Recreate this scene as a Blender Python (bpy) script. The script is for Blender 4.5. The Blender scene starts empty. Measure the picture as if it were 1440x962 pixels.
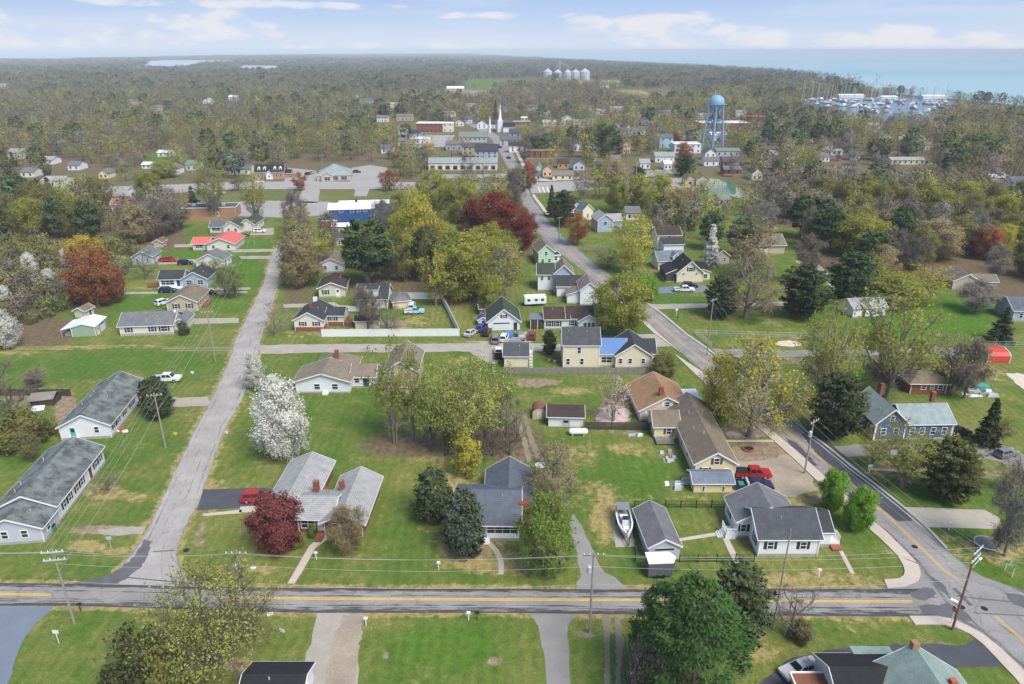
import bpy, math, random, zlib
import numpy as np
from math import radians as R, sin, cos, atan, atan2, pi, hypot

# ------------------------------------------------------------------ camera, sky, sun, exposure
SC = bpy.context.scene
COL = SC.collection
FPX = 1000.0                      # focal length in photo pixels (1440 wide)
HCAM = 64.0                       # drone height in metres
HORY = 70.0
PIT = atan((481 - HORY) / FPX)    # downward pitch
CP, SP = cos(PIT), sin(PIT)
cam = bpy.data.cameras.new('camera'); cam.sensor_width = 36; cam.lens = 36 * FPX / 1440
cam.clip_start = 0.5; cam.clip_end = 400000
co = bpy.data.objects.new('camera', cam); COL.objects.link(co)
co.location = (0, 0, HCAM); co.rotation_euler = (pi / 2 - PIT, 0, 0)
SC.camera = co

SUN_EL, SUN_AZ = R(52), R(140)    # azimuth measured clockwise from +Y (north); south-east, behind the camera
W = bpy.data.worlds.new('World'); SC.world = W; W.use_nodes = True
SKY_STRENGTH = 0.102
SUN_STRENGTH = 2.3
EXPOSURE = 0.93
SC.view_settings.view_transform = 'Standard'; SC.view_settings.look = 'None'
SC.view_settings.exposure = EXPOSURE; SC.view_settings.gamma = 1
SC.view_settings.use_curve_mapping = False
sl = bpy.data.lights.new('sun', 'SUN'); sl.energy = SUN_STRENGTH; sl.angle = R(30); sl.color = (1, .95, .87)
so = bpy.data.objects.new('sun', sl); COL.objects.link(so)
so.rotation_euler = (pi / 2 - SUN_EL, 0, pi - SUN_AZ); so.location = (60, -80, 200)
cy = SC.cycles
cy.max_bounces = 5; cy.diffuse_bounces = 2; cy.glossy_bounces = 2; cy.transmission_bounces = 2
cy.transparent_max_bounces = 8; cy.volume_bounces = 0; cy.caustics_reflective = False; cy.caustics_refractive = False
cy.use_denoising = True; cy.sample_clamp_indirect = 4


def G(px, py, z=0.0):
    """Ground point (at height z) seen at a photo pixel."""
    u = (px - 720) / FPX; v = (py - 481) / FPX
    dn = SP + v * CP; t = (HCAM - z) / dn
    return (u * t, (CP - v * SP) * t)


def PX(x, y, z=0.0):
    d = y * CP + (HCAM - z) * SP
    v = ((HCAM - z) * CP - y * SP) / d
    return (720 + FPX * x / d, 481 + FPX * v)


def zt(px, py, ytop):
    """Height of a thing standing at ground pixel (px, py) whose top shows at row ytop."""
    x, y = G(px, py); v = (ytop - 481) / FPX
    return HCAM - y * (SP + v * CP) / (CP - v * SP)


def S(py):
    """Pixels per metre at ground row py."""
    return (py - HORY) * CP / HCAM


def sky_dir(px, py):
    u = (px - 720) / FPX; v = (py - 481) / FPX
    f = CP - v * SP; z = -(SP + v * CP)
    return atan2(u, f), atan2(z, hypot(u, f))


nt = W.node_tree; N = nt.nodes; L = nt.links; N.clear()


def nd(tree, typ, **kw):
    n = tree.nodes.new(typ)
    for k, v in kw.items():
        if k.startswith('i_'):
            n.inputs[int(k[2:]) if k[2:].isdigit() else k[2:]].default_value = v
        else:
            setattr(n, k, v)
    return n


def mth(tree, op, a, b=None, c=None, clamp=False):
    n = tree.nodes.new('ShaderNodeMath'); n.operation = op; n.use_clamp = clamp
    for i, x in enumerate((a, b, c)):
        if x is None: continue
        if isinstance(x, (int, float)): n.inputs[i].default_value = x
        else: tree.links.new(x, n.inputs[i])
    return n.outputs[0]


sky = nd(nt, 'ShaderNodeTexSky', sky_type='NISHITA', sun_disc=False, sun_elevation=SUN_EL, sun_rotation=SUN_AZ,
         air_density=1.0, dust_density=0.6, ozone_density=1.6)
geo = nd(nt, 'ShaderNodeNewGeometry')
sep = nd(nt, 'ShaderNodeSeparateXYZ')
tc = nd(nt, 'ShaderNodeTexCoord'); L.new(tc.outputs['Generated'], sep.inputs[0])
az = mth(nt, 'ARCTAN2', sep.outputs[0], sep.outputs[1])
el = mth(nt, 'ARCSINE', sep.outputs[2])
comb = nd(nt, 'ShaderNodeCombineXYZ')
L.new(mth(nt, 'MULTIPLY', az, 16.0), comb.inputs[0]); L.new(mth(nt, 'MULTIPLY', el, 42.0), comb.inputs[1])
cn = nd(nt, 'ShaderNodeTexNoise', noise_dimensions='2D'); cn.inputs['Scale'].default_value = 1.0
cn.inputs['Detail'].default_value = 7; cn.inputs['Roughness'].default_value = .58
L.new(comb.outputs[0], cn.inputs['Vector'])
blobs = [(40, 56, 75, 16), (105, 52, 45, 14), (175, 56, 70, 15), (300, 34, 75, 17), (480, 66, 70, 9), (640, 66, 60, 7),
         (825, 36, 38, 10), (930, 44, 70, 22), (1040, 52, 75, 15), (1190, 56, 50, 9), (1262, 52, 55, 14), (1380, 60, 75, 13),
         (700, 22, 90, 5), (330, 6, 200, 5), (-250, 30, 120, 25), (1750, 40, 150, 25), (2100, -40, 200, 60), (-600, -60, 200, 60)]
cm = None
for (bx, by, rx, ry) in blobs:
    a0, e0 = sky_dir(bx, by)
    dx = mth(nt, 'MULTIPLY', mth(nt, 'SUBTRACT', az, a0), 900.0 / rx)
    dy = mth(nt, 'MULTIPLY', mth(nt, 'SUBTRACT', el, e0), 900.0 / ry)
    q = mth(nt, 'SUBTRACT', 1.0, mth(nt, 'ADD', mth(nt, 'MULTIPLY', dx, dx), mth(nt, 'MULTIPLY', dy, dy)))
    cm = q if cm is None else mth(nt, 'MAXIMUM', cm, q)
cm = mth(nt, 'MAXIMUM', cm, -1.2)
mask = mth(nt, 'MULTIPLY_ADD', cn.outputs[0], 3.4, mth(nt, 'SUBTRACT', mth(nt, 'MULTIPLY', cm, .85), 1.75))
mr = nd(nt, 'ShaderNodeMapRange', interpolation_type='SMOOTHSTEP'); L.new(mask, mr.inputs[0])
mr.inputs[1].default_value = 0.0; mr.inputs[2].default_value = .95; mr.inputs[4].default_value = .82
# high thin veil
comb2 = nd(nt, 'ShaderNodeCombineXYZ')
L.new(mth(nt, 'MULTIPLY', az, 3.2), comb2.inputs[0]); L.new(mth(nt, 'MULTIPLY', el, 40.0), comb2.inputs[1])
cn2 = nd(nt, 'ShaderNodeTexNoise', noise_dimensions='2D'); cn2.inputs['Scale'].default_value = 1.0
cn2.inputs['Detail'].default_value = 5; L.new(comb2.outputs[0], cn2.inputs['Vector'])
mr2 = nd(nt, 'ShaderNodeMapRange', interpolation_type='SMOOTHSTEP'); L.new(cn2.outputs[0], mr2.inputs[0])
mr2.inputs[1].default_value = .42; mr2.inputs[2].default_value = .8; mr2.inputs[4].default_value = .3
mall = mth(nt, 'MAXIMUM', mr.outputs[0], mr2.outputs[0])
cloudc = nd(nt, 'ShaderNodeRGB'); KS = 1 / (SKY_STRENGTH * 2 ** EXPOSURE); cloudc.outputs[0].default_value = (.86 * KS, .85 * KS, .88 * KS, 1)
# pale blue air low over the horizon, the open sky above it
er = nd(nt, 'ShaderNodeMapRange', interpolation_type='SMOOTHSTEP'); L.new(el, er.inputs[0]); er.inputs[1].default_value = -.002; er.inputs[2].default_value = R(4.6)
low = nd(nt, 'ShaderNodeMix', data_type='RGBA'); L.new(er.outputs[0], low.inputs[0])
low.inputs[6].default_value = (.66 * KS, .75 * KS, .90 * KS, 1); low.inputs[7].default_value = (.39 * KS, .57 * KS, .89 * KS, 1)
er2 = nd(nt, 'ShaderNodeMapRange', interpolation_type='SMOOTHSTEP'); L.new(el, er2.inputs[0]); er2.inputs[1].default_value = R(4); er2.inputs[2].default_value = R(16)
tintm = nd(nt, 'ShaderNodeMix', data_type='RGBA'); L.new(er2.outputs[0], tintm.inputs[0]); L.new(low.outputs[2], tintm.inputs[6]); L.new(sky.outputs[0], tintm.inputs[7])
mixc = nd(nt, 'ShaderNodeMix', data_type='RGBA')
L.new(mall, mixc.inputs[0]); L.new(tintm.outputs[2], mixc.inputs[6]); L.new(cloudc.outputs[0], mixc.inputs[7])
bg = nd(nt, 'ShaderNodeBackground'); bg.inputs[1].default_value = SKY_STRENGTH
L.new(mixc.outputs[2], bg.inputs[0])
out = nd(nt, 'ShaderNodeOutputWorld'); L.new(bg.outputs[0], out.inputs[0])

# ------------------------------------------------------------------ materials
MATS = {}
AVOID = []
SEEN = []      # where a house or a marked tree shows: columns, rows and its distance


def mat(name, col, rough=.8, noise=.12, nscale=1.5, metal=0, spec=.3, extra=None, bump=0, fine=None, trans=0):
    """Principled material whose colour wanders with two noises (procedural)."""
    if name in MATS: return MATS[name]
    m = bpy.data.materials.new(name); m.use_nodes = True; t = m.node_tree; t.nodes.clear()
    o = nd(t, 'ShaderNodeOutputMaterial'); b = nd(t, 'ShaderNodeBsdfPrincipled')
    t.links.new(b.outputs[0], o.inputs[0])
    b.inputs['Roughness'].default_value = rough; b.inputs['Metallic'].default_value = metal
    b.inputs['Specular IOR Level'].default_value = spec
    tx = nd(t, 'ShaderNodeTexCoord'); P = tx.outputs['Object']
    n1 = nd(t, 'ShaderNodeTexNoise'); n1.inputs['Scale'].default_value = nscale; n1.inputs['Detail'].default_value = 5
    n1.inputs['Roughness'].default_value = .65
    t.links.new(P, n1.inputs['Vector'])
    f = mth(t, 'MULTIPLY_ADD', mth(t, 'SUBTRACT', n1.outputs[0], .5), 4 * noise, 1.0)
    if fine:
        n2 = nd(t, 'ShaderNodeTexNoise'); n2.inputs['Scale'].default_value = fine[0]; n2.inputs['Detail'].default_value = 2
        t.links.new(P, n2.inputs['Vector'])
        f = mth(t, 'MULTIPLY', f, mth(t, 'MULTIPLY_ADD', mth(t, 'SUBTRACT', n2.outputs[0], .5), 4 * fine[1], 1.0))
    if extra: f = extra(t, P, f, b)
    mx = nd(t, 'ShaderNodeMix', data_type='RGBA', blend_type='MULTIPLY'); mx.inputs[0].default_value = 1
    mx.inputs[6].default_value = (*col, 1); t.links.new(f, mx.inputs[7])
    t.links.new(mx.outputs[2], b.inputs['Base Color'])
    if bump:
        bp = nd(t, 'ShaderNodeBump'); bp.inputs['Strength'].default_value = bump; bp.inputs['Distance'].default_value = .05
        t.links.new(f, bp.inputs['Height']); t.links.new(bp.outputs[0], b.inputs['Normal'])
    MATS[name] = m
    return m


def lap(t, P, f, b):     # clapboard courses
    s = nd(t, 'ShaderNodeSeparateXYZ'); t.links.new(P, s.inputs[0])
    w = mth(t, 'FRACT', mth(t, 'MULTIPLY', s.outputs[2], 1 / .2))
    return mth(t, 'MULTIPLY', f, mth(t, 'MULTIPLY_ADD', mth(t, 'GREATER_THAN', w, .82), -.13, 1.0))


def streak(t, P, f, b):  # shingle rows and weather streaks down the slope
    s = nd(t, 'ShaderNodeSeparateXYZ'); t.links.new(P, s.inputs[0])
    w = mth(t, 'FRACT', mth(t, 'MULTIPLY', s.outputs[2], 1 / .13))
    f = mth(t, 'MULTIPLY', f, mth(t, 'MULTIPLY_ADD', mth(t, 'GREATER_THAN', w, .78), -.26, 1.0))
    mp = nd(t, 'ShaderNodeMapping'); mp.inputs['Scale'].default_value = (1.1, 1.1, .25); t.links.new(P, mp.inputs[0])
    n = nd(t, 'ShaderNodeTexNoise'); n.inputs['Scale'].default_value = .9; n.inputs['Detail'].default_value = 6
    t.links.new(mp.outputs[0], n.inputs['Vector'])
    return mth(t, 'MULTIPLY', f, mth(t, 'MULTIPLY_ADD', n.outputs[0], .7, .65))


def moss(t, P, f, b):    # blotchy dark algae stains on the long grey roofs
    f = streak(t, P, f, b)
    n = nd(t, 'ShaderNodeTexNoise'); n.inputs['Scale'].default_value = .55; n.inputs['Detail'].default_value = 8
    n.inputs['Roughness'].default_value = .7; t.links.new(P, n.inputs['Vector'])
    r = nd(t, 'ShaderNodeMapRange'); t.links.new(n.outputs[0], r.inputs[0])
    r.inputs[1].default_value = .45; r.inputs[2].default_value = .62; r.inputs[3].default_value = 1.0; r.inputs[4].default_value = .42
    return mth(t, 'MULTIPLY', f, r.outputs[0])


def ribs(t, P, f, b):    # standing seams on metal roofs
    s = nd(t, 'ShaderNodeSeparateXYZ'); t.links.new(P, s.inputs[0])
    w = mth(t, 'FRACT', mth(t, 'MULTIPLY', s.outputs[0], 1 / .45))
    return mth(t, 'MULTIPLY', f, mth(t, 'MULTIPLY_ADD', mth(t, 'GREATER_THAN', w, .86), -.18, 1.0))


def brickrows(t, P, f, b):
    s = nd(t, 'ShaderNodeSeparateXYZ'); t.links.new(P, s.inputs[0])
    c = nd(t, 'ShaderNodeCombineXYZ'); t.links.new(mth(t, 'ADD', s.outputs[0], s.outputs[1]), c.inputs[0]); t.links.new(s.outputs[2], c.inputs[1])
    k = nd(t, 'ShaderNodeTexBrick'); k.inputs['Scale'].default_value = 1; k.inputs['Brick Width'].default_value = .22
    k.inputs['Row Height'].default_value = .075; k.inputs['Mortar Size'].default_value = .008
    k.inputs['Color1'].default_value = (1, 1, 1, 1); k.inputs['Color2'].default_value = (.7, .7, .7, 1); k.inputs['Mortar'].default_value = (1.3, 1.3, 1.3, 1)
    t.links.new(c.outputs[0], k.inputs['Vector'])
    return mth(t, 'MULTIPLY', f, k.outputs[0])


def siding(n, c): return mat('siding_' + n, c, .65, .05, .6, extra=lap)
def shingle(n, c, ex=streak): return mat('shingle_' + n, c, .92, .12, .35, spec=.15, extra=ex, fine=(7, .16))


siding('white', (.74, .74, .76)); siding('lavender', (.52, .52, .58)); siding('cream', (.74, .66, .48)); siding('pale', (.70, .66, .56))
siding('yellow', (.74, .62, .36)); siding('pink', (.66, .55, .48)); siding('sage', (.30, .38, .26)); siding('blue', (.09, .14, .25))
siding('greyblue', (.36, .42, .52)); siding('mint', (.45, .62, .46)); siding('tan', (.50, .42, .31)); siding('grey', (.42, .42, .42))
siding('greencream', (.58, .58, .42)); siding('magenta', (.40, .07, .20)); siding('peach', (.72, .50, .33)); siding('skyblue', (.34, .52, .66))
siding('deepblue', (.03, .09, .27)); siding('orange', (.50, .25, .10)); siding('greengrey', (.38, .46, .42))
shingle('moss', (.19, .21, .20), moss); shingle('grey', (.17, .17, .175)); shingle('dark', (.055, .057, .062)); shingle('char', (.085, .088, .095))
shingle('lightgrey', (.34, .34, .33)); shingle('brown', (.34, .20, .105)); shingle('tan', (.23, .19, .14)); shingle('taupe', (.205, .165, .12))
shingle('slate', (.12, .135, .165)); shingle('green', (.24, .31, .28)); shingle('darkgreen', (.06, .075, .055)); shingle('brownblack', (.07, .05, .042))
shingle('bluegrey', (.17, .20, .24)); shingle('black', (.03, .03, .033)); shingle('seagrey', (.28, .33, .33))
mat('metal_white', (.80, .80, .82), .4, .03, .5, extra=ribs); mat('metal_coral', (.62, .14, .12), .5, .06, .6, extra=ribs)
mat('metal_blue', (.10, .21, .42), .45, .08, .5, extra=ribs); mat('metal_red', (.55, .07, .05), .45, .05, .5, extra=ribs)
mat('metal_grey', (.45, .46, .48), .45, .05, .8, metal=.3); mat('metal_brownroof', (.22, .17, .14), .6, .2, .8, extra=ribs)
mat('brick', (.25, .085, .055), .9, .12, .8, extra=brickrows); mat('brick_pale', (.42, .22, .12), .9, .1, .8, extra=brickrows)
mat('trim', (.80, .80, .80), .6, .03); mat('glass', (.025, .03, .04), .12, .2, .4, spec=.6); mat('shutter', (.03, .035, .05), .7)
mat('door_white', (.75, .75, .75), .6, .03); mat('door_brown', (.22, .06, .03), .6); mat('door_blue', (.03, .05, .12), .6)
mat('door_teal', (.10, .36, .32), .6); mat('foundation', (.36, .35, .33), .9, .12); mat('shutter_brown', (.12, .07, .05), .7)
mat('concrete', (.44, .41, .37), .9, .14, .5, fine=(6, .08)); mat('walk', (.52, .44, .37), .9, .12, .6, fine=(5, .08))
mat('gravel', (.37, .33, .28), .95, .16, .35, fine=(5, .14), bump=.3); mat('gravel_tan', (.34, .28, .21), .95, .22, .25, fine=(4, .14), bump=.3)
mat('asphalt_new', (.075, .078, .09), .85, .2, .3, fine=(8, .08)); mat('asphalt_blue', (.17, .20, .25), .85, .12, .3, fine=(8, .08))
mat('asphalt_grey', (.265, .25, .23), .9, .16, .25, fine=(6, .1)); mat('track_dirt', (.25, .21, .145), .95, .2, .4, fine=(4, .14)); mat('sand', (.60, .52, .42), .95, .12, .8)
mat('pad', (.40, .36, .31), .9, .12, .4, fine=(5, .06)); mat('lot', (.345, .32, .295), .9, .12, .06, fine=(.8, .06))
mat('yellow_paint', (.70, .43, .07), .7, .2, 1.2); mat('white_paint', (.75, .75, .73), .7, .12, 1.0)
mat('wood_grey', (.24, .22, .19), .9, .2, 1.2); mat('wood_pole', (.30, .27, .23), .9, .15, 1.0); mat('wood_brown', (.20, .09, .05), .9, .15)
mat('wood_dark', (.07, .06, .05), .9, .2); mat('pole_red', (.23, .13, .09), .9, .15); mat('black_metal', (.02, .02, .022), .5)
mat('galv', (.55, .56, .58), .4, .06, metal=.2); mat('wire', (.40, .41, .40), .5); mat('plastic_white', (.78, .79, .80), .4, .03)
mat('bark', (.13, .105, .085), .95, .25, 2.0); mat('bark_grey', (.21, .18, .155), .95, .2, 2.0); mat('bark_pale', (.38, .36, .33), .95, .2, 2.0)
mat('tyre', (.015, .015, .016), .9); mat('rim', (.42, .43, .45), .35, .05, metal=.6); mat('car_glass', (.015, .018, .022), .08, .1, spec=.6)
mat('lamp_clear', (.7, .7, .68), .2); mat('lamp_red', (.35, .02, .02), .3); mat('bed_black', (.02, .02, .022), .7)
mat('rust', (.22, .09, .05), .9, .3, 2.0); mat('terracotta', (.45, .12, .06), .8); mat('tarp_blue', (.05, .17, .50), .6, .15, 1.5)
mat('tarp_grey', (.22, .22, .23), .7, .15, 1.5); mat('tank_blue', (.22, .38, .52), .45, .06, .3); mat('steel_silo', (.46, .48, .51), .4, .06, .3)
mat('fence_vinyl', (.76, .76, .73), .5, .04); mat('dish', (.6, .6, .6), .5); mat('yellow_plastic', (.75, .55, .05), .5); mat('teal_plastic', (.05, .25, .2), .5)
mat('sign_red', (.55, .03, .03), .5); mat('sign_green', (.03, .25, .14), .5); mat('boat_grey', (.35, .36, .38), .6); mat('trailer_dark', (.11, .115, .13), .5)
mat('junk', (.35, .35, .36), .8, .8, 3.0); mat('soil', (.13, .085, .06), 1, .25, 1.5)
for n, c in dict(red=(.42, .015, .02), white=(.72, .73, .74), silver=(.48, .49, .50), navy=(.02, .03, .075), black=(.018, .018, .02), grey=(.20, .21, .22),
                 blue=(.03, .09, .30), lightblue=(.33, .60, .68), darkred=(.22, .03, .03), green=(.05, .09, .06)).items():
    mat('paint_' + n, c, .28, .03, .5, spec=.5)

# ------------------------------------------------------------------ mesh building


def mesh_from(name, V, F):
    me = bpy.data.meshes.new(name); me.from_pydata([tuple(v) for v in V], [], F); me.update()
    return me


def np_mesh(name, V, faces, k, attrs=None, normals=None):
    """numpy mesh of k-gons: V (n,3), faces (m,k)"""
    me = bpy.data.meshes.new(name); n, m = len(V), len(faces)
    me.vertices.add(n); me.vertices.foreach_set('co', np.asarray(V, np.float32).ravel())
    me.loops.add(m * k); me.loops.foreach_set('vertex_index', np.asarray(faces, np.int32).ravel())
    me.polygons.add(m); me.polygons.foreach_set('loop_start', np.arange(0, m * k, k, dtype=np.int32))
    for an, (typ, arr) in (attrs or {}).items():
        a = me.attributes.new(an, typ, 'POINT')
        a.data.foreach_set('color' if typ == 'FLOAT_COLOR' else 'value', np.asarray(arr, np.float32).ravel())
    if normals is not None: me.attributes.new('custom_normal', 'FLOAT_VECTOR', 'POINT').data.foreach_set('vector', np.asarray(normals, np.float32).ravel())
    me.update()
    return me


class MB:
    def __init__(s): s.v = []; s.f = []

    def add(s, V, F):
        b = len(s.v); s.v += [tuple(v) for v in V]; s.f += [tuple(i + b for i in f) for f in F]; return s

    def box(s, x0, x1, y0, y1, z0, z1):
        return s.add([(x0, y0, z0), (x1, y0, z0), (x1, y1, z0), (x0, y1, z0), (x0, y0, z1), (x1, y0, z1), (x1, y1, z1), (x0, y1, z1)],
                     [(3, 2, 1, 0), (4, 5, 6, 7), (0, 1, 5, 4), (1, 2, 6, 5), (2, 3, 7, 6), (3, 0, 4, 7)])

    def bar(s, a, b, w, h=None):
        """box of section w x h from point a to point b"""
        a = np.array(a, float); b = np.array(b, float); d = b - a; ln = np.linalg.norm(d); d /= max(ln, 1e-9); h = h or w
        up = np.array([0, 0, 1.]) if abs(d[2]) < .95 else np.array([0, 1., 0])
        e = np.cross(d, up); e /= np.linalg.norm(e); u = np.cross(e, d)
        V = [p + e * sx * w / 2 + u * sz * h / 2 for p in (a, b) for sx, sz in ((-1, -1), (1, -1), (1, 1), (-1, 1))]
        return s.add(V, [(3, 2, 1, 0), (4, 5, 6, 7), (0, 1, 5, 4), (1, 2, 6, 5), (2, 3, 7, 6), (3, 0, 4, 7)])

    def tube(s, pts, rad, n=8, cap=True):
        pts = [np.array(p, float) for p in pts]
        if not isinstance(rad, (list, tuple)): rad = [rad] * len(pts)
        V = []; F = []
        for i, p in enumerate(pts):
            d = pts[min(i + 1, len(pts) - 1)] - pts[max(i - 1, 0)]; d /= max(np.linalg.norm(d), 1e-9)
            up = np.array([0, 0, 1.]) if abs(d[2]) < .9 else np.array([1., 0, 0])
            e = np.cross(d, up); e /= np.linalg.norm(e); u = np.cross(e, d)
            V += [p + rad[i] * (e * cos(2 * pi * k / n) + u * sin(2 * pi * k / n)) for k in range(n)]
        for i in range(len(pts) - 1):
            F += [(i * n + k, i * n + (k + 1) % n, (i + 1) * n + (k + 1) % n, (i + 1) * n + k) for k in range(n)]
        if cap: F += [tuple(range(n))[::-1], tuple(range((len(pts) - 1) * n, len(pts) * n))]
        return s.add(V, F)

    def lathe(s, prof, n=20, c=(0, 0, 0)):
        V = [(c[0] + r * cos(2 * pi * k / n), c[1] + r * sin(2 * pi * k / n), c[2] + z) for r, z in prof for k in range(n)]
        F = [(i * n + k, i * n + (k + 1) % n, (i + 1) * n + (k + 1) % n, (i + 1) * n + k) for i in range(len(prof) - 1) for k in range(n)]
        F += [tuple(range(n))[::-1], tuple(range((len(prof) - 1) * n, len(prof) * n))]
        return s.add(V, F)

    def prism(s, poly, z0, z1):
        n = len(poly)
        return s.add([(x, y, z0) for x, y in poly] + [(x, y, z1) for x, y in poly],
                     [tuple(range(n))[::-1], tuple(range(n, 2 * n))] + [(i, (i + 1) % n, n + (i + 1) % n, n + i) for i in range(n)])

    def side_prism(s, prof, y0, y1):
        """polygon in x,z swept along y"""
        n = len(prof)
        return s.add([(x, y0, z) for x, z in prof] + [(x, y1, z) for x, z in prof],
                     [tuple(range(n)), tuple(range(n, 2 * n))[::-1]] + [((i + 1) % n, i, n + i, n + (i + 1) % n) for i in range(n)])

    def mesh(s, name): return mesh_from(name, s.v, s.f)

    def build(s, name, m, parent=None, **kw): return obj(name, s.mesh(name), m, parent, **kw)


def obj(name, me, m=None, parent=None, loc=None, rz=None, label=None, cat=None, group=None, kind=None, smooth=False):
    o = bpy.data.objects.new(name, me); COL.objects.link(o)
    if m is not None:
        m = MATS[m] if isinstance(m, str) else m
        if len(me.materials) == 0: me.materials.append(m)
        else: o.material_slots[0].link = 'OBJECT'; o.material_slots[0].material = m
    if parent is not None: o.parent = parent
    if loc is not None: o.location = loc
    if rz is not None: o.rotation_euler = (0, 0, rz)
    if smooth: me.polygons.foreach_set('use_smooth', [True] * len(me.polygons))
    return tag(o, label, cat, group, kind)


def tag(o, label=None, cat=None, group=None, kind=None):
    for k, v in (('label', label), ('category', cat), ('group', group), ('kind', kind)):
        if v: o[k] = v
    return o


def thing(name, label, cat, loc=(0, 0, 0), rz=0, group=None):
    o = bpy.data.objects.new(name, None); COL.objects.link(o); o.empty_display_size = .2
    o.location = loc if len(loc) == 3 else (loc[0], loc[1], 0); o.rotation_euler = (0, 0, rz)
    return tag(o, label, cat, group)


def at(px, py, z=0.0): return (*G(px, py), z)
# ------------------------------------------------------------------ ground, water, roads


def in_poly(px, py, poly):
    px = np.asarray(px); py = np.asarray(py); r = np.zeros(px.shape, bool); n = len(poly)
    for i in range(n):
        x0, y0 = poly[i]; x1, y1 = poly[(i + 1) % n]
        if y0 == y1: continue
        r ^= ((y0 > py) != (y1 > py)) & (px < (x1 - x0) * (py - y0) / (y1 - y0) + x0)
    return r


WOODS = {   # woodland floors in photo pixels: polygon, tree spacing in metres
    'scrub': ([(-90, 340), (40, 338), (120, 352), (175, 345), (212, 352), (178, 382), (158, 405), (150, 432), (100, 436), (70, 452), (20, 470), (-90, 505)], 5.5),
    'pines': ([(-120, 228), (20, 232), (70, 240), (110, 262), (165, 285), (170, 325), (130, 345), (60, 340), (-120, 345)], 7.5),
    'thicket': ([(172, 302), (255, 300), (258, 330), (262, 352), (238, 354), (215, 345), (178, 345), (160, 325)], 5.0),
    'north': ([(-250, 118), (480, 116), (540, 135), (575, 160), (580, 190), (520, 200), (525, 228), (500, 229), (350, 226), (330, 226), (215, 212), (170, 222), (160, 236), (-250, 226)], 11.5),
    'east': ([(1120, 322), (1132, 372), (1195, 388), (1262, 404), (1335, 398), (1362, 412), (1440, 402), (1560, 420), (1560, 245), (1430, 282), (1375, 270), (1300, 262), (1200, 262), (1105, 272), (1078, 292), (1075, 318)], 8.0),
    'eastfar': ([(1050, 120), (1200, 128), (1330, 158), (1560, 172), (1560, 262), (1440, 268), (1310, 252), (1290, 232), (1180, 232), (1120, 258), (1085, 250), (1060, 200)], 10.5),
    'silo': ([(655, 150), (690, 128), (760, 122), (850, 124), (890, 134), (905, 150), (850, 162), (740, 165), (690, 165)], 10.0),
}
SEA = [(655, 77.5), (720, 82), (830, 88.5), (960, 97), (1100, 107), (1190, 118), (1235, 130), (1300, 136), (1360, 141), (1440, 149), (1600, 168), (1900, 190), (3200, 190)]
SEA_L = [(-1500, 91), (0, 90), (60, 88.5), (120, 87.5), (190, 86), (260, 82), (330, 79.2), (420, 76.8), (560, 75.2), (655, 75)]
INLETS = [[(166, 98.5), (190, 94), (207, 91), (207, 86), (235, 84.8), (327, 84.8), (330, 89.5), (300, 91), (275, 93.5), (262, 97), (215, 97.5)], [(330, 101), (342, 92), (392, 92.5), (390, 101)]]
MARINA = [(1112, 150), (1145, 141), (1230, 137), (1300, 139), (1345, 143), (1345, 156), (1318, 166), (1290, 176), (1235, 176), (1190, 166), (1150, 160)]
FIELDS = [([(255, 148), (330, 143), (336, 150), (262, 154)], 'lush'), ([(160, 151), (200, 147), (206, 153), (165, 157)], 'straw'), ([(205, 216), (262, 209), (266, 223), (210, 227)], 'lush'), ([(545, 176), (600, 170), (604, 178), (550, 186)], 'lush'), ([(1130, 205), (1160, 203), (1165, 212), (1132, 215)], 'lush'), ([(520, 150), (560, 146), (566, 152), (526, 156)], 'straw'), ([(900, 158), (960, 155), (962, 162), (905, 166)], 'lush'),
          ([(640, 124), (660, 112), (760, 111), (770, 118), (700, 124)], 'lush'), ([(615, 140), (625, 126), (690, 124), (700, 132), (670, 143)], 'straw'),
          ([(860, 140), (850, 130), (900, 128), (960, 138), (930, 146)], 'straw'), ([(770, 116), (870, 113), (880, 122), (770, 122)], 'straw')]

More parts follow.
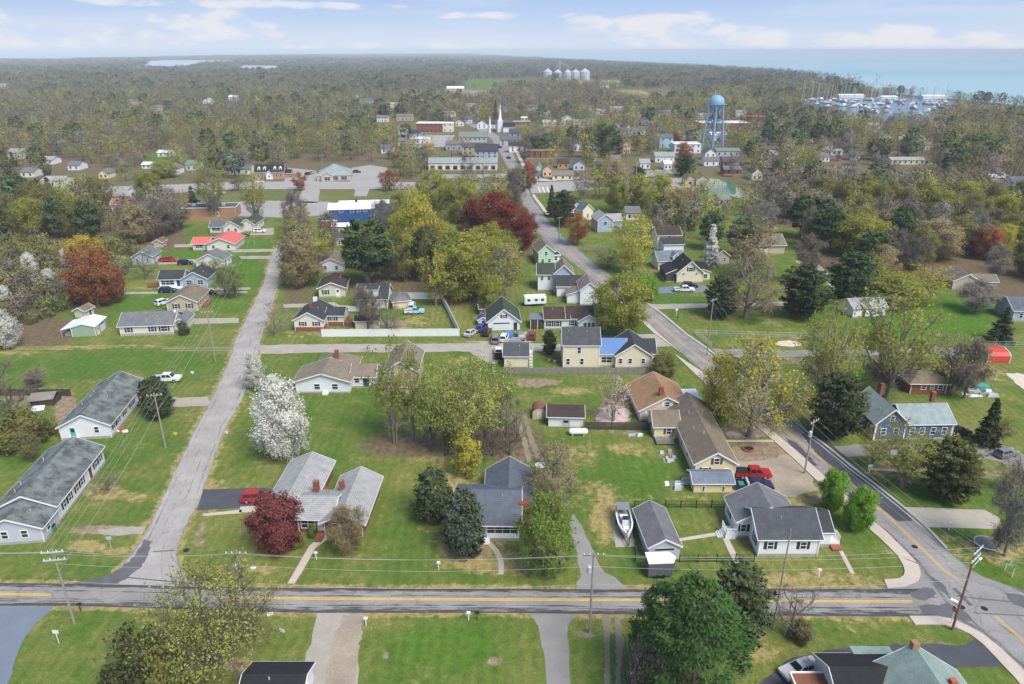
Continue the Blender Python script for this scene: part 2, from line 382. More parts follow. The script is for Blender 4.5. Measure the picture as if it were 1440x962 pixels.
# ellipses of straw (s), dirt (d), leaf litter (l), lush grass (g): x, y, rx, ry in photo pixels, strength
PAINT = """s 150 690 38 14 .8;s 120 768 30 9 1;s 165 775 25 7 .8;d 150 745 50 7 .9;s 190 700 20 8 .6;s 560 845 0 0 0;l 568 626 58 16 .95;l 715 622 48 26 1;d 690 645 60 14 .5
s 640 640 70 14 .7;s 622 683 26 12 .8;s 640 672 35 12 .7;s 600 735 26 20 .5;s 660 770 60 22 .7;d 655 776 28 7 .8;s 700 792 80 18 .8;d 765 785 40 22 .6;s 800 690 26 40 .6
s 850 720 26 45 .7;s 800 640 55 14 .6;d 862 585 26 20 .9;s 885 632 45 12 .6;s 970 700 35 5 .5;d 752 538 36 7 .8;s 800 550 30 6 .8;s 830 690 40 16 .5;s 905 700 40 10 .4
l 52 466 50 22 1;s 70 489 80 4 .8;s 175 487 90 3 .6;d 92 580 16 34 .9;d 60 610 35 16 .4;l 120 435 40 8 .5;s 20 496 50 5 .6;d 40 560 50 18 .6;s 110 530 60 10 .3
d 290 560 22 6 .4;d 285 745 6 40 .6;d 278 760 10 20 .5;s 300 700 18 34 .6;s 345 800 60 8 .6;s 400 730 30 12 .3;d 543 923 8 5 1;d 696 930 10 7 1;s 582 890 6 4 .6;s 625 893 5 3 .5
d 1075 640 55 24 .9;d 1055 606 48 12 .9;d 1100 672 50 22 .55;s 1110 705 55 10 .7;d 1150 690 20 18 .6;s 1150 790 34 12 .3;s 1090 815 34 9 .9;s 1145 808 30 6 .6;s 1180 815 90 7 .5
s 1100 478 60 7 .5;d 1120 508 48 6 .6;s 1170 515 60 12 .5;s 1300 518 100 8 .6;s 1345 508 30 10 .7;s 1390 525 28 14 .6;d 1360 520 28 12 .7;d 1285 655 70 7 .7;s 1240 665 40 12 .5
s 1330 772 70 26 .7;d 1310 755 30 8 .6;s 1405 775 50 24 .6;d 1395 660 44 16 .5;l 1400 408 55 16 .9;s 1255 610 60 12 .4;s 1040 568 40 16 .5;s 980 585 30 10 .4;d 1085 583 14 9 .7
l 1300 392 120 8 .7;s 1080 455 60 6 .4;s 940 470 20 6 .4;s 420 470 40 6 .6;d 420 455 40 10 .4;s 540 460 50 8 .6;s 585 450 40 10 .6;d 550 455 26 8 .6;s 620 435 26 14 .4;d 690 540 0 0 0
d 690 500 26 8 .9;s 660 505 26 8 .5;s 560 595 30 6 .5;l 640 600 60 10 .6;s 700 590 30 12 .5;l 420 415 24 30 .6;l 470 400 40 12 .4;l 560 400 90 14 .7;l 650 410 70 22 .7;l 700 350 70 14 .8
l 600 370 90 20 .7;s 400 300 60 4 .4;s 445 300 0 0 0;s 415 262 30 6 .9;s 490 265 20 4 .5;s 330 935 40 12 .5;d 308 930 24 9 1;d 352 884 8 4 .9;s 250 880 40 14 .5;s 205 870 24 22 .5
s 1060 920 40 16 .7;d 1065 890 16 10 .8;l 900 940 26 26 .9;s 820 880 16 12 .3;d 826 893 12 5 .9;s 850 905 22 50 .4;s 1190 885 40 8 .4;d 1330 905 20 5 .6;s 1300 880 40 6 .3;s 1330 925 30 8 .3
g 620 910 90 40 .6;g 450 700 60 60 .2;g 740 700 30 60 .2;g 560 560 80 40 .4;g 900 660 60 20 .6;g 1250 450 60 40 .6;g 1340 450 60 40 .8;g 1030 745 60 20 .3;g 120 640 60 30 .3;g 220 510 200 22 .4
g 330 380 40 14 .9;g 330 400 40 10 .8;g 260 360 50 12 .8;g 350 345 40 8 .8;g 770 295 24 18 1;g 980 425 60 6 .8;g 1150 395 40 14 .9;g 1180 410 30 10 .7;g 1100 430 80 16 .3;s 1000 445 40 5 .4
s 200 405 30 3 .6;g 205 425 60 12 .6;g 320 425 40 12 .7;d 410 390 24 14 .4;l 30 400 90 40 .5;s 60 370 60 16 .7;s 30 345 60 8 .6;s 100 400 30 12 .4;l 1380 300 60 10 .5;g 850 395 30 20 .7;g 830 440 50 16 .7"""


def build_ground():
    def axis(a, b, step, lo, hi, g=1.13):
        c = list(np.arange(a, b + 1e-6, step)); s = step; x = b
        while x < hi: s *= g; x += s; c.append(x)
        s = step; x = a; pre = []
        while x > lo: s *= g; x -= s; pre.append(x)
        return np.array(pre[::-1] + c)
    X = axis(-165, 185, .62, -120000, 120000); Y = axis(52, 330, .62, -3000, 120000)
    nx, ny = len(X), len(Y)
    gx, gy = np.meshgrid(X, Y)
    V = np.stack([gx.ravel(), gy.ravel(), np.zeros(nx * ny)], 1)
    i = (np.arange(ny - 1)[:, None] * nx + np.arange(nx - 1)[None, :]).ravel()
    F = np.stack([i, i + 1, i + nx + 1, i + nx], 1)
    x, y = V[:, 0], V[:, 1]
    d = np.maximum(y * CP + HCAM * SP, 5); px = 720 + FPX * x / d; py = 481 + FPX * (HCAM * CP - y * SP) / d
    ch = {k: np.zeros(len(V)) for k in 'sdlg'}
    for line in PAINT.replace('\n', ';').split(';'):
        k, a, b, rx, ry, s = line.split(); a, b, rx, ry, s = map(float, (a, b, rx, ry, s))
        if rx == 0: continue
        q = np.sqrt(((px - a) / rx) ** 2 + ((py - b) / ry) ** 2)
        ch[k] = np.maximum(ch[k], s * np.clip(1.55 - q, 0, 1))
    for nm, (poly, sp) in WOODS.items(): ch['l'] = np.maximum(ch['l'], in_poly(px, py, poly) * (.45 if nm == 'scrub' else .95))
    far = np.clip((y - 230) / 150, 0, 1) * .58
    for poly, k in FIELDS:
        m = in_poly(px, py, poly); far[m] = 0
        ch['g' if k == 'lush' else 's'][m] = 1
    ch['l'] = np.maximum(ch['l'], far)
    # worn verges along the main road
    for edge in (TOP_A, BOT_A):
        ex, ey = np.array([G(*p) for p in edge]).T
        yy = np.interp(x, ex, ey); near = (x > ex[0]) & (x < ex[-1])
        ch['s'] = np.maximum(ch['s'], near * np.clip(1.25 - np.abs(y - yy) / 1.0, 0, .8))
    for edge in (LEFT_N, RIGHT_N):
        e = np.array([G(*p) for p in edge]); o = np.argsort(e[:, 1]); xx = np.interp(y, e[o, 1], e[o, 0])
        near = (y > e[:, 1].min()) & (y < e[:, 1].max())
        ch['s'] = np.maximum(ch['s'], near * np.clip(1.1 - np.abs(x - xx) / 1.3, 0, .7))
    me = np_mesh('ground', V, F, 4, {'paint': ('FLOAT_COLOR', np.stack([ch['s'], ch['d'], ch['l'], ch['g']], 1))})
    m = bpy.data.materials.new('lawn_ground'); m.use_nodes = True; t = m.node_tree; t.nodes.clear()
    o = nd(t, 'ShaderNodeOutputMaterial'); b = nd(t, 'ShaderNodeBsdfPrincipled'); t.links.new(b.outputs[0], o.inputs[0])
    b.inputs['Roughness'].default_value = .95; b.inputs['Specular IOR Level'].default_value = .1
    tx = nd(t, 'ShaderNodeTexCoord'); P = tx.outputs['Object']

    def noise(sc, det=4, rough=.6, vec=None):
        n = nd(t, 'ShaderNodeTexNoise'); n.inputs['Scale'].default_value = sc; n.inputs['Detail'].default_value = det
        n.inputs['Roughness'].default_value = rough; t.links.new(vec or P, n.inputs['Vector']); return n.outputs[0]
    big, mid, fin, vfin = noise(.04), noise(.17, 7, .72), noise(.9, 6, .75), noise(4.5, 3, .75)

    def mix(f, a, c):
        x = nd(t, 'ShaderNodeMix', data_type='RGBA')
        t.links.new(f, x.inputs[0])
        for k, v in ((6, a), (7, c)):
            if isinstance(v, tuple): x.inputs[k].default_value = (*v, 1)
            else: t.links.new(v, x.inputs[k])
        return x.outputs[2]

    def sm(v, lo, hi):
        r = nd(t, 'ShaderNodeMapRange', interpolation_type='SMOOTHSTEP'); t.links.new(v, r.inputs[0])
        r.inputs[1].default_value = lo; r.inputs[2].default_value = hi; return r.outputs[0]
    at_ = nd(t, 'ShaderNodeAttribute', attribute_name='paint'); sp = nd(t, 'ShaderNodeSeparateColor'); t.links.new(at_.outputs['Color'], sp.inputs[0])
    st, di, li, lu = sp.outputs[0], sp.outputs[1], sp.outputs[2], at_.outputs['Alpha']
    blend = mth(t, 'ADD', mth(t, 'MULTIPLY', big, .5), mth(t, 'MULTIPLY', mid, .5))
    g = mix(sm(mth(t, 'ADD', blend, mth(t, 'MULTIPLY', lu, -.12)), .38, .62), (.080, .146, .021), (.186, .192, .050))
    g = mix(sm(mth(t, 'ADD', mth(t, 'MULTIPLY', mid, .6), mth(t, 'MULTIPLY', fin, .4)), .53, .70), g, (.25, .222, .082))
    g = mix(mth(t, 'MULTIPLY', sm(lu, .2, 1.0), .55), g, (.085, .20, .016))
    wob = mth(t, 'ADD', mth(t, 'MULTIPLY', mth(t, 'SUBTRACT', mid, .5), 1.5), mth(t, 'MULTIPLY', mth(t, 'SUBTRACT', fin, .5), 1.3))
    g = mix(mth(t, 'MULTIPLY', sm(mth(t, 'ADD', st, mth(t, 'MULTIPLY', wob, 1.05)),  .36, .82), .76), g, mix(fin, (.27, .19, .075), (.50, .37, .17)))
    g = mix(mth(t, 'MULTIPLY', sm(mth(t, 'ADD', li, mth(t, 'MULTIPLY', wob, .8)), .25, .7), .9), g, mix(fin, (.10, .062, .038), (.21, .15, .10)))
    g = mix(sm(mth(t, 'ADD', di, mth(t, 'MULTIPLY', wob, .8)), .35, .75), g, mix(fin, (.20, .135, .085), (.36, .28, .20)))
    sx_ = nd(t, 'ShaderNodeSeparateXYZ'); t.links.new(P, sx_.inputs[0]); mow = mth(t, 'MULTIPLY', mth(t, 'SINE', mth(t, 'ADD', mth(t, 'MULTIPLY', sx_.outputs[0], 4.2), mth(t, 'MULTIPLY', mid, 14.0))), mth(t, 'MULTIPLY', big, .13))
    f = mth(t, 'MULTIPLY', mth(t, 'MULTIPLY_ADD', mth(t, 'SUBTRACT', fin, .5), 1.3, mth(t, 'ADD', mow, 1.0)), mth(t, 'MULTIPLY_ADD', mth(t, 'SUBTRACT', vfin, .5), 1.5, 1.0))
    mx = nd(t, 'ShaderNodeMix', data_type='RGBA', blend_type='MULTIPLY'); mx.inputs[0].default_value = 1
    t.links.new(g, mx.inputs[6]); t.links.new(f, mx.inputs[7]); t.links.new(mx.outputs[2], b.inputs['Base Color'])
    bp = nd(t, 'ShaderNodeBump'); bp.inputs['Strength'].default_value = .5; bp.inputs['Distance'].default_value = .12
    t.links.new(mth(t, 'ADD', fin, mth(t, 'MULTIPLY', vfin, .6)), bp.inputs['Height']); t.links.new(bp.outputs[0], b.inputs['Normal'])
    obj('ground', me, m, kind='structure')


def sheet(name, poly, z, m, kind='structure', jit=.25, step=1.2, pix=True, thick=0.0):
    """flat sheet inside a pixel polygon, its edge broken up a little"""
    P = [G(*p) for p in poly] if pix else poly
    rng = random.Random(zlib.crc32((name + str(poly[0])).encode())); Q = []
    for i in range(len(P)):
        a = P[i]; b = P[(i + 1) % len(P)]; n = max(1, int(hypot(b[0] - a[0], b[1] - a[1]) / step)) if jit else 1
        n = min(n, 150)
        for k in range(n):
            f = k / n; j = jit if k else jit * .3
            Q.append((a[0] + (b[0] - a[0]) * f + rng.uniform(-j, j), a[1] + (b[1] - a[1]) * f + rng.uniform(-j, j)))
    mb = MB()
    if thick: mb.prism(Q, z - thick, z)
    else: mb.add([(x, y, z) for x, y in Q], [tuple(range(len(Q)))])
    o = mb.build(name, m)
    if o.data.polygons[0].normal.z < 0 and not thick: o.data.flip_normals()
    return tag(o, kind=kind)


def strip(name, left, right, z, m, sub=6, thick=0):
    """ribbon between two pixel edges; UV = (across 0..1, metres along)"""
    def res(e):
        e = np.array([G(*p) for p in e]); d = np.r_[0, np.cumsum(np.hypot(*np.diff(e, axis=0).T))]; return e, d
    a, da = res(left); b, db = res(right); n = max(8, int(max(da[-1], db[-1]) / 1.5)); k = sub
    f = np.linspace(0, 1, n)
    fa = [np.interp(f * da[-1], da, a[:, j]) for j in (0, 1)]; fb = [np.interp(f * db[-1], db, b[:, j]) for j in (0, 1)]
    V = []; U = []
    for i in range(n):
        for j in range(k + 1):
            t = j / k; V.append((fa[0][i] * (1 - t) + fb[0][i] * t, fa[1][i] * (1 - t) + fb[1][i] * t, z)); U.append((t, f[i] * da[-1]))
    F = [(i * (k + 1) + j, i * (k + 1) + j + 1, (i + 1) * (k + 1) + j + 1, (i + 1) * (k + 1) + j) for i in range(n - 1) for j in range(k)]
    me = mesh_from(name, V, F)
    if me.polygons[0].normal.z < 0: me.flip_normals()
    uv = me.uv_layers.new(name='UVMap')
    for lp in me.loops: uv.data[lp.index].uv = U[lp.vertex_index]
    if thick:
        import bmesh
        bm = bmesh.new(); bm.from_mesh(me)
        r = bmesh.ops.extrude_face_region(bm, geom=bm.faces[:]); vs = [e for e in r['geom'] if isinstance(e, bmesh.types.BMVert)]
        for v in vs: v.co.z += thick
        bm.normal_update(); bm.to_mesh(me); bm.free()
    return obj(name, me, m, kind='structure')


def road_mat(name, base, dark, bands, ragged=.5, crack=.5):
    """worn asphalt: sealed dark bands at given positions across, with ragged edges, plus cracks"""
    m = bpy.data.materials.new(name); m.use_nodes = True; t = m.node_tree; t.nodes.clear()
    o = nd(t, 'ShaderNodeOutputMaterial'); b = nd(t, 'ShaderNodeBsdfPrincipled'); t.links.new(b.outputs[0], o.inputs[0])
    b.inputs['Roughness'].default_value = .88; b.inputs['Specular IOR Level'].default_value = .2
    uv = nd(t, 'ShaderNodeUVMap'); s = nd(t, 'ShaderNodeSeparateXYZ'); t.links.new(uv.outputs[0], s.inputs[0])
    tx = nd(t, 'ShaderNodeTexCoord'); P = tx.outputs['Object']
    c = nd(t, 'ShaderNodeCombineXYZ'); t.links.new(mth(t, 'MULTIPLY', s.outputs[0], 9.0), c.inputs[0]); t.links.new(mth(t, 'MULTIPLY', s.outputs[1], .22), c.inputs[1])
    n = nd(t, 'ShaderNodeTexNoise'); n.inputs['Scale'].default_value = 1.0; n.inputs['Detail'].default_value = 8; n.inputs['Roughness'].default_value = .72
    t.links.new(c.outputs[0], n.inputs['Vector'])
    n2 = nd(t, 'ShaderNodeTexNoise'); n2.inputs['Scale'].default_value = 5; n2.inputs['Detail'].default_value = 4; t.links.new(P, n2.inputs['Vector'])
    n3 = nd(t, 'ShaderNodeTexNoise'); n3.inputs['Scale'].default_value = .25; n3.inputs['Detail'].default_value = 5; t.links.new(P, n3.inputs['Vector'])
    k = None
    for (pos, half, st) in bands:
        q = mth(t, 'SUBTRACT', 1.0, mth(t, 'MULTIPLY', mth(t, 'ABSOLUTE', mth(t, 'SUBTRACT', s.outputs[0], pos)), 1 / half))
        q = mth(t, 'ADD', q, st); k = q if k is None else mth(t, 'MAXIMUM', k, q)
    k = mth(t, 'ADD', k, mth(t, 'MULTIPLY', mth(t, 'SUBTRACT', n.outputs[0], .5), 4 * ragged))
    r = nd(t, 'ShaderNodeMapRange', interpolation_type='SMOOTHSTEP'); t.links.new(k, r.inputs[0]); r.inputs[1].default_value = .0; r.inputs[2].default_value = .8
    vo = nd(t, 'ShaderNodeTexVoronoi', feature='DISTANCE_TO_EDGE'); vo.inputs['Scale'].default_value = .22
    wp = nd(t, 'ShaderNodeVectorMath', operation='MULTIPLY_ADD'); wp.inputs[1].default_value = (7, 7, 0)
    t.links.new(n3.outputs['Color'], wp.inputs[0]); t.links.new(P, wp.inputs[2]); t.links.new(wp.outputs[0], vo.inputs['Vector'])
    cr = mth(t, 'MULTIPLY', mth(t, 'LESS_THAN', vo.outputs[0], .012), crack)
    mx = nd(t, 'ShaderNodeMix', data_type='RGBA'); t.links.new(mth(t, 'MAXIMUM', r.outputs[0], cr), mx.inputs[0])
    mx.inputs[6].default_value = (*base, 1); mx.inputs[7].default_value = (*dark, 1)
    f = mth(t, 'MULTIPLY', mth(t, 'MULTIPLY_ADD', mth(t, 'SUBTRACT', n2.outputs[0], .5), .55, 1.0), mth(t, 'MULTIPLY_ADD', mth(t, 'SUBTRACT', n3.outputs[0], .5), .7, 1.0))
    mm = nd(t, 'ShaderNodeMix', data_type='RGBA', blend_type='MULTIPLY'); mm.inputs[0].default_value = 1
    t.links.new(mx.outputs[2], mm.inputs[6]); t.links.new(f, mm.inputs[7]); t.links.new(mm.outputs[2], b.inputs['Base Color'])
    return m


TOP_A = [(-120, 817), (0, 820), (100, 821), (200, 823), (300, 826), (440, 827), (700, 828), (870, 829), (1080, 828), (1250, 828), (1345, 828)]
BOT_A = [(-120, 851), (0, 852), (100, 852), (240, 856), (350, 860), (440, 862), (700, 862), (870, 864), (1080, 866), (1250, 867), (1352, 867)]
LEFT_N = [(140, 821), (165, 803), (184, 780), (205, 750), (229, 700), (252, 650), (276, 600), (295, 567), (325, 500), (330, 480), (355, 430), (370, 400), (379, 367), (388, 345)]
RIGHT_N = [(290, 826), (264, 815), (246, 780), (257, 750), (282, 700), (299, 650), (317, 600), (338, 567), (361, 510), (366, 480), (383, 430), (391, 400), (396, 367), (401, 345)]
LEFT_B = [(652, 172), (668, 181), (690, 195), (703, 215), (716, 240), (727, 262), (735, 287), (742, 305), (757, 328), (778, 350), (820, 381), (862, 413), (893, 437), (927, 470), (960, 498), (993, 527), (1040, 569), (1093, 612), (1123, 637), (1157, 668), (1190, 698), (1222, 728), (1250, 752), (1273, 775), (1292, 795), (1318, 838), (1343, 872), (1367, 884), (1390, 897), (1417, 922), (1440, 944), (1490, 990)]
RIGHT_B = [(660, 171), (684, 180), (706, 194), (721, 214), (732, 238), (740, 255), (747, 276), (768, 305), (791, 331), (812, 349), (840, 373), (870, 396), (903, 423), (930, 442), (963, 470), (995, 492), (1045, 532), (1090, 570), (1133, 608), (1160, 627), (1200, 660), (1227, 680), (1267, 712), (1300, 740), (1330, 772), (1360, 797), (1383, 812), (1440, 830), (1500, 862), (1560, 900), (1620, 960), (1700, 1040)]


def build_setting():
    build_ground()
    # water
    wm = bpy.data.materials.new('sea_water'); wm.use_nodes = True; t = wm.node_tree; b = t.nodes['Principled BSDF']
    b.inputs['Roughness'].default_value = .45; b.inputs['Specular IOR Level'].default_value = .12
    tx = nd(t, 'ShaderNodeTexCoord'); mp = nd(t, 'ShaderNodeMapping'); mp.inputs['Scale'].default_value = (.00012, .0009, 1); t.links.new(tx.outputs['Object'], mp.inputs[0])
    n = nd(t, 'ShaderNodeTexNoise'); n.inputs['Scale'].default_value = 1; n.inputs['Detail'].default_value = 4; t.links.new(mp.outputs[0], n.inputs['Vector'])
    cr = nd(t, 'ShaderNodeValToRGB'); t.links.new(n.outputs[0], cr.inputs[0])
    cr.color_ramp.elements[0].position = .35; cr.color_ramp.elements[0].color = (.22, .37, .43, 1)
    cr.color_ramp.elements[1].position = .68; cr.color_ramp.elements[1].color = (.33, .47, .50, 1); t.links.new(cr.outputs[0], b.inputs['Base Color'])
    far = 135000
    e = [G(*p) for p in SEA]
    sheet('sea', e + [(far, 2000), (far, far), (-e[0][0] * 0 - 1500, far), (e[0][0], 60000)], .3, wm, jit=0, pix=False)
    e = [G(*p) for p in SEA_L]
    sheet('sea', e + [(e[-1][0], 60000), (-2500, far), (-far, far), (-far, 3000)], .3, wm, jit=0, pix=False)
    mat('inlet_water', (.42, .47, .50), .25, .06, .01, spec=.5)
    for p in INLETS: sheet('inlet_water', p, .32, 'inlet_water', jit=0)
    mat('harbour_water', (.07, .11, .14), .2, .1, .05, spec=.5); sheet('harbour_water', MARINA, .32, 'harbour_water', jit=0)
    # roads
    base = (.285, .268, .248); dark = (.072, .072, .078)
    ra = road_mat('asphalt_main', base, dark, [(.97, .17, .05), (.05, .16, .0), (.70, .07, -.45), (.32, .06, -.5), (.80, .06, -.4)], 1.15, .35)
    rn = road_mat('asphalt_side', (.36, .335, .305), (.19, .178, .168), [(.0, .09, -.45), (.15, .06, -.6), (.86, .07, -.6), (1., .06, -.5), (.42, .05, -.8), (.62, .05, -.8)], 1.2, .35)
    rb = road_mat('asphalt_street', (.275, .26, .245), (.13, .127, .127), [(.98, .18, -.45), (.04, .05, -.3), (.3, .05, -.7), (.7, .05, -.7)], 1.0, .5)
    strip('road', LEFT_N, RIGHT_N, .016, rn, 8)
    strip('road', TOP_A, BOT_A, .020, ra, 8)
    strip('road', LEFT_B, RIGHT_B, .024, rb, 8)
    # sealed-over dark patches on the street
    for p in ([(1140, 602), (1165, 622), (1205, 656), (1230, 676), (1270, 710), (1283, 733), (1262, 733), (1215, 700), (1180, 668), (1150, 640), (1128, 612)],
              [(1105, 616), (1122, 625), (1150, 655), (1140, 656), (1118, 638)]):
        sheet('asphalt_patch', p, .028, 'asphalt_new', jit=.18, step=.6)
    for p in ([(1280, 832), (1305, 826), (1318, 836), (1300, 845), (1282, 840)], [(1290, 852), (1335, 850), (1360, 862), (1368, 874), (1345, 871), (1315, 866), (1297, 862)], [(1410, 832), (1440, 838), (1450, 860), (1425, 850)],
              [(1302, 806), (1312, 812), (1330, 826), (1338, 838), (1324, 832)]):
        sheet('asphalt_patch', p, .029, mat('asphalt_seal', (.12, .12, .125), .8, .25, .6, fine=(6, .1)), jit=.2, step=.5)
    sheet('road_apron', [(1236, 829), (1270, 822), (1292, 798), (1316, 826), (1345, 872), (1300, 866), (1240, 850)], .015, 'asphalt_grey', jit=0)
    sheet('asphalt_patch', [(92, 823), (128, 815), (160, 805), (182, 790), (204, 758), (214, 762), (200, 795), (178, 815), (150, 825)], .0185, 'asphalt_seal', jit=.25, step=.5)
    # cross streets and lots further off
    sheet('road', [(-200, 268), (180, 262), (330, 256), (420, 255), (560, 256), (700, 258), (728, 258), (732, 266), (560, 266), (420, 266), (330, 266), (180, 276), (-200, 284)], .012, 'lot', jit=.3)
    sheet('road', [(742, 257), (820, 254), (985, 250), (1010, 252), (1075, 282), (1060, 285), (985, 262), (900, 262), (815, 268), (748, 272)], .014, 'lot', jit=.3)
    for p in ([(328, 288), (345, 282), (425, 283), (465, 284), (470, 302), (400, 306), (330, 304)], [(425, 266), (450, 266), (447, 285), (418, 286)], [(495, 236), (520, 232), (545, 236), (540, 257), (492, 257)],
              [(405, 236), (445, 240), (447, 256), (400, 256)], [(500, 264), (520, 266), (515, 276), (498, 276)], [(890, 252), (990, 250), (985, 268), (905, 268)], [(600, 246), (720, 244), (724, 250), (600, 251)],
              [(905, 240), (940, 238), (950, 247), (905, 249)], [(570, 196), (600, 190), (640, 190), (630, 206), (575, 208)]):
        sheet('parking_lot', p, .018, 'lot', jit=.3)
    # lanes and drives
    sheet('gravel_lane', [(362, 486), (420, 484), (560, 484), (690, 482), (742, 483), (800, 484), (800, 494), (742, 494), (700, 494), (560, 495), (430, 496), (366, 498)], .012, 'gravel', jit=.3)
    for p in ([(228, 489.5), (325, 487.5), (327, 489.5), (228, 491)], [(235, 492.5), (325, 491.5), (325, 493), (235, 494)]): sheet('wheel_track', p, .010, 'track_dirt', jit=.12)
    sheet('driveway', [(-90, 853), (77, 853), (52, 875), (35, 896), (22, 925), (5, 985), (-120, 985)], .010, 'asphalt_blue', jit=.12)
    sheet('driveway', [(447, 862), (511, 863), (509, 885), (502, 930), (499, 990), (412, 990), (428, 935), (440, 890)], .010, 'gravel', jit=.3)
    sheet('gravel_strip', [(483, 863.5), (511, 863.5), (509, 885), (502, 930), (499, 990), (448, 990), (463, 930), (470, 895)], .012, 'gravel_tan', jit=.22, step=.5)
    sheet('driveway', [(744, 862), (811, 863), (799, 878), (800, 910), (806, 990), (769, 990), (765, 920), (757, 880)], .010, 'asphalt_grey', jit=.2)
    for p in ([(847, 866), (858, 866), (858, 990), (848, 990), (851, 920)], [(864, 866), (872, 868), (877, 900), (872, 950), (877, 990), (866, 990), (866, 930)]): sheet('wheel_track', p, .010, 'track_dirt', jit=.12, step=.35)
    sheet('driveway', [(806, 722), (818, 738), (832, 772), (850, 805), (885, 829), (812, 829), (815, 800), (806, 760), (800, 735)], .010, 'asphalt_grey', jit=.3)
    sheet('driveway', [(286, 688), (378, 686), (378, 707), (368, 712), (277, 718)], .012, 'asphalt_new', jit=.08)
    sheet('driveway', [(235, 560), (293, 558), (296, 570), (238, 573)], .010, 'gravel', jit=.3)
    sheet('driveway', [(1008, 650), (1060, 648), (1110, 640), (1130, 655), (1150, 690), (1118, 700), (1040, 695), (1020, 690)], .008, 'gravel_tan', jit=.4)
    sheet('driveway', [(1270, 713), (1385, 717), (1405, 728), (1410, 744), (1300, 741)], .012, 'pad', jit=.08)
    sheet('driveway', [(1172, 628), (1210, 625), (1290, 627), (1360, 626), (1412, 627), (1440, 640), (1460, 668), (1390, 645), (1290, 640), (1205, 641), (1185, 643)], .010, 'asphalt_grey', jit=.3)
    sheet('driveway', [(1030, 990), (1075, 955), (1115, 925), (1180, 912), (1290, 905), (1352, 908), (1372, 898), (1412, 936), (1370, 938), (1320, 936), (1200, 940), (1140, 965), (1110, 990)], .010, 'asphalt_new', jit=.2)
    sheet('driveway', [(922, 404), (990, 401), (1000, 410), (925, 413), (912, 412)], .010, 'asphalt_blue', jit=.2)
    sheet('lane', [(905, 428), (990, 427), (1100, 424), (1200, 420), (1200, 424), (1100, 430), (990, 433), (915, 435)], .010, 'gravel', jit=.2)
    sheet('lane', [(1000, 490), (1085, 493), (1200, 492), (1300, 488), (1380, 490), (1380, 498), (1300, 499), (1200, 501), (1085, 502), (1012, 502)], .010, 'asphalt_grey', jit=.3)
    sheet('path', [(1120, 366), (1150, 370), (1165, 385), (1175, 405), (1168, 405), (1155, 385), (1140, 374), (1120, 370)], .010, 'gravel', jit=.2)
    for p in ([(335, 360), (386, 360), (386, 364), (340, 364)], [(318, 351), (385, 350), (385, 354), (330, 355)], [(175, 411), (222, 410), (222, 413), (175, 414)], [(290, 405), (352, 404), (352, 407), (290, 409)], [(300, 411), (348, 409), (348, 412), (296, 414)],
              [(358, 322), (385, 320), (385, 330), (350, 331)], [(245, 344), (280, 343), (280, 347), (245, 348)], [(222, 367), (262, 364), (285, 366), (285, 370), (222, 372)], [(258, 448), (335, 447), (337, 454), (262, 456)],
              [(398, 428), (470, 425), (480, 430), (400, 433)], [(630, 480), (700, 480), (740, 466), (750, 480), (740, 484)], [(640, 484), (705, 494), (700, 512), (690, 512)], [(1025, 606), (1050, 604), (1075, 600), (1080, 604), (1050, 612), (1020, 612)]):
        sheet('driveway', p, .009, 'gravel', jit=.2)
    sheet('driveway', [(890, 470), (925, 470), (945, 487), (915, 488), (890, 482)], .010, 'pad', jit=.1)
    for p in ([(733, 580), (738, 580), (752, 620), (764, 650), (756, 650), (744, 620)], [(724, 582), (729, 582), (742, 622), (748, 650), (741, 650), (734, 622)]): sheet('wheel_track', p, .010, 'track_dirt', jit=.12, step=.4)
    sheet('dirt_track', [(138, 745), (165, 742), (206, 740), (200, 751), (165, 753), (140, 751)], .008, 'gravel', jit=.18, step=.5)
    # walks and kerbed pavements (real steps)
    for i, (a, b_) in enumerate((([(435, 768), (422, 790), (413, 806), (404, 821)], [(444, 771), (432, 792), (423, 808), (414, 821)]), ([(455, 752), (447, 758), (435, 768)], [(466, 756), (456, 762), (444, 771)]),
                                 ([(681, 762), (694, 775), (701, 790), (701, 808)], [(690, 762), (702, 774), (709, 790), (708, 808)]), ([(953, 758), (1012, 748)], [(953, 762), (1013, 753)]), ([(1012, 748), (1024, 775), (1036, 801)], [(1022, 752), (1034, 776), (1043, 801)]),
                                 ([(1172, 760), (1184, 784), (1196, 807)], [(1177, 760), (1190, 784), (1202, 807)]), ([(1018, 619), (1093, 619)], [(1018, 622), (1093, 622)]), ([(285, 723), (340, 717)], [(286, 726), (340, 722)]), ([(338, 713), (368, 711)], [(336, 721), (364, 721)]),
                                 ([(1220, 658), (1252, 660), (1296, 661)], [(1220, 661), (1252, 663), (1296, 664)]))):
        strip('footpath', a, b_, .03, 'walk', 1, .03)
    pl = [(690, 201), (700, 216), (714, 243), (725, 265), (734, 290), (741, 306)]
    lB = LEFT_B[12:25]
    outer = [(858, 414), (887, 437), (918, 468), (947, 497), (978, 527), (1024, 569), (1078, 612), (1110, 640), (1144, 672), (1177, 703), (1209, 733), (1240, 760), (1262, 782)]
    for k0, k1 in ((0, 3), (3, 13)): strip('pavement', outer[k0:k1], lB[k0:k1], 0, 'walk', 2, .13)
    strip('pavement', [(1262, 782), (1271, 798), (1273, 808), (1265, 814), (1243, 816)], [(1290, 793), (1296, 806), (1292, 817), (1275, 825), (1248, 828)], 0, 'walk', 3, .13)
    strip('pavement', [(1287, 879), (1317, 878), (1342, 882), (1367, 894), (1385, 909), (1408, 934), (1433, 960), (1450, 985)], [(1278, 867), (1317, 867), (1343, 872), (1367, 884), (1390, 897), (1417, 922), (1441, 945), (1470, 975)], 0, 'walk', 2, .13)
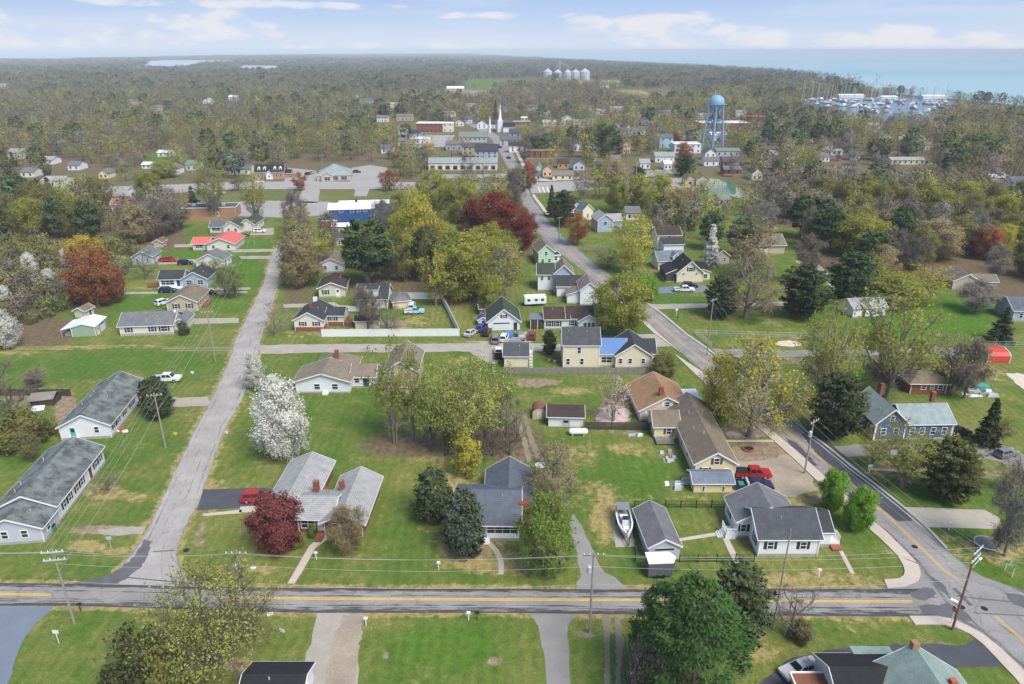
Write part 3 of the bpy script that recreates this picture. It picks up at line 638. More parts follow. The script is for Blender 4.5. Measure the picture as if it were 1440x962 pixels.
    strip('kerb', RIGHT_B[12:25], [(x + 2.2, y - 1.2) for x, y in RIGHT_B[12:25]], 0, 'concrete', 1, .13)
    strip('pavement', [(748, 275), (769, 304)], [(751, 273), (773, 302)], 0, 'walk', 1, .12)
    strip('pavement', [(725, 214), (737, 240), (748, 254), (775, 255), (815, 251)], [(729, 213), (741, 238), (752, 251), (775, 252), (815, 249)], 0, 'walk', 1, .12)
    for px, py in ((1286, 769), (1384, 856), (1257, 760), (1352, 854), (262, 774)):
        x, y = G(px, py); MB().lathe([(.42, .03), (.42, .034)], 14, (x, y, 0)).build('manhole_cover', 'bed_black', kind='structure')
    for pts, w in (([(1345, 838), (1375, 842), (1440, 848)], .12), ([(1341, 827), (1352, 838), (1366, 852)], .28), ([(1300, 805), (1318, 822), (1352, 858), (1400, 905)], .1), ([(176, 812), (240, 818), (280, 822)], .1), ([(215, 776), (246, 774)], .12), ([(1368, 862), (1440, 866)], .1)):
        P = [G(*p) for p in pts]; V = []
        for i, p in enumerate(P):
            q0, q1 = P[max(i - 1, 0)], P[min(i + 1, len(P) - 1)]; dx, dy = q1[0] - q0[0], q1[1] - q0[1]; l = hypot(dx, dy); V += [(p[0] - dy / l * w, p[1] + dx / l * w, .0285), (p[0] + dy / l * w, p[1] - dx / l * w, .0285)]
        o = MB().add(V, [(2 * i + 1, 2 * i + 3, 2 * i + 2, 2 * i) for i in range(len(P) - 1)]).build('crack_seal', 'asphalt_seal', kind='structure')
        if o.data.polygons[0].normal.z < 0: o.data.flip_normals()
    sheet('fallen_petals', [(838, 588), (850, 570), (872, 566), (886, 580), (884, 597), (860, 600)], .008, mat('petals', (.55, .42, .36), .9, .25, .8, fine=(4, .2)), jit=.5, step=.5)
    # painted lines
    def line(a, b_, w, m='yellow_paint', z=.030):
        a = [G(*p) for p in a] if not b_ else None
        P = a
        V = []; F = []
        for i, p in enumerate(P):
            q0 = P[max(i - 1, 0)]; q1 = P[min(i + 1, len(P) - 1)]; dx, dy = q1[0] - q0[0], q1[1] - q0[1]; l = hypot(dx, dy); nx, ny = -dy / l * w / 2, dx / l * w / 2
            V += [(p[0] + nx, p[1] + ny, z), (p[0] - nx, p[1] - ny, z)]
        F = [(2 * i + 1, 2 * i + 3, 2 * i + 2, 2 * i) for i in range(len(P) - 1)]
        o = MB().add(V, F).build('road_marking', m, kind='structure')
        if o.data.polygons[0].normal.z < 0: o.data.flip_normals()
    for dy in (-.95, .95):
        line([(-100, 834 + dy), (0, 835.5 + dy), (72, 837 + dy)], None, .16)
        line([(300, 840.5 + dy), (440, 842 + dy), (700, 843.5 + dy), (880, 844 + dy), (1080, 845.5 + dy), (1283, 846 + dy)], None, .16)
    mid = [((a[0] + b[0]) / 2, (a[1] + b[1]) / 2) for a, b in ((LEFT_B[k], RIGHT_B[k]) for k in range(7, 24))]
    ML = [(784, 343), (826, 377), (866, 405), (900, 432), (942, 469), (977, 497), (1018, 530), (1062, 571), (1110, 610), (1140, 634), (1178, 664), (1210, 692), (1245, 722), (1276, 752), (1303, 778), (1325, 800), (1348, 816)]
    for dx in (-.9, .9):
        line([(x + dx, y - dx * .7) for x, y in ML], None, .11)
        line([(1400 + dx, 867 - dx * .7), (1440 + dx, 902 - dx * .7), (1480, 940)], None, .11)
    line([(x - 3, y + 1.2) for x, y in RIGHT_B[15:24]], None, .10, 'white_paint')
    for k in range(3): line([(757 + 6 * k, 263), (760 + 6 * k, 271)], None, .5, 'white_paint')
    line([(1337, 842), (1347, 847)], None, .5, 'white_paint')
    # haze
    hz = bpy.data.materials.new('haze_air'); hz.use_nodes = True; t = hz.node_tree; t.nodes.clear()
    o = nd(t, 'ShaderNodeOutputMaterial'); v = nd(t, 'ShaderNodeVolumePrincipled'); v.inputs['Color'].default_value = (.86, .93, 1, 1); v.inputs['Anisotropy'].default_value = -.25
    v.inputs['Density'].default_value = HAZE; t.links.new(v.outputs[0], o.inputs['Volume'])
    MB().box(-170000, 170000, -4000, 170000, -1, 72).build('haze', hz, kind='stuff')


HAZE = 1.3e-4
build_setting()
# ------------------------------------------------------------------ trees


def leaf_mat(name, a, b, trans=.25):
    """leaf colour between two tones, by leaf (attribute) and by tree (object random)"""
    m = bpy.data.materials.new('leaves_' + name); m.use_nodes = True; t = m.node_tree; t.nodes.clear()
    o = nd(t, 'ShaderNodeOutputMaterial'); d = nd(t, 'ShaderNodeBsdfDiffuse'); tr = nd(t, 'ShaderNodeBsdfTranslucent'); ms = nd(t, 'ShaderNodeMixShader')
    ms.inputs[0].default_value = trans; t.links.new(d.outputs[0], ms.inputs[1]); t.links.new(tr.outputs[0], ms.inputs[2]); t.links.new(ms.outputs[0], o.inputs[0])
    at_ = nd(t, 'ShaderNodeAttribute', attribute_name='tone'); oi = nd(t, 'ShaderNodeObjectInfo')
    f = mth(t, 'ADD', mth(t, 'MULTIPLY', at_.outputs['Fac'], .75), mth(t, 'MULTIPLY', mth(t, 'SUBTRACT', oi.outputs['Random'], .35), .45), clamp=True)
    mx = nd(t, 'ShaderNodeMix', data_type='RGBA'); t.links.new(f, mx.inputs[0]); mx.inputs[6].default_value = (*a, 1); mx.inputs[7].default_value = (*b, 1)
    t.links.new(mx.outputs[2], d.inputs[0]); t.links.new(mx.outputs[2], tr.inputs[0])
    MATS['leaf_' + name] = m


LEAF = dict(bud=((.235, .25, .036), (.455, .455, .085)), spring=((.29, .32, .06), (.54, .57, .14)), yellow=((.36, .33, .035), (.60, .54, .09)), olive=((.175, .17, .052), (.33, .31, .10)), bare=((.17, .138, .108), (.32, .27, .215)),
            greybare=((.20, .18, .15), (.36, .33, .28)), tan=((.28, .215, .10), (.47, .39, .20)), rust=((.29, .105, .042), (.48, .215, .09)), red=((.155, .024, .024), (.32, .075, .06)), green=((.13, .20, .03), (.27, .36, .07)),
            bright=((.16, .31, .026), (.31, .52, .075)), pine=((.055, .095, .038), (.135, .195, .08)), cedar=((.050, .066, .030), (.12, .145, .064)), bluepine=((.060, .084, .050), (.14, .165, .10)), white=((.68, .67, .58), (.92, .90, .82)),
            plum=((.18, .042, .045), (.38, .14, .125)), pink=((.52, .37, .32), (.76, .61, .55)), shrub=((.095, .105, .038), (.20, .21, .085)), oakpine=((.075, .15, .042), (.19, .30, .095)), yolk=((.44, .34, .03), (.64, .5, .07)))
for k, (a, b) in LEAF.items(): leaf_mat(k, a, b, .12 if k in ('pine', 'cedar', 'bluepine', 'bare', 'greybare') else .38)


def nrm(v): return v / np.maximum(np.linalg.norm(v, axis=-1, keepdims=True), 1e-9)


def twig_cones(A, B, r):
    """three-sided spikes from points A to points B"""
    n = len(A); d = nrm(B - A); ref = np.where(np.abs(d[:, 2:3]) < .9, [[0, 0, 1.]], [[1., 0, 0]])
    e = nrm(np.cross(d, ref)); u = np.cross(e, d); V = np.empty((n, 4, 3))
    for k in range(3): V[:, k] = A + r[:, None] * (e * cos(2.0944 * k) + u * sin(2.0944 * k))
    V[:, 3] = B
    b = (np.arange(n) * 4)[:, None]; F = np.concatenate([b + np.array([[0, 1, 3]]), b + np.array([[1, 2, 3]]), b + np.array([[2, 0, 3]])])
    return V.reshape(-1, 3), F


def leaf_faces(rng, P, size, tone, flat=0.0, long=1.3, dirs=None):
    """diamond leaves at points P, random facing (flat=1 lies level)"""
    n = len(P); a = nrm(rng.normal(size=(n, 3)) * [1, 1, 1 - .8 * flat]) if dirs is None else nrm(dirs + rng.normal(size=(n, 3)) * .35)
    q = rng.normal(size=(n, 3)) + [0, 0, 2.2 * flat]; b = nrm(np.cross(a, q)); s = size * np.clip(rng.lognormal(-.06, .42, (n, 1)), .35, 2.2)
    V = np.stack([P - a * s * long / 2, P + b * s / 2, P + a * s * long / 2, P - b * s / 2], 1).reshape(-1, 3)
    F = np.arange(n * 4).reshape(n, 4)
    return V, F, np.repeat(tone, 4)


def envelope(shape, t):
    t = np.clip(t, 0, 1)
    if shape == 'round': return np.sqrt(np.clip(1 - (2 * t - .92) ** 2 / 1.18, 0, 1))
    if shape == 'vase': return np.clip(.34 + 1.0 * t, 0, 1) * np.sqrt(np.clip(1 - np.clip((t - .5) / .5, 0, 1) ** 2.4, 0, 1))
    if shape == 'oval': return np.sqrt(np.clip(1 - (2 * t - .84) ** 2 / 1.36, 0, 1)) * (1 - .25 * t)
    if shape == 'cone': return (1 - t) ** .85 * .98 + .02
    if shape == 'wide': return np.sqrt(np.clip(1 - (1.6 * t - .6) ** 2, 0, 1))
    return np.ones_like(t)


def deciduous(seed, h=12., r=5., base=.25, shape='round', n1=9, n2=6, n3=7, leaves=18, size=.24, spread=.55, tr=.26, multi=1, fork=.45, curl=.25, low=False):
    """trunk + limbs + twigs, leaf clumps at the twig ends. Returns (trunk mesh data, crown mesh data)."""
    rng = np.random.default_rng(seed); TV = []; TF = []; nb = 0

    def tube(P, R_, k=5):
        nonlocal nb
        m = MB().tube(P, list(R_), k, cap=False); TV.append(np.array(m.v)); F = np.array(m.f) + nb
        TF.append(np.concatenate([F[:, :3], F[:, [0, 2, 3]]])); nb += len(m.v)
    zb = h * base; lev = []
    for mt in range(multi):
        off = np.array([0, 0, 0.]) if multi == 1 else np.array([cos(mt * 2.4), sin(mt * 2.4), 0]) * tr * 1.3
        lean = rng.normal(size=2) * h * .03 + (off[:2] * 2.2 if multi > 1 else 0)
        top = h * (.62 + .15 * rng.random())
        zs = np.array([-.1, zb * .5, zb, (zb + top) / 2, top]); K = zs / top
        pts = np.stack([off[0] + lean[0] * K + rng.normal(size=5) * .06 * K * h * .2, off[1] + lean[1] * K + rng.normal(size=5) * .06 * K * h * .2, zs], 1)
        tube(pts, tr / math.sqrt(multi) * np.array([1.35, 1, .85, .5, .16]), 7); lev.append(pts)
    A_all = []; B_all = []; rad = []; C = []; tips = []
    for i in range(n1):
        pts = lev[i % multi]; t = (i + .5 + rng.uniform(-.3, .3)) / n1; ang = i * 2.39996 + rng.uniform(-.35, .35)
        z = zb + t * (h - zb); rr = envelope(shape, np.array(t)) * r * rng.uniform(.55, .8)
        P = np.array([cos(ang) * rr, sin(ang) * rr, z])
        z0 = max(zb * .75, min(z - rr * rng.uniform(.5, 1.0) - .08 * h, pts[-1][2] - .1)); z0 = min(z0, z - .1)
        if low: z0 = zb * rng.uniform(.55, 1.5)
        s = np.array([np.interp(z0, pts[:, 2], pts[:, 0]), np.interp(z0, pts[:, 2], pts[:, 1]), z0])
        mid = s * .5 + P * .5 + np.array([cos(ang), sin(ang), 0]) * rr * curl * .6 - np.array([0, 0, 1]) * rr * curl * .2
        q = np.linspace(0, 1, 6)[:, None]; B = (1 - q) ** 2 * s + 2 * q * (1 - q) * mid + q ** 2 * P
        B[1:-1] += rng.normal(size=(4, 3)) * .03 * rr
        r0 = tr * (rng.uniform(.36, .52) if not low else rng.uniform(.26, .40)); tube(B, np.linspace(r0, .05, 6), 5)
        for j in range(n2):
            u = rng.uniform(.35, 1); o = np.array([np.interp(u, q[:, 0], B[:, k]) for k in range(3)])
            d = nrm(rng.normal(size=3) + np.array([cos(ang), sin(ang), .5]) * .8); ln = r * rng.uniform(.28, .52)
            Q = o + d * ln; tq = (Q[2] - zb) / (h - zb); lim = envelope(shape, np.array(tq)) * r * 1.04; hr = hypot(Q[0], Q[1])
            if hr > lim: Q[:2] *= lim / max(hr, 1e-6)
            Q[2] = min(max(Q[2], zb * .8), h * .985)
            m_ = (o + Q) / 2 + rng.normal(size=3) * ln * .08 + np.array([0, 0, ln * .08])
            tube([o, m_, Q], (r0 * .42, r0 * .25, .025), 4)
            for k in range(n3):
                v = rng.uniform(.3, 1); a = o + (Q - o) * v; dd = nrm(rng.normal(size=3) + nrm(Q - o) * .9 + [0, 0, .25]); l2 = r * rng.uniform(.10, .24)
                A_all.append(a); B_all.append(a + dd * l2); rad.append(.022 + .012 * rng.random())
    A_all = np.array(A_all); B_all = np.array(B_all); V, F = twig_cones(A_all, B_all, np.array(rad) * r / 4.5)
    TV.append(V); TF.append(F + nb); nb += len(V)
    n = len(A_all); idx = np.repeat(np.arange(n), leaves); f = rng.uniform(.35, 1.1, len(idx))[:, None]
    P = A_all[idx] + (B_all - A_all)[idx] * f + rng.normal(size=(len(idx), 3)) * spread * [1, 1, .75]
    keep = P[:, 2] > (h * .36 if low else zb * .55); P = P[keep]; idx = idx[keep]
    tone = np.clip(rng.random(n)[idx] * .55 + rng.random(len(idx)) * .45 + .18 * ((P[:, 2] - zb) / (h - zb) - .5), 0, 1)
    return (np.concatenate(TV), np.concatenate(TF)), leaf_faces(rng, P, size, tone)


def bare_tree(seed, **kw):
    """crown of fine twigs only: long thin slivers"""
    kw = dict(dict(n1=11, n2=7, n3=9, leaves=9, size=.5, spread=.38), **kw)
    (TV, TF), _ = deciduous(seed, **dict(kw, leaves=1, size=.01))
    rng = np.random.default_rng(seed + 9); n3 = len(TV)
    # twig tips again, from the spikes at the end of the trunk arrays
    k = kw['n1'] * kw['n2'] * kw['n3']; sp = TV[-k * 4:].reshape(k, 4, 3); A = sp[:, :3].mean(1); B = sp[:, 3]
    idx = np.repeat(np.arange(k), kw['leaves']); f = rng.uniform(.2, 1.15, len(idx))[:, None]
    P = A[idx] + (B - A)[idx] * f + rng.normal(size=(len(idx), 3)) * kw['spread']
    d = nrm((B - A)[idx] + [0, 0, .2]); tone = np.clip(rng.random(k)[idx] * .5 + rng.random(len(idx)) * .5, 0, 1)
    n = len(P); a = nrm(d + rng.normal(size=(n, 3)) * .55); b = nrm(np.cross(a, rng.normal(size=(n, 3)))); s = kw['size'] * rng.uniform(.6, 1.4, (n, 1)); w = .075 * kw.get('h', 12) / 12
    V = np.stack([P - a * s, P + b * w / 2, P + a * s, P - b * w / 2], 1).reshape(-1, 3)
    return (TV, TF), (V, np.arange(n * 4).reshape(n, 4), np.repeat(tone, 4))


def conifer(seed, h=10., r=2.6, base=.06, shape='cone', whorls=22, per=9, leaves=34, size=.26, droop=-.15, gap=0., tr=.2, clump=.0, long=1.6):
    rng = np.random.default_rng(seed); m = MB().tube([(0, 0, -.1), (0, 0, h * .5), (0, 0, h * .97)], [tr, tr * .6, .03], 7, cap=False)
    TV = [np.array(m.v)]; F = np.array(m.f); TF = [np.concatenate([F[:, :3], F[:, [0, 2, 3]]])]; nb = len(m.v); A = []; B = []
    for i in range(whorls):
        t = (i + rng.random()) / whorls; z = h * (base + (1 - base) * t)
        rr = envelope(shape, np.array(t)) * r
        for k in range(max(4, int(per * (1 - .4 * t)))):
            if rng.random() < gap: continue
            an = rng.uniform(0, 2 * pi); l = rr * rng.uniform(.7, 1.12)
            A.append((0, 0, z)); B.append((cos(an) * l, sin(an) * l, z + l * (droop + rng.uniform(-.12, .12))))
    A = np.array(A, float); B = np.array(B, float); V, F = twig_cones(A, B, np.full(len(A), .05)); TV.append(V); TF.append(F + nb)
    n = len(A); idx = np.repeat(np.arange(n), leaves)
    f = (rng.random(len(idx)) ** .55 if not clump else 1 - np.abs(rng.normal(size=len(idx))) * clump)[:, None]; f = np.clip(f, .05, 1.08)
    ln = np.linalg.norm(B - A, axis=1)[idx][:, None]; d = nrm(B - A)[idx]; side = nrm(np.cross(d, [0, 0, 1.])) * rng.normal(size=(len(idx), 1)) * (.13 * ln * (1.15 - f) + .1 + (.22 * r / 3 if clump else 0))
    P = A[idx] + (B - A)[idx] * f + side + rng.normal(size=(len(idx), 3)) * ([.1, .1, .12] if not clump else [.22, .22, .26])
    tone = np.clip(rng.random(n)[idx] * .6 + rng.random(len(idx)) * .4, 0, 1)
    return (np.concatenate(TV), np.concatenate(TF)), leaf_faces(rng, P, size, tone, flat=.45, long=long, dirs=d + [0, 0, -.15])


PROTO = {}


def outward(V, h, r, k):
    """wind each leaf to face out of the crown and lean its normal outward, as leaves hang towards the light"""
    Q = V.reshape(-1, 4, 3); c = Q.mean(1); n = nrm(np.cross(Q[:, 1] - Q[:, 0], Q[:, 3] - Q[:, 0])); o = nrm((c - [0, 0, h * .45]) / [r, r, h * .5] + [0, 0, .25])
    fl = (n * o).sum(1) < 0; Q = Q.copy(); Q[fl] = Q[fl][:, [0, 3, 2, 1]]; n[fl] *= -1
    return Q.reshape(-1, 3), np.repeat(nrm(o * k + n * (1 - k)), 4, 0)



def proto(kind):
    """(trunk mesh, crown mesh, height, radius) of one of the tree forms; built once, shared by every tree of that form"""
    if kind in PROTO: return PROTO[kind]
    f, n = kind[:-1], int(kind[-1]); sd = zlib.crc32(kind.encode()) % 9999
    if f == 'sparse': h, r = 14, 5.6; g = deciduous(sd, h, r, .20, 'vase', 10, 7, 7, 9, .22, .42, .30, multi=1 + n % 2)
    elif f == 'fan': h, r = 15, 6.0; g = deciduous(sd, h, r, .14, 'vase', 17, 8, 8, 9, .16, .42, .36, multi=2, low=True, curl=.12)
    elif f == 'junction': h, r = 13, 8.5; g = deciduous(sd, h, r, .16, 'wide', 14, 9, 9, 10, .15, .5, .32, multi=2, curl=.3, low=True)
    elif f == 'airy': h, r = 13, 4.6; g = deciduous(sd, h, r, .16, 'vase', 13, 7, 8, 7, .165, .42, .19, multi=3, low=True, curl=.15)
    elif f == 'full': h, r = 13, 5.6; g = deciduous(sd, h, r, .16, 'round', 15, 8, 9, 17, .19, .48, .30)
    elif f == 'dense': h, r = 7, 3.6; g = deciduous(sd, h, r, .16, 'round', 13, 8, 8, 26, .17, .34, .18)
    elif f == 'blossom': h, r = 10, 4.2; g = deciduous(sd, h, r, .14, 'oval', 17, 9, 9, 16, .135, .28, .22)
    elif f == 'limb': h, r = 13, 6.8; g = deciduous(sd, h, r, .22, 'wide', 13, 9, 9, 7, .16, .38, .5, curl=.4)
    elif f == 'bare': h, r = 13, 5.0; g = bare_tree(sd, h=h, r=r, base=.2, shape='vase', tr=.24)
    elif f == 'bareopen': h, r = 8, 4.0; g = bare_tree(sd, h=h, r=r, base=.2, shape='wide', n1=8, n2=5, n3=6, leaves=4, size=.34, spread=.28, tr=.26, curl=.4)
    elif f == 'cone': h, r = 10, 2.9; g = conifer(sd, h, r)
    elif f == 'cedar': h, r = 9, 4.0; g = conifer(sd, h, r, .04, 'round', 22, 13, 50, .23, .22, 0, .2)
    elif f == 'spruce': h, r = 8, 3.0; g = conifer(sd, h, r, .14, 'oval', 17, 10, 50, .24, -.1, .1, .2, .22)
    elif f == 'pine': h, r = 15, 5.2; g = conifer(sd, h, r, .26, 'round', 17, 9, 80, .36, .10, .06, .3, .2)
    elif f == 'bigpine': h, r = 13, 6.4; g = conifer(sd, h, r, .05, 'oval', 19, 10, 230, .15, .16, .30, .35, .15, long=2.6)
    elif f == 'shrub': h, r = 3, 2.2; g = deciduous(sd, h, r, .05, 'round', 11, 6, 6, 20, .12, .28, .07, multi=3)
    elif f == 'slim': h, r = 9, 2.6; g = deciduous(sd, h, r, .14, 'oval', 10, 6, 6, 10, .2, .35, .13)
    (TV, TF), (V, F, tone) = g
    V, nm = outward(V, h, r, .0 if f.startswith('bare') else .5)
    tm = np_mesh('trunk_' + f, TV, TF, 3); cm_ = np_mesh('crown_' + f, V, F, 4, {'tone': ('FLOAT', tone)}, nm)
    PROTO[kind] = (tm, cm_, h, r, V, F, tone, TV, TF)
    return PROTO[kind]


NTREE = [0]; TREES = []


def tree(px, py, ytop, wpx, kind, leaf, label, group=None, name='tree', bark='bark', xy=None, hw=None, cat='tree', top='crown'):
    """a tree at ground pixel (px, py), its top at row ytop, crown wpx pixels wide"""
    x, y = xy or G(px, py); h, w = hw or (zt(px, py, ytop), wpx / (FPX / (y * CP + (HCAM - 5) * SP)))
    tm, cm_, h0, r0 = proto(kind)[:4]; rng = random.Random(int(x * 37 + y * 91))
    t = thing(name, label, cat, (x, y, 0), rng.uniform(0, 6.28), group)
    t.scale = (w / 2.22 / r0, w / 2.22 / r0, h / h0 * .98)
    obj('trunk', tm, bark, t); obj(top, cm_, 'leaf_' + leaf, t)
    NTREE[0] += 1; TREES.append((x, y, w / 2))
    if xy is None: SEEN.append((px - wpx * .33, px + wpx * .33, ytop + (py - ytop) * .12, py - (py - ytop) * .35, y))
    return t
# ------------------------------------------------------------------ houses

def Wn(side, z, w, h, kind, *us): return [(side, u, z, w, h, kind) for u in us]


def B(x, y, w, d, h, roof, rise, wall, rm, win=(), ov=.35, z0=0., trim='trim', base=.35, basem='foundation', wall2=None):
    return dict(x=x, y=y, w=w, d=d, h=h, roof=roof, rise=rise, wall=wall, rm=rm, win=win, ov=ov, z0=z0, trim=trim, base=base, basem=basem)


def roof_parts(root, b, small=False):
    x, y, w, d, h, r, ov = (b[k] for k in ('x', 'y', 'w', 'd', 'h', 'rise', 'ov')); t = .17; k = b['roof']; rf = MB(); tr = MB(); e = .006
    if k in ('gx', 'gy'):
        sp, ln, s0, l0 = (d, w, y, x) if k == 'gx' else (w, d, x, y); s = r / (sp / 2)
        prof = [(s0 - ov, h - s * ov + e), (s0 + sp / 2, h + r + e), (s0 + sp + ov, h - s * ov + e), (s0 + sp + ov, h - s * ov + t), (s0 + sp / 2, h + r + t), (s0 - ov, h - s * ov + t)]

        def P(a, z, l): return (l, a, z) if k == 'gx' else (a, l, z)
        L0, L1 = l0 - ov, l0 + ln + ov
        V = [P(a, z, L0) for a, z in prof] + [P(a, z, L1) for a, z in prof]
        rf.add(V, [(0, 1, 4, 5), (1, 2, 3, 4), (6, 11, 10, 7), (7, 10, 9, 8)] + [((i + 1) % 6, i, 6 + i, 6 + (i + 1) % 6) for i in range(6)])
        if not small:
            for q in (L0 - .03, L1 + .03):
                for i, j in ((0, 1), (1, 2)):
                    a = P(prof[i][0], prof[i][1] + t * .5 - .03, q); c = P(prof[j][0], prof[j][1] + t * .5 - .03, q); tr.bar(a, c, .06, .22)
            for a in (s0 - ov - .03, s0 + sp + ov + .03): tr.bar(P(a, h - s * ov + .06, L0), P(a, h - s * ov + .06, L1), .05, .16)
    elif k == 'hip':
        m = min(w, d) / 2; s = r / m; z = h - s * ov; q = [(x - ov, y - ov), (x + w + ov, y - ov), (x + w + ov, y + d + ov), (x - ov, y + d + ov)]
        if w >= d: a, c = (x + d / 2, y + d / 2), (x + w - d / 2 + 1e-3, y + d / 2); f = [(0, 1, 5, 4), (1, 2, 5), (2, 3, 4, 5), (3, 0, 4)]
        else: a, c = (x + w / 2, y + w / 2), (x + w / 2, y + d - w / 2 + 1e-3); f = [(0, 1, 4), (1, 2, 5, 4), (2, 3, 5), (3, 0, 4, 5)]
        V = [(*p, z + t) for p in q] + [(*a, h + r + t), (*c, h + r + t)] + [(*p, z + e) for p in q]
        rf.add(V, f + [(6, 7, 1, 0), (7, 8, 2, 1), (8, 9, 3, 2), (9, 6, 0, 3), (9, 8, 7, 6)])
        if not small:
            for i in range(4): tr.bar((*q[i], z + .07), (*q[(i + 1) % 4], z + .07), .05, .17)
    elif k in ('sy', 'sx', 'sxr'):     # single slope: rises towards the back / towards +x / towards -x
        if k == 'sy':
            s = r / d; za = h - s * ov; zb = h + r + s * ov * .2
            V = [(x - ov, y - ov, za), (x + w + ov, y - ov, za), (x + w + ov, y + d, zb), (x - ov, y + d, zb)]
        else:
            s = r / w; lo, hi = (h - s * ov, h + r) if k == 'sx' else (h + r, h - s * ov)
            xa, xb = (x - ov, x + w) if k == 'sx' else (x, x + w + ov)
            V = [(xa, y - ov, lo), (xb, y - ov, hi), (xb, y + d + ov, hi), (xa, y + d + ov, lo)]
        rf.add([(a, c, z + e) for a, c, z in V] + [(a, c, z + t) for a, c, z in V], [(3, 2, 1, 0), (4, 5, 6, 7), (0, 1, 5, 4), (1, 2, 6, 5), (2, 3, 7, 6), (3, 0, 4, 7)])
        if not small: tr.bar((V[0][0], V[0][1] - .03, V[0][2] + .08), (V[1][0], V[1][1] - .03, V[1][2] + .08), .05, .19)
    elif k == 'flat':
        rf.box(x - ov, x + w + ov, y - ov, y + d + ov, h + e, h + .14)
        if not small:
            for q in ((x - ov - .05, x + w + ov + .05, y - ov - .06, y - ov + .1), (x - ov - .05, x + w + ov + .05, y + d + ov - .1, y + d + ov + .06), (x - ov - .06, x - ov + .1, y - ov + .1, y + d + ov - .1), (x + w + ov - .1, x + w + ov + .06, y - ov + .1, y + d + ov - .1)): tr.box(*q, h + .01, h + .32)
    ro = rf.build('roof', b['rm'] if b['rm'] in MATS else 'shingle_' + b['rm'], root)
    if tr.v and b['trim']: tr.build('fascia', b['trim'], root)
    return ro


def wall_parts(root, b):
    x, y, w, d, h, r, z0 = (b[k] for k in ('x', 'y', 'w', 'd', 'h', 'rise', 'z0')); k = b['roof']; wl = MB(); zb = z0 + (b['base'] if z0 == 0 else 0)
    if k == 'gx': prof = [(y, zb), (y + d, zb), (y + d, h), (y + d / 2, h + r), (y, h)]; V = [(x, a, z) for a, z in prof] + [(x + w, a, z) for a, z in prof]; n = 5
    elif k == 'gy': prof = [(x, zb), (x + w, zb), (x + w, h), (x + w / 2, h + r), (x, h)]; V = [(a, y, z) for a, z in prof] + [(a, y + d, z) for a, z in prof]; n = 5
    elif k == 'sy': prof = [(y, zb), (y + d, zb), (y + d, h + r), (y, h)]; V = [(x, a, z) for a, z in prof] + [(x + w, a, z) for a, z in prof]; n = 4
    elif k in ('sx', 'sxr'): prof = [(x, zb), (x + w, zb), (x + w, h + (r if k == 'sx' else 0)), (x, h + (0 if k == 'sx' else r))]; V = [(a, y, z) for a, z in prof] + [(a, y + d, z) for a, z in prof]; n = 4
    else: prof = [(x, zb), (x + w, zb), (x + w, h), (x, h)]; V = [(a, y, z) for a, z in prof] + [(a, y + d, z) for a, z in prof]; n = 4
    F = [tuple(range(n)), tuple(range(n, 2 * n))[::-1]] + [((i + 1) % n, i, n + i, n + (i + 1) % n) for i in range(n)]
    wl.add(V, F); wl.build('wall', b['wall'] if b['wall'] in MATS else 'siding_' + b['wall'], root)
    if b['base'] and z0 == 0: MB().box(x + .02, x + w - .02, y + .02, y + d - .02, -.1, zb + .002).build('foundation', b['basem'], root)


def side_fn(b, side):
    x, y, w, d = (b[k] for k in ('x', 'y', 'w', 'd'))
    if side == 'f': return lambda u, o, z: (x + u, y - o, z)
    if side == 'b': return lambda u, o, z: (x + u, y + d + o, z)
    if side == 'l': return lambda u, o, z: (x - o, y + u, z)
    return lambda u, o, z: (x + w + o, y + u, z)


def panel(mb, f, u0, u1, z0, z1, o0, o1):
    c = [f(u, o, z) for o in (o0, o1) for u, z in ((u0, z0), (u1, z0), (u1, z1), (u0, z1))]
    mb.add(c, [(3, 2, 1, 0), (4, 5, 6, 7), (0, 1, 5, 4), (1, 2, 6, 5), (2, 3, 7, 6), (3, 0, 4, 7)])


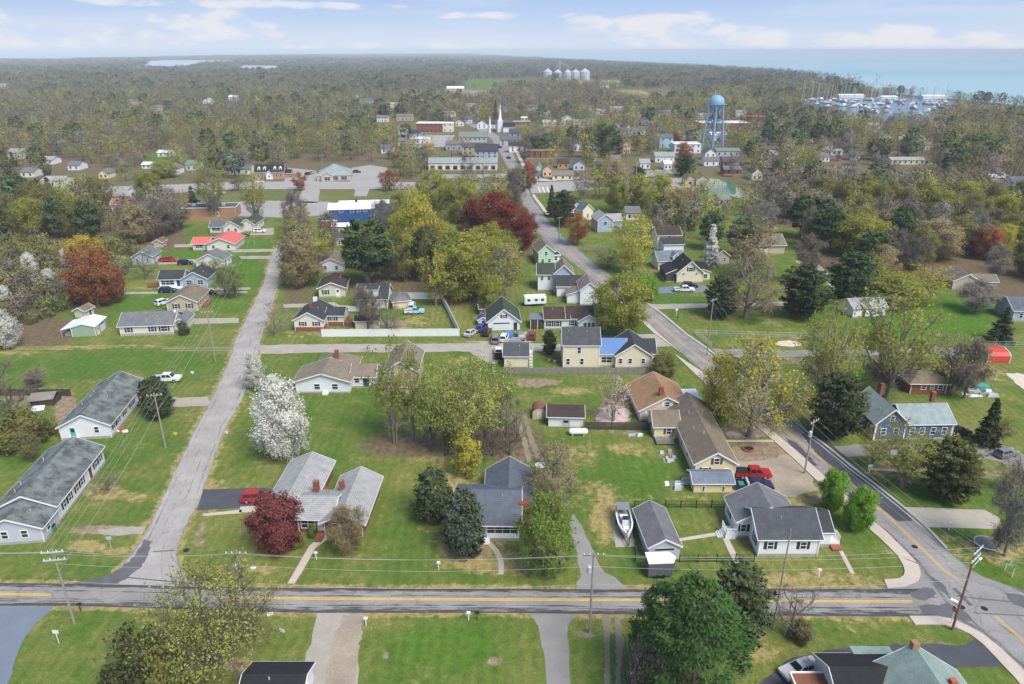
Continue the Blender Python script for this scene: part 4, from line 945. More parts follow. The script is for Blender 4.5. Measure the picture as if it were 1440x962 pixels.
def opening(root, b, side, u, z, w, h, kind, tiny=False):
    f = side_fn(b, side); k = kind.split(':')[0]; arg = kind.split(':')[1] if ':' in kind else None; m = MB(); a, c = u - w / 2, u + w / 2
    if k == 'd':
        panel(m, f, a, c, z, z + h, .0, .05); o = m.build('door', arg or 'door_white', root)
        q = MB()
        for p in ((a - .1, a, z, z + h + .1), (c, c + .1, z, z + h + .1), (a, c, z + h, z + h + .1)): panel(q, f, *p, 0, .07)
        q.build('frame', 'trim', o)
        if not tiny: q = MB(); panel(q, f, a + w * .2, c - w * .2, z + h * .55, z + h * .88, .05, .06); q.build('pane', 'glass', o)
        return
    if k == 'g':
        panel(m, f, a, c, z, z + h, .0, .05)
        o = m.build('garage_door', arg or 'door_white', root); q = MB()
        for i in range(1, 4): panel(q, f, a + .03, c - .03, z + h * i / 4 - .02, z + h * i / 4 + .02, .05, .058)
        q.build('panel_joints', 'foundation', o); q = MB()
        panel(q, f, a + .2, c - .2, z + h * .80, z + h * .95, .05, .062); q.build('pane', 'glass', o)
        return
    if tiny:
        panel(m, f, a, c, z, z + h, 0, .06); m.build('window', 'glass', root); return
    t = .09
    for p in ((a - t, a, z - t, z + h + t), (c, c + t, z - t, z + h + t), (a, c, z + h, z + h + t), (a, c, z - t, z), (a, c, z + h * .5 - .03, z + h * .5 + .03)): panel(m, f, *p, 0, .08)
    if w > 1.5:
        n = max(2, int(w / 1.05))
        for i in range(1, n): panel(m, f, a + w * i / n - .03, a + w * i / n + .03, z, z + h, 0, .075)
    o = m.build('window', 'trim', root); q = MB(); panel(q, f, a, c, z, z + h, .004, .035); q.build('pane', 'glass', o)
    if k in ('s', 'sb'):
        for s0, s1 in ((a - t - .42, a - t - .02), (c + t + .02, c + t + .42)): q = MB(); panel(q, f, s0, s1, z - .05, z + h + .05, .0, .05); q.build('shutter', 'shutter' if k == 's' else 'shutter_brown', o)


rng0 = random.Random(21)


def house(label, fl, fr, blocks, cat='house', name='house', group=None, rz=None, tiny=False, w=None):
    A = G(*fl); Bp = G(*fr); ang = atan2(Bp[1] - A[1], Bp[0] - A[0]) if rz is None else R(rz)
    t = thing(name, label, cat, A, ang, group); roofs = []
    top = max(b['h'] + b['rise'] * .8 for b in blocks); SEEN.append((min(fl[0], fr[0]), max(fl[0], fr[0]), PX(A[0], A[1], top)[1] - 2, max(fl[1], fr[1]), A[1]))
    for bi, b in enumerate(blocks):
        wall_parts(t, b); roofs.append(roof_parts(t, b, tiny))
        for (s, u, z, ww, hh, k) in b['win']: opening(t, b, s, u, z, ww, hh, k, tiny)
        if not tiny and b['z0'] == 0 and b['h'] > 2.3 and b['w'] > 4:
            [MB().box(xx - .05, xx + .05, b['y'] - .09, b['y'] - .01, .1, b['h'] - .15).build('downspout', 'trim', t) for xx in (b['x'] + .12, b['x'] + b['w'] - .12)]
            if bi == 0 and b['roof'] in ('gx', 'gy'):
                q = rng0.uniform(.25, .4); ax = (b['w'] * rng0.uniform(.2, .8), b['d'] * q) if b['roof'] == 'gx' else (b['w'] * (q if A[0] > 0 else 1 - q), b['d'] * rng0.uniform(.2, .7)); zz = b['h'] + b['rise'] * (q * 2)
                vents(t, [(b['x'] + ax[0], b['y'] + ax[1], zz + .15)], 'galv')
        cx, cyy = b['x'] + b['w'] / 2, b['y'] + b['d'] / 2
        AVOID.append((A[0] + cx * cos(ang) - cyy * sin(ang), A[1] + cx * sin(ang) + cyy * cos(ang), hypot(b['w'], b['d']) * .5 + 1))
    return t, roofs


def chimney(roof, x, y, z0, z1, s=.7, m='brick', cap=True):
    c = MB().box(x - s / 2, x + s / 2, y - s / 2, y + s / 2, z0, z1).build('chimney', m, roof)
    return c


def vents(root, pts, m='galv'):
    for (x, y, z) in pts: MB().tube([(x, y, z - .3), (x, y, z + .35)], .07, 8).build('vent_pipe', m, root)


def steps(root, x0, x1, y0, n, rise=.17, run=.28, m='concrete', name='steps'):
    mb = MB()
    for i in range(n): mb.box(x0, x1, y0 - run * (n - i), y0, 0 if i == 0 else rise * i, rise * (i + 1))
    return mb.build(name, m, root)


def railing(root, pts, h=.95, m='trim', z=0.0):
    mb = MB()
    for (a, b_) in zip(pts[:-1], pts[1:]):
        mb.bar((*a, z + h), (*b_, z + h), .07); mb.bar((*a, z + .12), (*b_, z + .12), .05); n = max(2, int(hypot(b_[0] - a[0], b_[1] - a[1]) / .22))
        for i in range(n + 1): f = i / n; p = (a[0] + (b_[0] - a[0]) * f, a[1] + (b_[1] - a[1]) * f); mb.bar((*p, z), (*p, z + h), .05)
    return mb.build('railing', m, root)


def build_houses():
    s = 's'
    # --- west side of the side street, nearest first
    t, r = house('long pale manufactured house with mottled roof and lower front wing, nearest the street corner', (-26, 769), (64, 762), [
        B(0, 0, 8.4, 4.6, 2.55, 'gy', 1.75, 'lavender', 'moss', Wn('f', 1.1, .8, 1.1, '', 3.4, 6.0) + Wn('r', 1.1, .8, 1.1, '', 1.5), base=.4),
        B(.05, 4.6, 8.3, 16.4, 2.95, 'gy', 2.0, 'white', 'moss', Wn('r', 1.2, .75, 1.2, s, 2.2, 3.8, 6.4, 8.0) + Wn('r', .5, .95, 2.1, 'd:door_brown', 11.0) + Wn('r', 1.2, .75, 1.2, s, 13.2, 14.8), base=.4)], rz=7)
    vents(t, [(2.0, 7, 4.3), (1.6, 9.4, 4.1), (1.8, 16, 4.2)])
    t, r = house('long pale manufactured house with mottled grey roof and teal door in its gable end', (87, 620), (153, 621), [
        B(0, 0, 8.5, 17.8, 2.75, 'gy', 2.15, 'white', 'moss', Wn('f', .5, .9, 2.0, 'd:door_teal', 2.2) + Wn('f', 1.3, .7, 1.1, '', 6.2) + Wn('r', 1.2, .75, 1.2, s, 1.6, 3.4, 6.6) + Wn('r', 1.2, 1.6, 1.2, s, 10.2) + Wn('r', .5, .95, 2.1, 'd:door_brown', 13.5) + Wn('r', 1.2, .75, 1.2, s, 15.8), base=.5)], rz=7)
    MB().box(1.4, 3.0, -1.2, 0, 0, .5).build('porch', 'trim', t); vents(t, [(1.6, 6.5, 3.8), (1.9, 9.5, 3.9), (1.4, 12, 3.7)])
    t, r = house('cream ranch house with dark shutters, charcoal roof and a small porch annex', (170, 473), (246, 470), [
        B(0, 0, 12.4, 8, 2.6, 'gx', 2.0, 'pale', 'grey', Wn('f', 1.0, .8, 1.2, s, 2.1, 7.6) + Wn('f', 1.0, 1.5, 1.2, s, 10.3), base=.6),
        B(12.4, 1.2, 2.6, 6.0, 2.6, 'gy', 1.0, 'pale', 'grey', Wn('f', .5, .9, 2.0, 'd:door_brown', 1.2), base=.6)], rz=6)
    chimney(r[0], 12.2, 3.6, 3, 5.0, .5, 'trim'); vents(t, [(5.5, 3.4, 4.6)])
    t, r = house('sage green metal outbuilding with white roof and an open lean-to at its side', (101.7, 474), (136, 472.5), [
        B(0, 0, 5.6, 6.6, 2.4, 'gy', .75, 'sage', 'metal_white', Wn('r', 0, .9, 2.0, 'd', 1.2) + Wn('r', .05, 2.6, 2.1, 'g', 4.0), ov=.15, base=.05)], 'shed', 'outbuilding', rz=7)
    MB().add([(-2.3, -.3, 1.9), (-.15, -.3, 2.35), (-.15, 6.7, 2.35), (-2.3, 6.7, 1.9), (-2.3, -.3, 1.98), (-.15, -.3, 2.43), (-.15, 6.7, 2.43), (-2.3, 6.7, 1.98)], [(3, 2, 1, 0), (4, 5, 6, 7), (0, 1, 5, 4), (1, 2, 6, 5), (2, 3, 7, 6), (3, 0, 4, 7)]).build('lean_to_roof', 'metal_white', t)
    for y in (0, 3.2, 6.4): MB().bar((-2.2, y, 0), (-2.2, y, 1.9), .09).build('post', 'galv', t)
    MB().box(-2.0, -.2, 1.0, 5.0, 0, 1.1).build('stored_goods', 'junk', t)
    house('small cream gabled garden shed at the edge of the scrub', (106, 446.5), (120, 447), [B(0, 0, 2.9, 3.4, 1.9, 'gy', .8, 'greencream', 'taupe', Wn('r', .1, .8, 1.7, 'd:wood_dark', 2.0), base=.05)], 'shed', 'garden_shed', rz=-8)
    t, r = house('beige bungalow with brown hipped roof behind the cream ranch', (236, 439), (276, 437.5), [
        B(0, 0, 7.8, 10, 2.7, 'gy', 1.9, 'tan', 'taupe', Wn('f', 1.0, .8, 1.2, s, 2.4, 5.8) + Wn('r', 1, .9, 1.2, '', 2.5, 6.5))], rz=5)
    MB().box(7.85, 9.2, 3, 8, 0, .5).build('porch', 'wood_brown', t); vents(t, [(3, 3, 4.1)])
    t, r = house('pale blue bungalow with charcoal roof and a covered front porch', (257, 405), (294, 404), [
        B(0, 0, 7.2, 8, 2.7, 'gy', 2.0, 'greyblue', 'dark', Wn('f', 1.0, .7, 1.3, '', 1.7, 2.5, 4.9, 5.7)),
        B(-6.6, .6, 6.6, 6, 2.6, 'gx', 1.7, 'white', 'dark', Wn('f', .9, 3.6, 1.3, '', 2.4) + Wn('f', .4, .9, 2.0, 'd:door_blue', 5.4))], rz=4)
    MB().box(-6.6, -.02, -.9, .58, 0, .4).build('porch', 'trim', t); MB().box(-10, -6.7, .5, 4.5, 0, .55).build('deck', 'wood_brown', t); railing(t, [(-10, .5), (-6.7, .5)], .9, 'wood_brown', .55)
    house('white cottage with grey roof half hidden by a budding tree', (277, 378), (318, 378), [B(0, 0, 8.5, 7, 2.7, 'gy', 2.0, 'white', 'grey', Wn('f', 1, .8, 1.2, '', 2, 6.2) + Wn('r', 1, .8, 1.2, '', 2, 5))])
    house('white detached garage with grey roof beside the parked red car', (187, 372.5), (216, 371.7), [B(0, 0, 6.5, 7.2, 2.6, 'gy', 1.7, 'greyblue', 'grey', Wn('f', 1, .7, 1, '', 1.6, 4.8) + Wn('r', .05, 3, 2.1, 'g', 3.6))], 'garage', 'garage', rz=6)
    t, r = house('cream house with bright coral metal roof', (292, 353.5), (327, 354.5), [
        B(0, 0, 9.4, 11, 2.6, 'gy', 1.9, 'pale', 'metal_coral', Wn('f', 1.0, .9, 1.1, '', 2.2, 7.2), ov=.5), B(-5.2, 1.2, 5.2, 7, 2.5, 'gx', 1.3, 'pale', 'metal_coral', Wn('f', 1.0, 2.4, 1.0, '', 2.2), ov=.5)], rz=3)
    t, r = house('cream house with dark mossy green roof and a grey-roofed wing', (315, 329), (337, 329), [
        B(0, 0, 6.6, 7, 2.7, 'gy', 2.0, 'pale', 'darkgreen', Wn('f', .8, .8, 1.3, '', 2, 4.6)), B(5.0, 3.5, 5.5, 11, 2.9, 'gy', 1.9, 'pale', 'darkgreen', Wn('r', 1, .8, 1.2, '', 2, 5, 8)),
        B(-5.5, 1, 5.5, 6, 2.5, 'gx', 1.5, 'pale', 'slate', Wn('f', 1, 3, 1.2, '', 2.4))])
    house('small tan shed with rusty red roof by the bare thicket', (216.5, 348), (228, 348), [B(0, 0, 3, 3.4, 1.9, 'gy', .9, 'tan', 'rust', base=.05)], 'shed', 'garden_shed')
    # --- the strip beyond the cross street
    t, r = house('low orange brick shop with flat dark roof behind the tall budding tree', (258, 308), (334, 306), [B(0, 0, 21, 9, 4.2, 'flat', 0, 'brick_pale', 'char', Wn('f', .2, 1.1, 2.2, 'd:galv', 12, 13.6), ov=.1)], 'shop', 'shop_building', tiny=False)
    for x, yy in ((3, 4), (8, 6), (15, 3)): MB().box(x, x + 1.3, yy, yy + 1.2, 4.3, 5.2).build('roof_unit', 'galv', t)
    house('tan shop with faded orange roof among the bare trees', (158, 298), (196, 297), [B(0, 0, 10, 8, 3.2, 'gx', 1.8, 'tan', mat('roof_orange', (.42, .20, .12), .9, .15).name, ov=.5)], 'shop', 'shop_building')
    t, r = house('orange brick office with four white dormers in a black roof', (359, 252), (400, 251), [
        B(0, 0, 15.1, 9, 3.6, 'gx', 3.2, 'brick_pale', 'black', Wn('f', 1, 1, 1.5, '', 1.8, 4.0, 11, 13.4)), B(6.0, -2.2, 3.4, 2.2, 3.0, 'gy', 1.5, 'white', 'black', Wn('f', .1, 1.2, 2.2, 'd', 1.7), base=.05),
        B(15.1, 1, 3.6, 7, 2.6, 'gx', 1.4, 'brick_pale', 'black')], 'office', 'office_building')
    for x in (1.5, 4.4, 9.7, 12.6):
        q = B(x, 1.0, 1.4, 3.2, 5.3, 'gy', .6, 'white', 'black', ov=.1, z0=3.7, base=0); d = MB().box(x, x + 1.4, 1.0, 4.0, 4.0, 5.5)
        d.add([(x, 1.0, 5.5), (x + 1.4, 1.0, 5.5), (x + .7, 1.0, 6.2), (x, 4.2, 5.5), (x + 1.4, 4.2, 5.5), (x + .7, 4.2, 6.2)], [(0, 1, 2), (1, 4, 5, 2), (0, 2, 5, 3)]); dm = d.build('dormer', 'trim', t)
        MB().box(x + .35, x + 1.05, .94, .99, 4.4, 5.4).build('pane', 'glass', dm)
    t, r = house('grey office with broad pyramid-like hipped roof beside a car park', (446, 255), (494, 254), [B(0, 0, 17, 17, 3.2, 'hip', 4.4, 'tan', 'seagrey', Wn('f', .6, 3, 1.8, '', 4.2, 9.4, 14)), B(2.6, -2, 6, 4, 3.2, 'gy', 1.8, 'tan', 'seagrey', Wn('f', .6, 3, 1.8, '', 3))], 'office', 'office_building')
    t, r = house('deep blue two-storey metal building with white roof', (464, 318), (527, 316), [
        B(0, 0, 17.5, 9, 6.4, 'gx', 1.6, 'deepblue', 'metal_white', Wn('f', 5.3, 1.3, .9, '', 4.8, 9, 11.6, 14), ov=.3), B(3.0, 9, 20, 7, 6.4, 'flat', 0, 'deepblue', 'metal_white', ov=.2)], 'warehouse', 'warehouse')
    MB().tube([(10, 12, 6.5), (10, 12, 8)], .45, 10).build('vent_pipe', 'black_metal', t)
    house('low white-roofed shed in front of the deep blue building', (468, 327), (492, 326.5), [B(0, 0, 6.6, 4, 2.3, 'gx', .8, 'tan', 'metal_white')], 'shed', 'shed')
    house('dark-roofed little house south of the deep blue building', (464, 346), (482, 345.5), [B(0, 0, 5, 7, 2.6, 'gx', 1.6, 'tan', 'char', Wn('f', .6, .7, 1.2, '', 1.2, 3.4))])
    house('white gabled house behind the pale green cottage', (449, 384), (483, 383), [B(0, 0, 7.4, 10, 2.8, 'gy', 1.7, 'white', 'taupe', Wn('f', 1, .8, 1.2, '', 2, 5.4))])
    t, r = house('pale green cottage with dark mossy gable roof and one white door', (449, 418.7), (486, 417.5), [B(0, 0, 7.2, 9, 2.85, 'gy', 1.5, 'greencream', 'brownblack', Wn('f', 1.0, .9, 1.2, s, 1.9) + Wn('f', .35, .95, 2.0, 'd', 5.2), ov=.5)])
    steps(t, 4.6, 5.9, 0, 2); chimney(r[0], 5.6, 6.5, 3, 5, .5)
    t, r = house('white bungalow with brick base, red chimney and charcoal roof at the lane corner', (415, 466), (455, 466), [
        B(0, 0, 7.1, 10, 3.0, 'gy', 1.9, 'pale', 'dark', Wn('f', 1.5, .8, 1.0, s, 2.1, 5.4), base=1.1, basem='brick'),
        B(7.1, 3.6, 4.2, 5, 2.9, 'gx', 1.2, 'pale', 'dark', Wn('f', 1.5, .6, .9, s, 1.0, 1.9), base=1.1, basem='brick')])
    chimney(r[0], 3.6, 3.4, 4.2, 6.2, .8); chimney(r[0], 3.3, 8.6, 4, 5.9, .9, 'trim')
    MB().box(11.3, 13.2, 3.6, 6.5, 0, .9).build('porch', 'brick', t)
    t, r = house('white two-storey cottage with wide front dormer in a dark roof', (503, 435), (545, 435), [
        B(0, 0, 8.1, 7.5, 3.0, 'gx', 2.9, 'pale', 'dark', Wn('f', .9, .8, 1.4, '', 4.1) + Wn('f', 1.2, .6, .7, '', 5.8)), B(2.5, .4, 3.1, 3.2, 5.3, 'gx', .35, 'pale', 'dark', Wn('f', 3.9, .7, 1.1, '', 1.5), ov=.2, z0=3.1, base=0)])
    house('low cream garage with hipped grey roof by the vinyl fence', (553, 436), (574, 434), [B(0, 0, 4.6, 5.5, 2.4, 'hip', 1.4, 'yellow', 'grey')], 'garage', 'garage')
    t, r = house('small cream shed with black roof behind the long white fence', (500, 463), (533, 462), [B(0, 0, 5.8, 3.2, 2.2, 'gx', .7, 'cream', 'dark', base=.08)], 'shed', 'garden_shed')
    t, r = house('white gabled garage with dark blue door and a small upper window', (686, 465), (731, 464), [
        B(0, 0, 7.9, 9, 2.4, 'gy', 3.1, 'white', 'darkgreen', Wn('f', .05, 4.4, 2.1, 'g', 3.4) + Wn('f', .05, .9, 2.0, 'd:door_blue', 6.8) + Wn('f', 3.3, .6, .8, s, 3.95), ov=.4, base=.05)], 'garage', 'garage')
    house('tiny white shed beside the white gabled garage', (673, 459), (685, 458.5), [B(0, 0, 2.2, 2.4, 1.8, 'gy', .6, 'white', 'char', Wn('f', .1, .7, 1.4, 'd:wood_dark', 1.1), base=.05)], 'shed', 'garden_shed')
    house('weathered dark shed behind the white gabled garage', (675, 444), (692, 443), [B(0, 0, 3.4, 3, 2, 'gx', .7, 'wood_grey', 'brownblack', base=.05)], 'shed', 'shed')
    t, r = house('white one-storey house with dark roofs, screened porch and a row of front windows', (766, 463), (849, 463), [
        B(0, 0, 6.0, 7, 2.7, 'gx', 1.8, 'white', 'brownblack', Wn('f', .8, .8, 1.3, s, 1.2, 3.2)), B(5.5, .2, 6.6, 7, 2.8, 'gx', 1.9, 'white', 'brownblack', Wn('f', .9, .9, 1.2, s, 1.4)),
        B(8.2, -1.2, 5, 4, 2.6, 'gy', 1.5, 'white', 'char', Wn('f', 1.0, .7, 1.1, '', 1.6, 2.6, 3.6)), B(12.0, -.3, 3.2, 6, 2.6, 'flat', 0, 'white', 'char', Wn('f', 1.0, 2.2, 1.1, s, 1.6), ov=.1)], rz=1)
    MB().box(-3.6, 0, 0, 4.4, 2.5, 2.65).build('porch_roof', 'shingle_bluegrey', t); MB().box(-3.4, -.2, .2, 4.2, .3, 2.45).build('porch_screen', 'wood_dark', t)
    for x, yy in ((-3.5, .1), (-1.8, .1), (-.1, .1)): MB().bar((x, yy, 0), (x, yy, 2.5), .12).build('post', 'trim', t)
    t, r = house('large white house of stacked gables with grey weathered rear wings', (779, 411), (803, 410), [
        B(0, 0, 5.2, 7, 5.6, 'gy', 2.4, 'greyblue', 'taupe', Wn('f', 4.0, .7, 1.2, '', 1.4, 3.7)), B(-4.6, 1.2, 4.6, 7, 5.0, 'gx', 2.2, 'white', 'darkgreen', Wn('f', 3.3, .7, 1.1, '', 1.2, 3.2)),
        B(.5, -4.5, 7.5, 4.5, 3.2, 'sy', 1.7, 'white', 'dark', Wn('f', 1, .8, 1.3, '', 4.6)), B(6.4, -11, 5, 8, 4.3, 'gy', 2.0, 'white', 'metal_brownroof', ()), B(3.0, -10, 3.4, 4.4, 2.6, 'sx', 1.2, 'white', 'metal_brownroof')], rz=0)
    house('mint green gabled house beside the street, deep among trees', (757, 374), (778, 373), [B(0, 0, 5, 9, 4.6, 'gy', 2.2, 'mint', 'taupe', Wn('f', 3.4, .8, 1.2, '', 2.5) + Wn('f', 1, .8, 1.2, '', 1.4, 3.6)), B(5, 2, 2.4, 4, 2.6, 'flat', 0, 'white', 'dark', Wn('f', 1, .8, 1.2, '', 1.2))])
    # --- cream house with the blue roof
    t, r = house('tall cream house with a bright blue roofed wing and dark gables', (791, 518), (842.5, 517.5), [
        B(0, 0, 7.9, 7, 5.5, 'gx', 2.7, 'cream', 'char', Wn('f', 3.6, .7, 1.3, '', 3.5) + Wn('f', 1.0, .7, 1.3, '', 1.15, 4.15), ov=.25), B(7.9, .9, 6.0, 6, 3.1, 'gx', 2.3, 'cream', 'metal_blue', Wn('f', 1.0, 2.2, 1.3, '', 1.7), ov=.3),
        B(11.4, 0, 7.8, 8.4, 3.0, 'gy', 2.6, 'cream', 'dark', Wn('f', 1.2, .7, 1.1, '', 1.1, 3.2, 6.0), ov=.3), B(15.6, 2.2, 4.8, 5.4, 2.7, 'gx', 2.2, 'cream', 'dark', ov=.3)], rz=0)
    vents(t, [(1.3, 2.6, 7.6)]); MB().box(20.6, 22.6, 1.0, 2.8, 2.0, 2.12).build('awning', 'metal_white', t)
    for x in (20.8, 22.4): MB().bar((x, 1.2, 0), (x, 1.2, 2.0), .1).build('post', 'trim', t)
    t, r = house('small cream two-storey cottage with dark roof and white side stair', (709, 518), (743, 518), [B(0, 0, 5.2, 5, 3.0, 'gx', 1.9, 'cream', 'char', (), ov=.3)], rz=0)
    mb = MB(); mb.box(5.35, 6.3, 3.0, 4.6, 2.4, 2.5)
    for i in range(10): mb.box(5.45, 6.25, 3.0 - .27 * (i + 1), 3.0 - .27 * i, 2.4 - .24 * (i + 1), 2.45 - .24 * (i + 1))
    mb.build('stair', 'trim', t); railing(t, [(6.3, 4.6), (6.3, 3.0)], .9, 'trim', 2.45)
    # --- pinkish house and long yellow house
    t, r = house('pinkish bungalow with tan shingle gable, brick chimney and white shutters', (899, 592), (968, 590), [
        B(0, 0, 9.6, 10.5, 2.3, 'gy', 2.6, 'pink', 'brown', Wn('f', .9, .8, 1.1, '', 2.0, 8.0) + Wn('f', 2.9, .8, .9, '', 5.0) + Wn('f', .2, .85, 1.9, 'd:door_brown', 6.3) + Wn('l', .9, .8, 1.1, '', 2.5, 6.5), ov=.4)], rz=3)
    for sx in ((1.2, 2.8), (7.2, 8.8), (4.2, 5.8)):
        for q in sx: MB().box(q - .2, q + .2, -.05, .0, .85 if q not in (4.2, 5.8) else 2.85, 2.05 if q not in (4.2, 5.8) else 3.85).build('shutter', 'trim', t)
    chimney(r[0], 4.1, 1.5, 3.6, 6.1, .8)
    MB().box(9.8, 12.8, 3.4, 8.2, 2.2, 2.36).build('porch_roof', 'metal_white', t)
    for yy in (3.6, 8.0): MB().bar((12.6, yy, 0), (12.6, yy, 2.2), .16).build('post', 'trim', t)
    t, r = house('long yellow house with taupe gable roof, brown shutters and a rear wing', (953, 672), (1034, 673), [
        B(2.6, 0, 6.6, 21, 2.75, 'gy', 2.0, 'yellow', 'taupe', Wn('f', 2.6, .8, 1.0, 'sb', 3.4) + Wn('f', 1.2, .8, .7, 'sb', 1.7) + Wn('f', .9, .6, .8, '', 5.0) + Wn('l', 1, .9, 1.1, '', 5, 9), ov=.35),
        B(-1.6, 12.5, 4.4, 5.5, 2.5, 'gx', 1.7, 'yellow', 'taupe', Wn('f', 1.0, .8, 1.1, 'sb', 2.6), ov=.3)], rz=0)
    railing(t, [(-1.4, 10.2), (1.6, 10.2), (1.6, 12.3)], 1.0, 'wood_grey', .5); MB().box(-1.5, 1.7, 10.1, 12.4, .3, .5).build('deck', 'wood_grey', t)
    vents(t, [(4.6, 14, 4.6), (5.2, 6, 5.0), (7.3, 15, 4.2)])
    t, r = house('small yellow shed with slate roof against the yellow gable', (975, 693), (1028, 693), [B(0, 0, 5.9, 3.4, 1.9, 'gx', .8, 'yellow', 'bluegrey', Wn('f', .35, .3, .8, 'd:shutter_brown', 1.5, 4.6), base=.1)], 'shed', 'garden_shed')
    # --- white shed and the little barrel shed by the trail
    t, r = house('white shed with rusty dark roof beside the wooden fence', (771, 600), (821, 601), [B(0, 0, 6.3, 4.4, 2.2, 'gx', 1.1, 'white', 'brownblack', Wn('f', .05, 1.6, 1.5, 'd:galv', 3.2), base=.08)], 'shed', 'garden_shed')
    t = thing('barrel_shed', 'little tan shed with rounded barrel roof beside the white shed', 'shed', G(749, 590))
    prof = [(0, 0), (2.5, 0), (2.5, 1.5), (2.2, 2.0), (1.7, 2.3), (1.25, 2.4), (.8, 2.3), (.3, 2.0), (0, 1.5)]
    MB().side_prism([(x, z) for x, z in prof], 0, 2.8).build('wall', 'siding_tan', t); mb = MB()
    rp = [(-.06, 1.45), (.26, 2.06), (.78, 2.38), (1.25, 2.48), (1.72, 2.38), (2.24, 2.06), (2.56, 1.45)]
    for a, c in zip(rp[:-1], rp[1:]): mb.add([(a[0], -.1, a[1]), (c[0], -.1, c[1]), (c[0], 2.9, c[1]), (a[0], 2.9, a[1]), (a[0], -.1, a[1] + .07), (c[0], -.1, c[1] + .07), (c[0], 2.9, c[1] + .07), (a[0], 2.9, a[1] + .07)], [(3, 2, 1, 0), (4, 5, 6, 7), (0, 1, 5, 4), (2, 3, 7, 6)])
    mb.build('roof', 'rust', t); MB().box(.8, 1.7, -.04, 0, .1, 1.7).build('door', 'siding_pale', t)
    # --- grey ranch with brick walls
    t, r = house('brick ranch house with pale grey U-shaped roof and two brick chimneys', (367, 752), (515, 757), [
        B(0, 1.0, 6.2, 14.4, 2.6, 'gy', 1.35, 'brick', 'lightgrey', (), ov=.55, basem='brick'),
        B(5.2, .8, 4.8, 6.4, 2.6, 'gx', 1.3, 'brick', 'lightgrey', Wn('f', .8, 1.9, 1.4, '', 1.5) + Wn('f', .4, .9, 2.0, 'd', 3.4), ov=.5, basem='brick'),
        B(9.2, 0, 5.6, 11.2, 2.6, 'gy', 1.45, 'brick', 'lightgrey', Wn('f', 1, 1.1, 1.2, '', 1.8, 4.2) + Wn('r', 1, 1, 1.1, '', 3, 7), ov=.55, basem='brick')], rz=-2)
    chimney(r[1], 6.6, 6.2, 3.4, 5.1, .75); chimney(r[1], 10.2, 6.9, 3.3, 4.8, .7)
    MB().box(8.0, 9.2, -.9, .8, 0, .35).build('porch', 'brick', t); steps(t, 8.1, 9.1, -.9, 2, m='brick')
    # --- slate-roofed house with the window band
    t, r = house('white cottage with big slate blue roof, rear gable wing and dark porch windows', (640, 760), (731, 762), [
        B(0, 0, 9.0, 9.4, 2.9, 'gx', 2.3, 'greyblue', 'slate', Wn('f', 1.35, 4.3, 1.3, '', 6.7), ov=.4, base=.5), B(4.0, 4.8, 6.8, 9.6, 2.5, 'gy', 2.15, 'brick', 'slate', (), ov=.35)], rz=-1)
    MB().box(9.0, 10.4, 2.4, 4.0, 0, 4.6).build('chimney_stack', 'brick', t); MB().box(4.5, 9.0, -.07, -.003, .5, 1.3).build('panel', 'trim', t)
    steps(t, 3.8, 4.9, 0, 3, m='trim')
    # --- white corner cottage
    t, r = house('white corner cottage with black shutters, dark roof and a porch stair', (1064, 782), (1148, 781), [
        B(0, 0, 8.3, 7.2, 2.95, 'gx', 2.2, 'white', 'char', Wn('f', 1.25, .75, 1.1, s, 1.65, 6.1) + Wn('l', 1.2, .7, 1.2, s, 1.5), ov=.3, base=.4), B(8.3, 1.9, 2.4, 5.2, 2.6, 'gx', 1.5, 'white', 'dark', Wn('f', 1.2, .7, .9, '', .9) + Wn('r', .5, .85, 1.9, 'd', 1.2), ov=.25, base=.5),
        B(-1.8, 3.9, 8.6, 5.6, 2.9, 'gy', 2.35, 'white', 'grey', Wn('l', 1.2, .7, 1.2, s, 3.6) + Wn('f', 1.2, .7, 1.1, s, .95), ov=.3, base=.4)], rz=0)
    MB().box(-3.3, -1.85, 3.6, 5.6, 0, .8).build('porch', 'trim', t); railing(t, [(-3.3, 5.6), (-3.3, 3.6), (-1.9, 3.6)], .95, 'trim', .8)
    mb = MB()
    for i in range(4): mb.box(-4.3 + .26 * i, -3.32, 4.0, 5.2, 0 if i == 0 else .19 * i, .19 * (i + 1))
    mb.build('steps', 'trim', t)
    MB().box(10.75, 12.2, 2.2, 3.7, 0, .65).build('porch', 'trim', t); railing(t, [(12.1, 2.2), (12.1, 3.7)], .95, 'trim', .65); MB().box(10.8, 12.1, 1.0, 2.15, 0, .3).build('steps', 'brick', t)
    t, r = house('pale grey gabled garage with dark roof beside the corner cottage yard', (911, 788), (954, 790), [B(0, 0, 4.3, 8.4, 2.2, 'gy', 1.2, 'lavender', 'grey', Wn('f', .05, 3.0, 1.9, 'g:siding_lavender', 2.15), ov=.25, base=.05)], 'garage', 'garage', rz=4)
    # --- south edge of the picture
    ax, ay = G(1287, 912, 6.6); fl = (ax - 5.0, ay - 11.0); p0 = PX(*fl); p1 = PX(fl[0] + 10, fl[1]); cx_, cy_ = G(1210, 938, 3.2); bx, by = G(1283, 939, 4.7); rx, ry = G(1172, 946, 2.6)
    t, r = house('sea green gabled house with a black lower roof and white rust-topped porch', p0, p1, [
        B(0, 0, 10.0, 11.0, 3.2, 'gy', 3.4, 'pale', 'green', ov=.5), B(bx - fl[0] - 8.4, by - fl[1] - 3.2, 8.6, 6.4, 3.1, 'gx', 1.6, 'white', 'black', Wn('l', 1, .7, 1.2, '', 3), ov=.3), B(cx_ - fl[0], cy_ - fl[1], 4.2, 2.6, 3.1, 'sxr', .02, 'white', 'green', ov=.2)], rz=0)
    chimney(r[0], 5.0, 11.2, 4.6, 7.3, .7, 'brick_pale'); chimney(r[0], 7.2, 7.6, 4.0, 6.0, .6, 'terracotta')
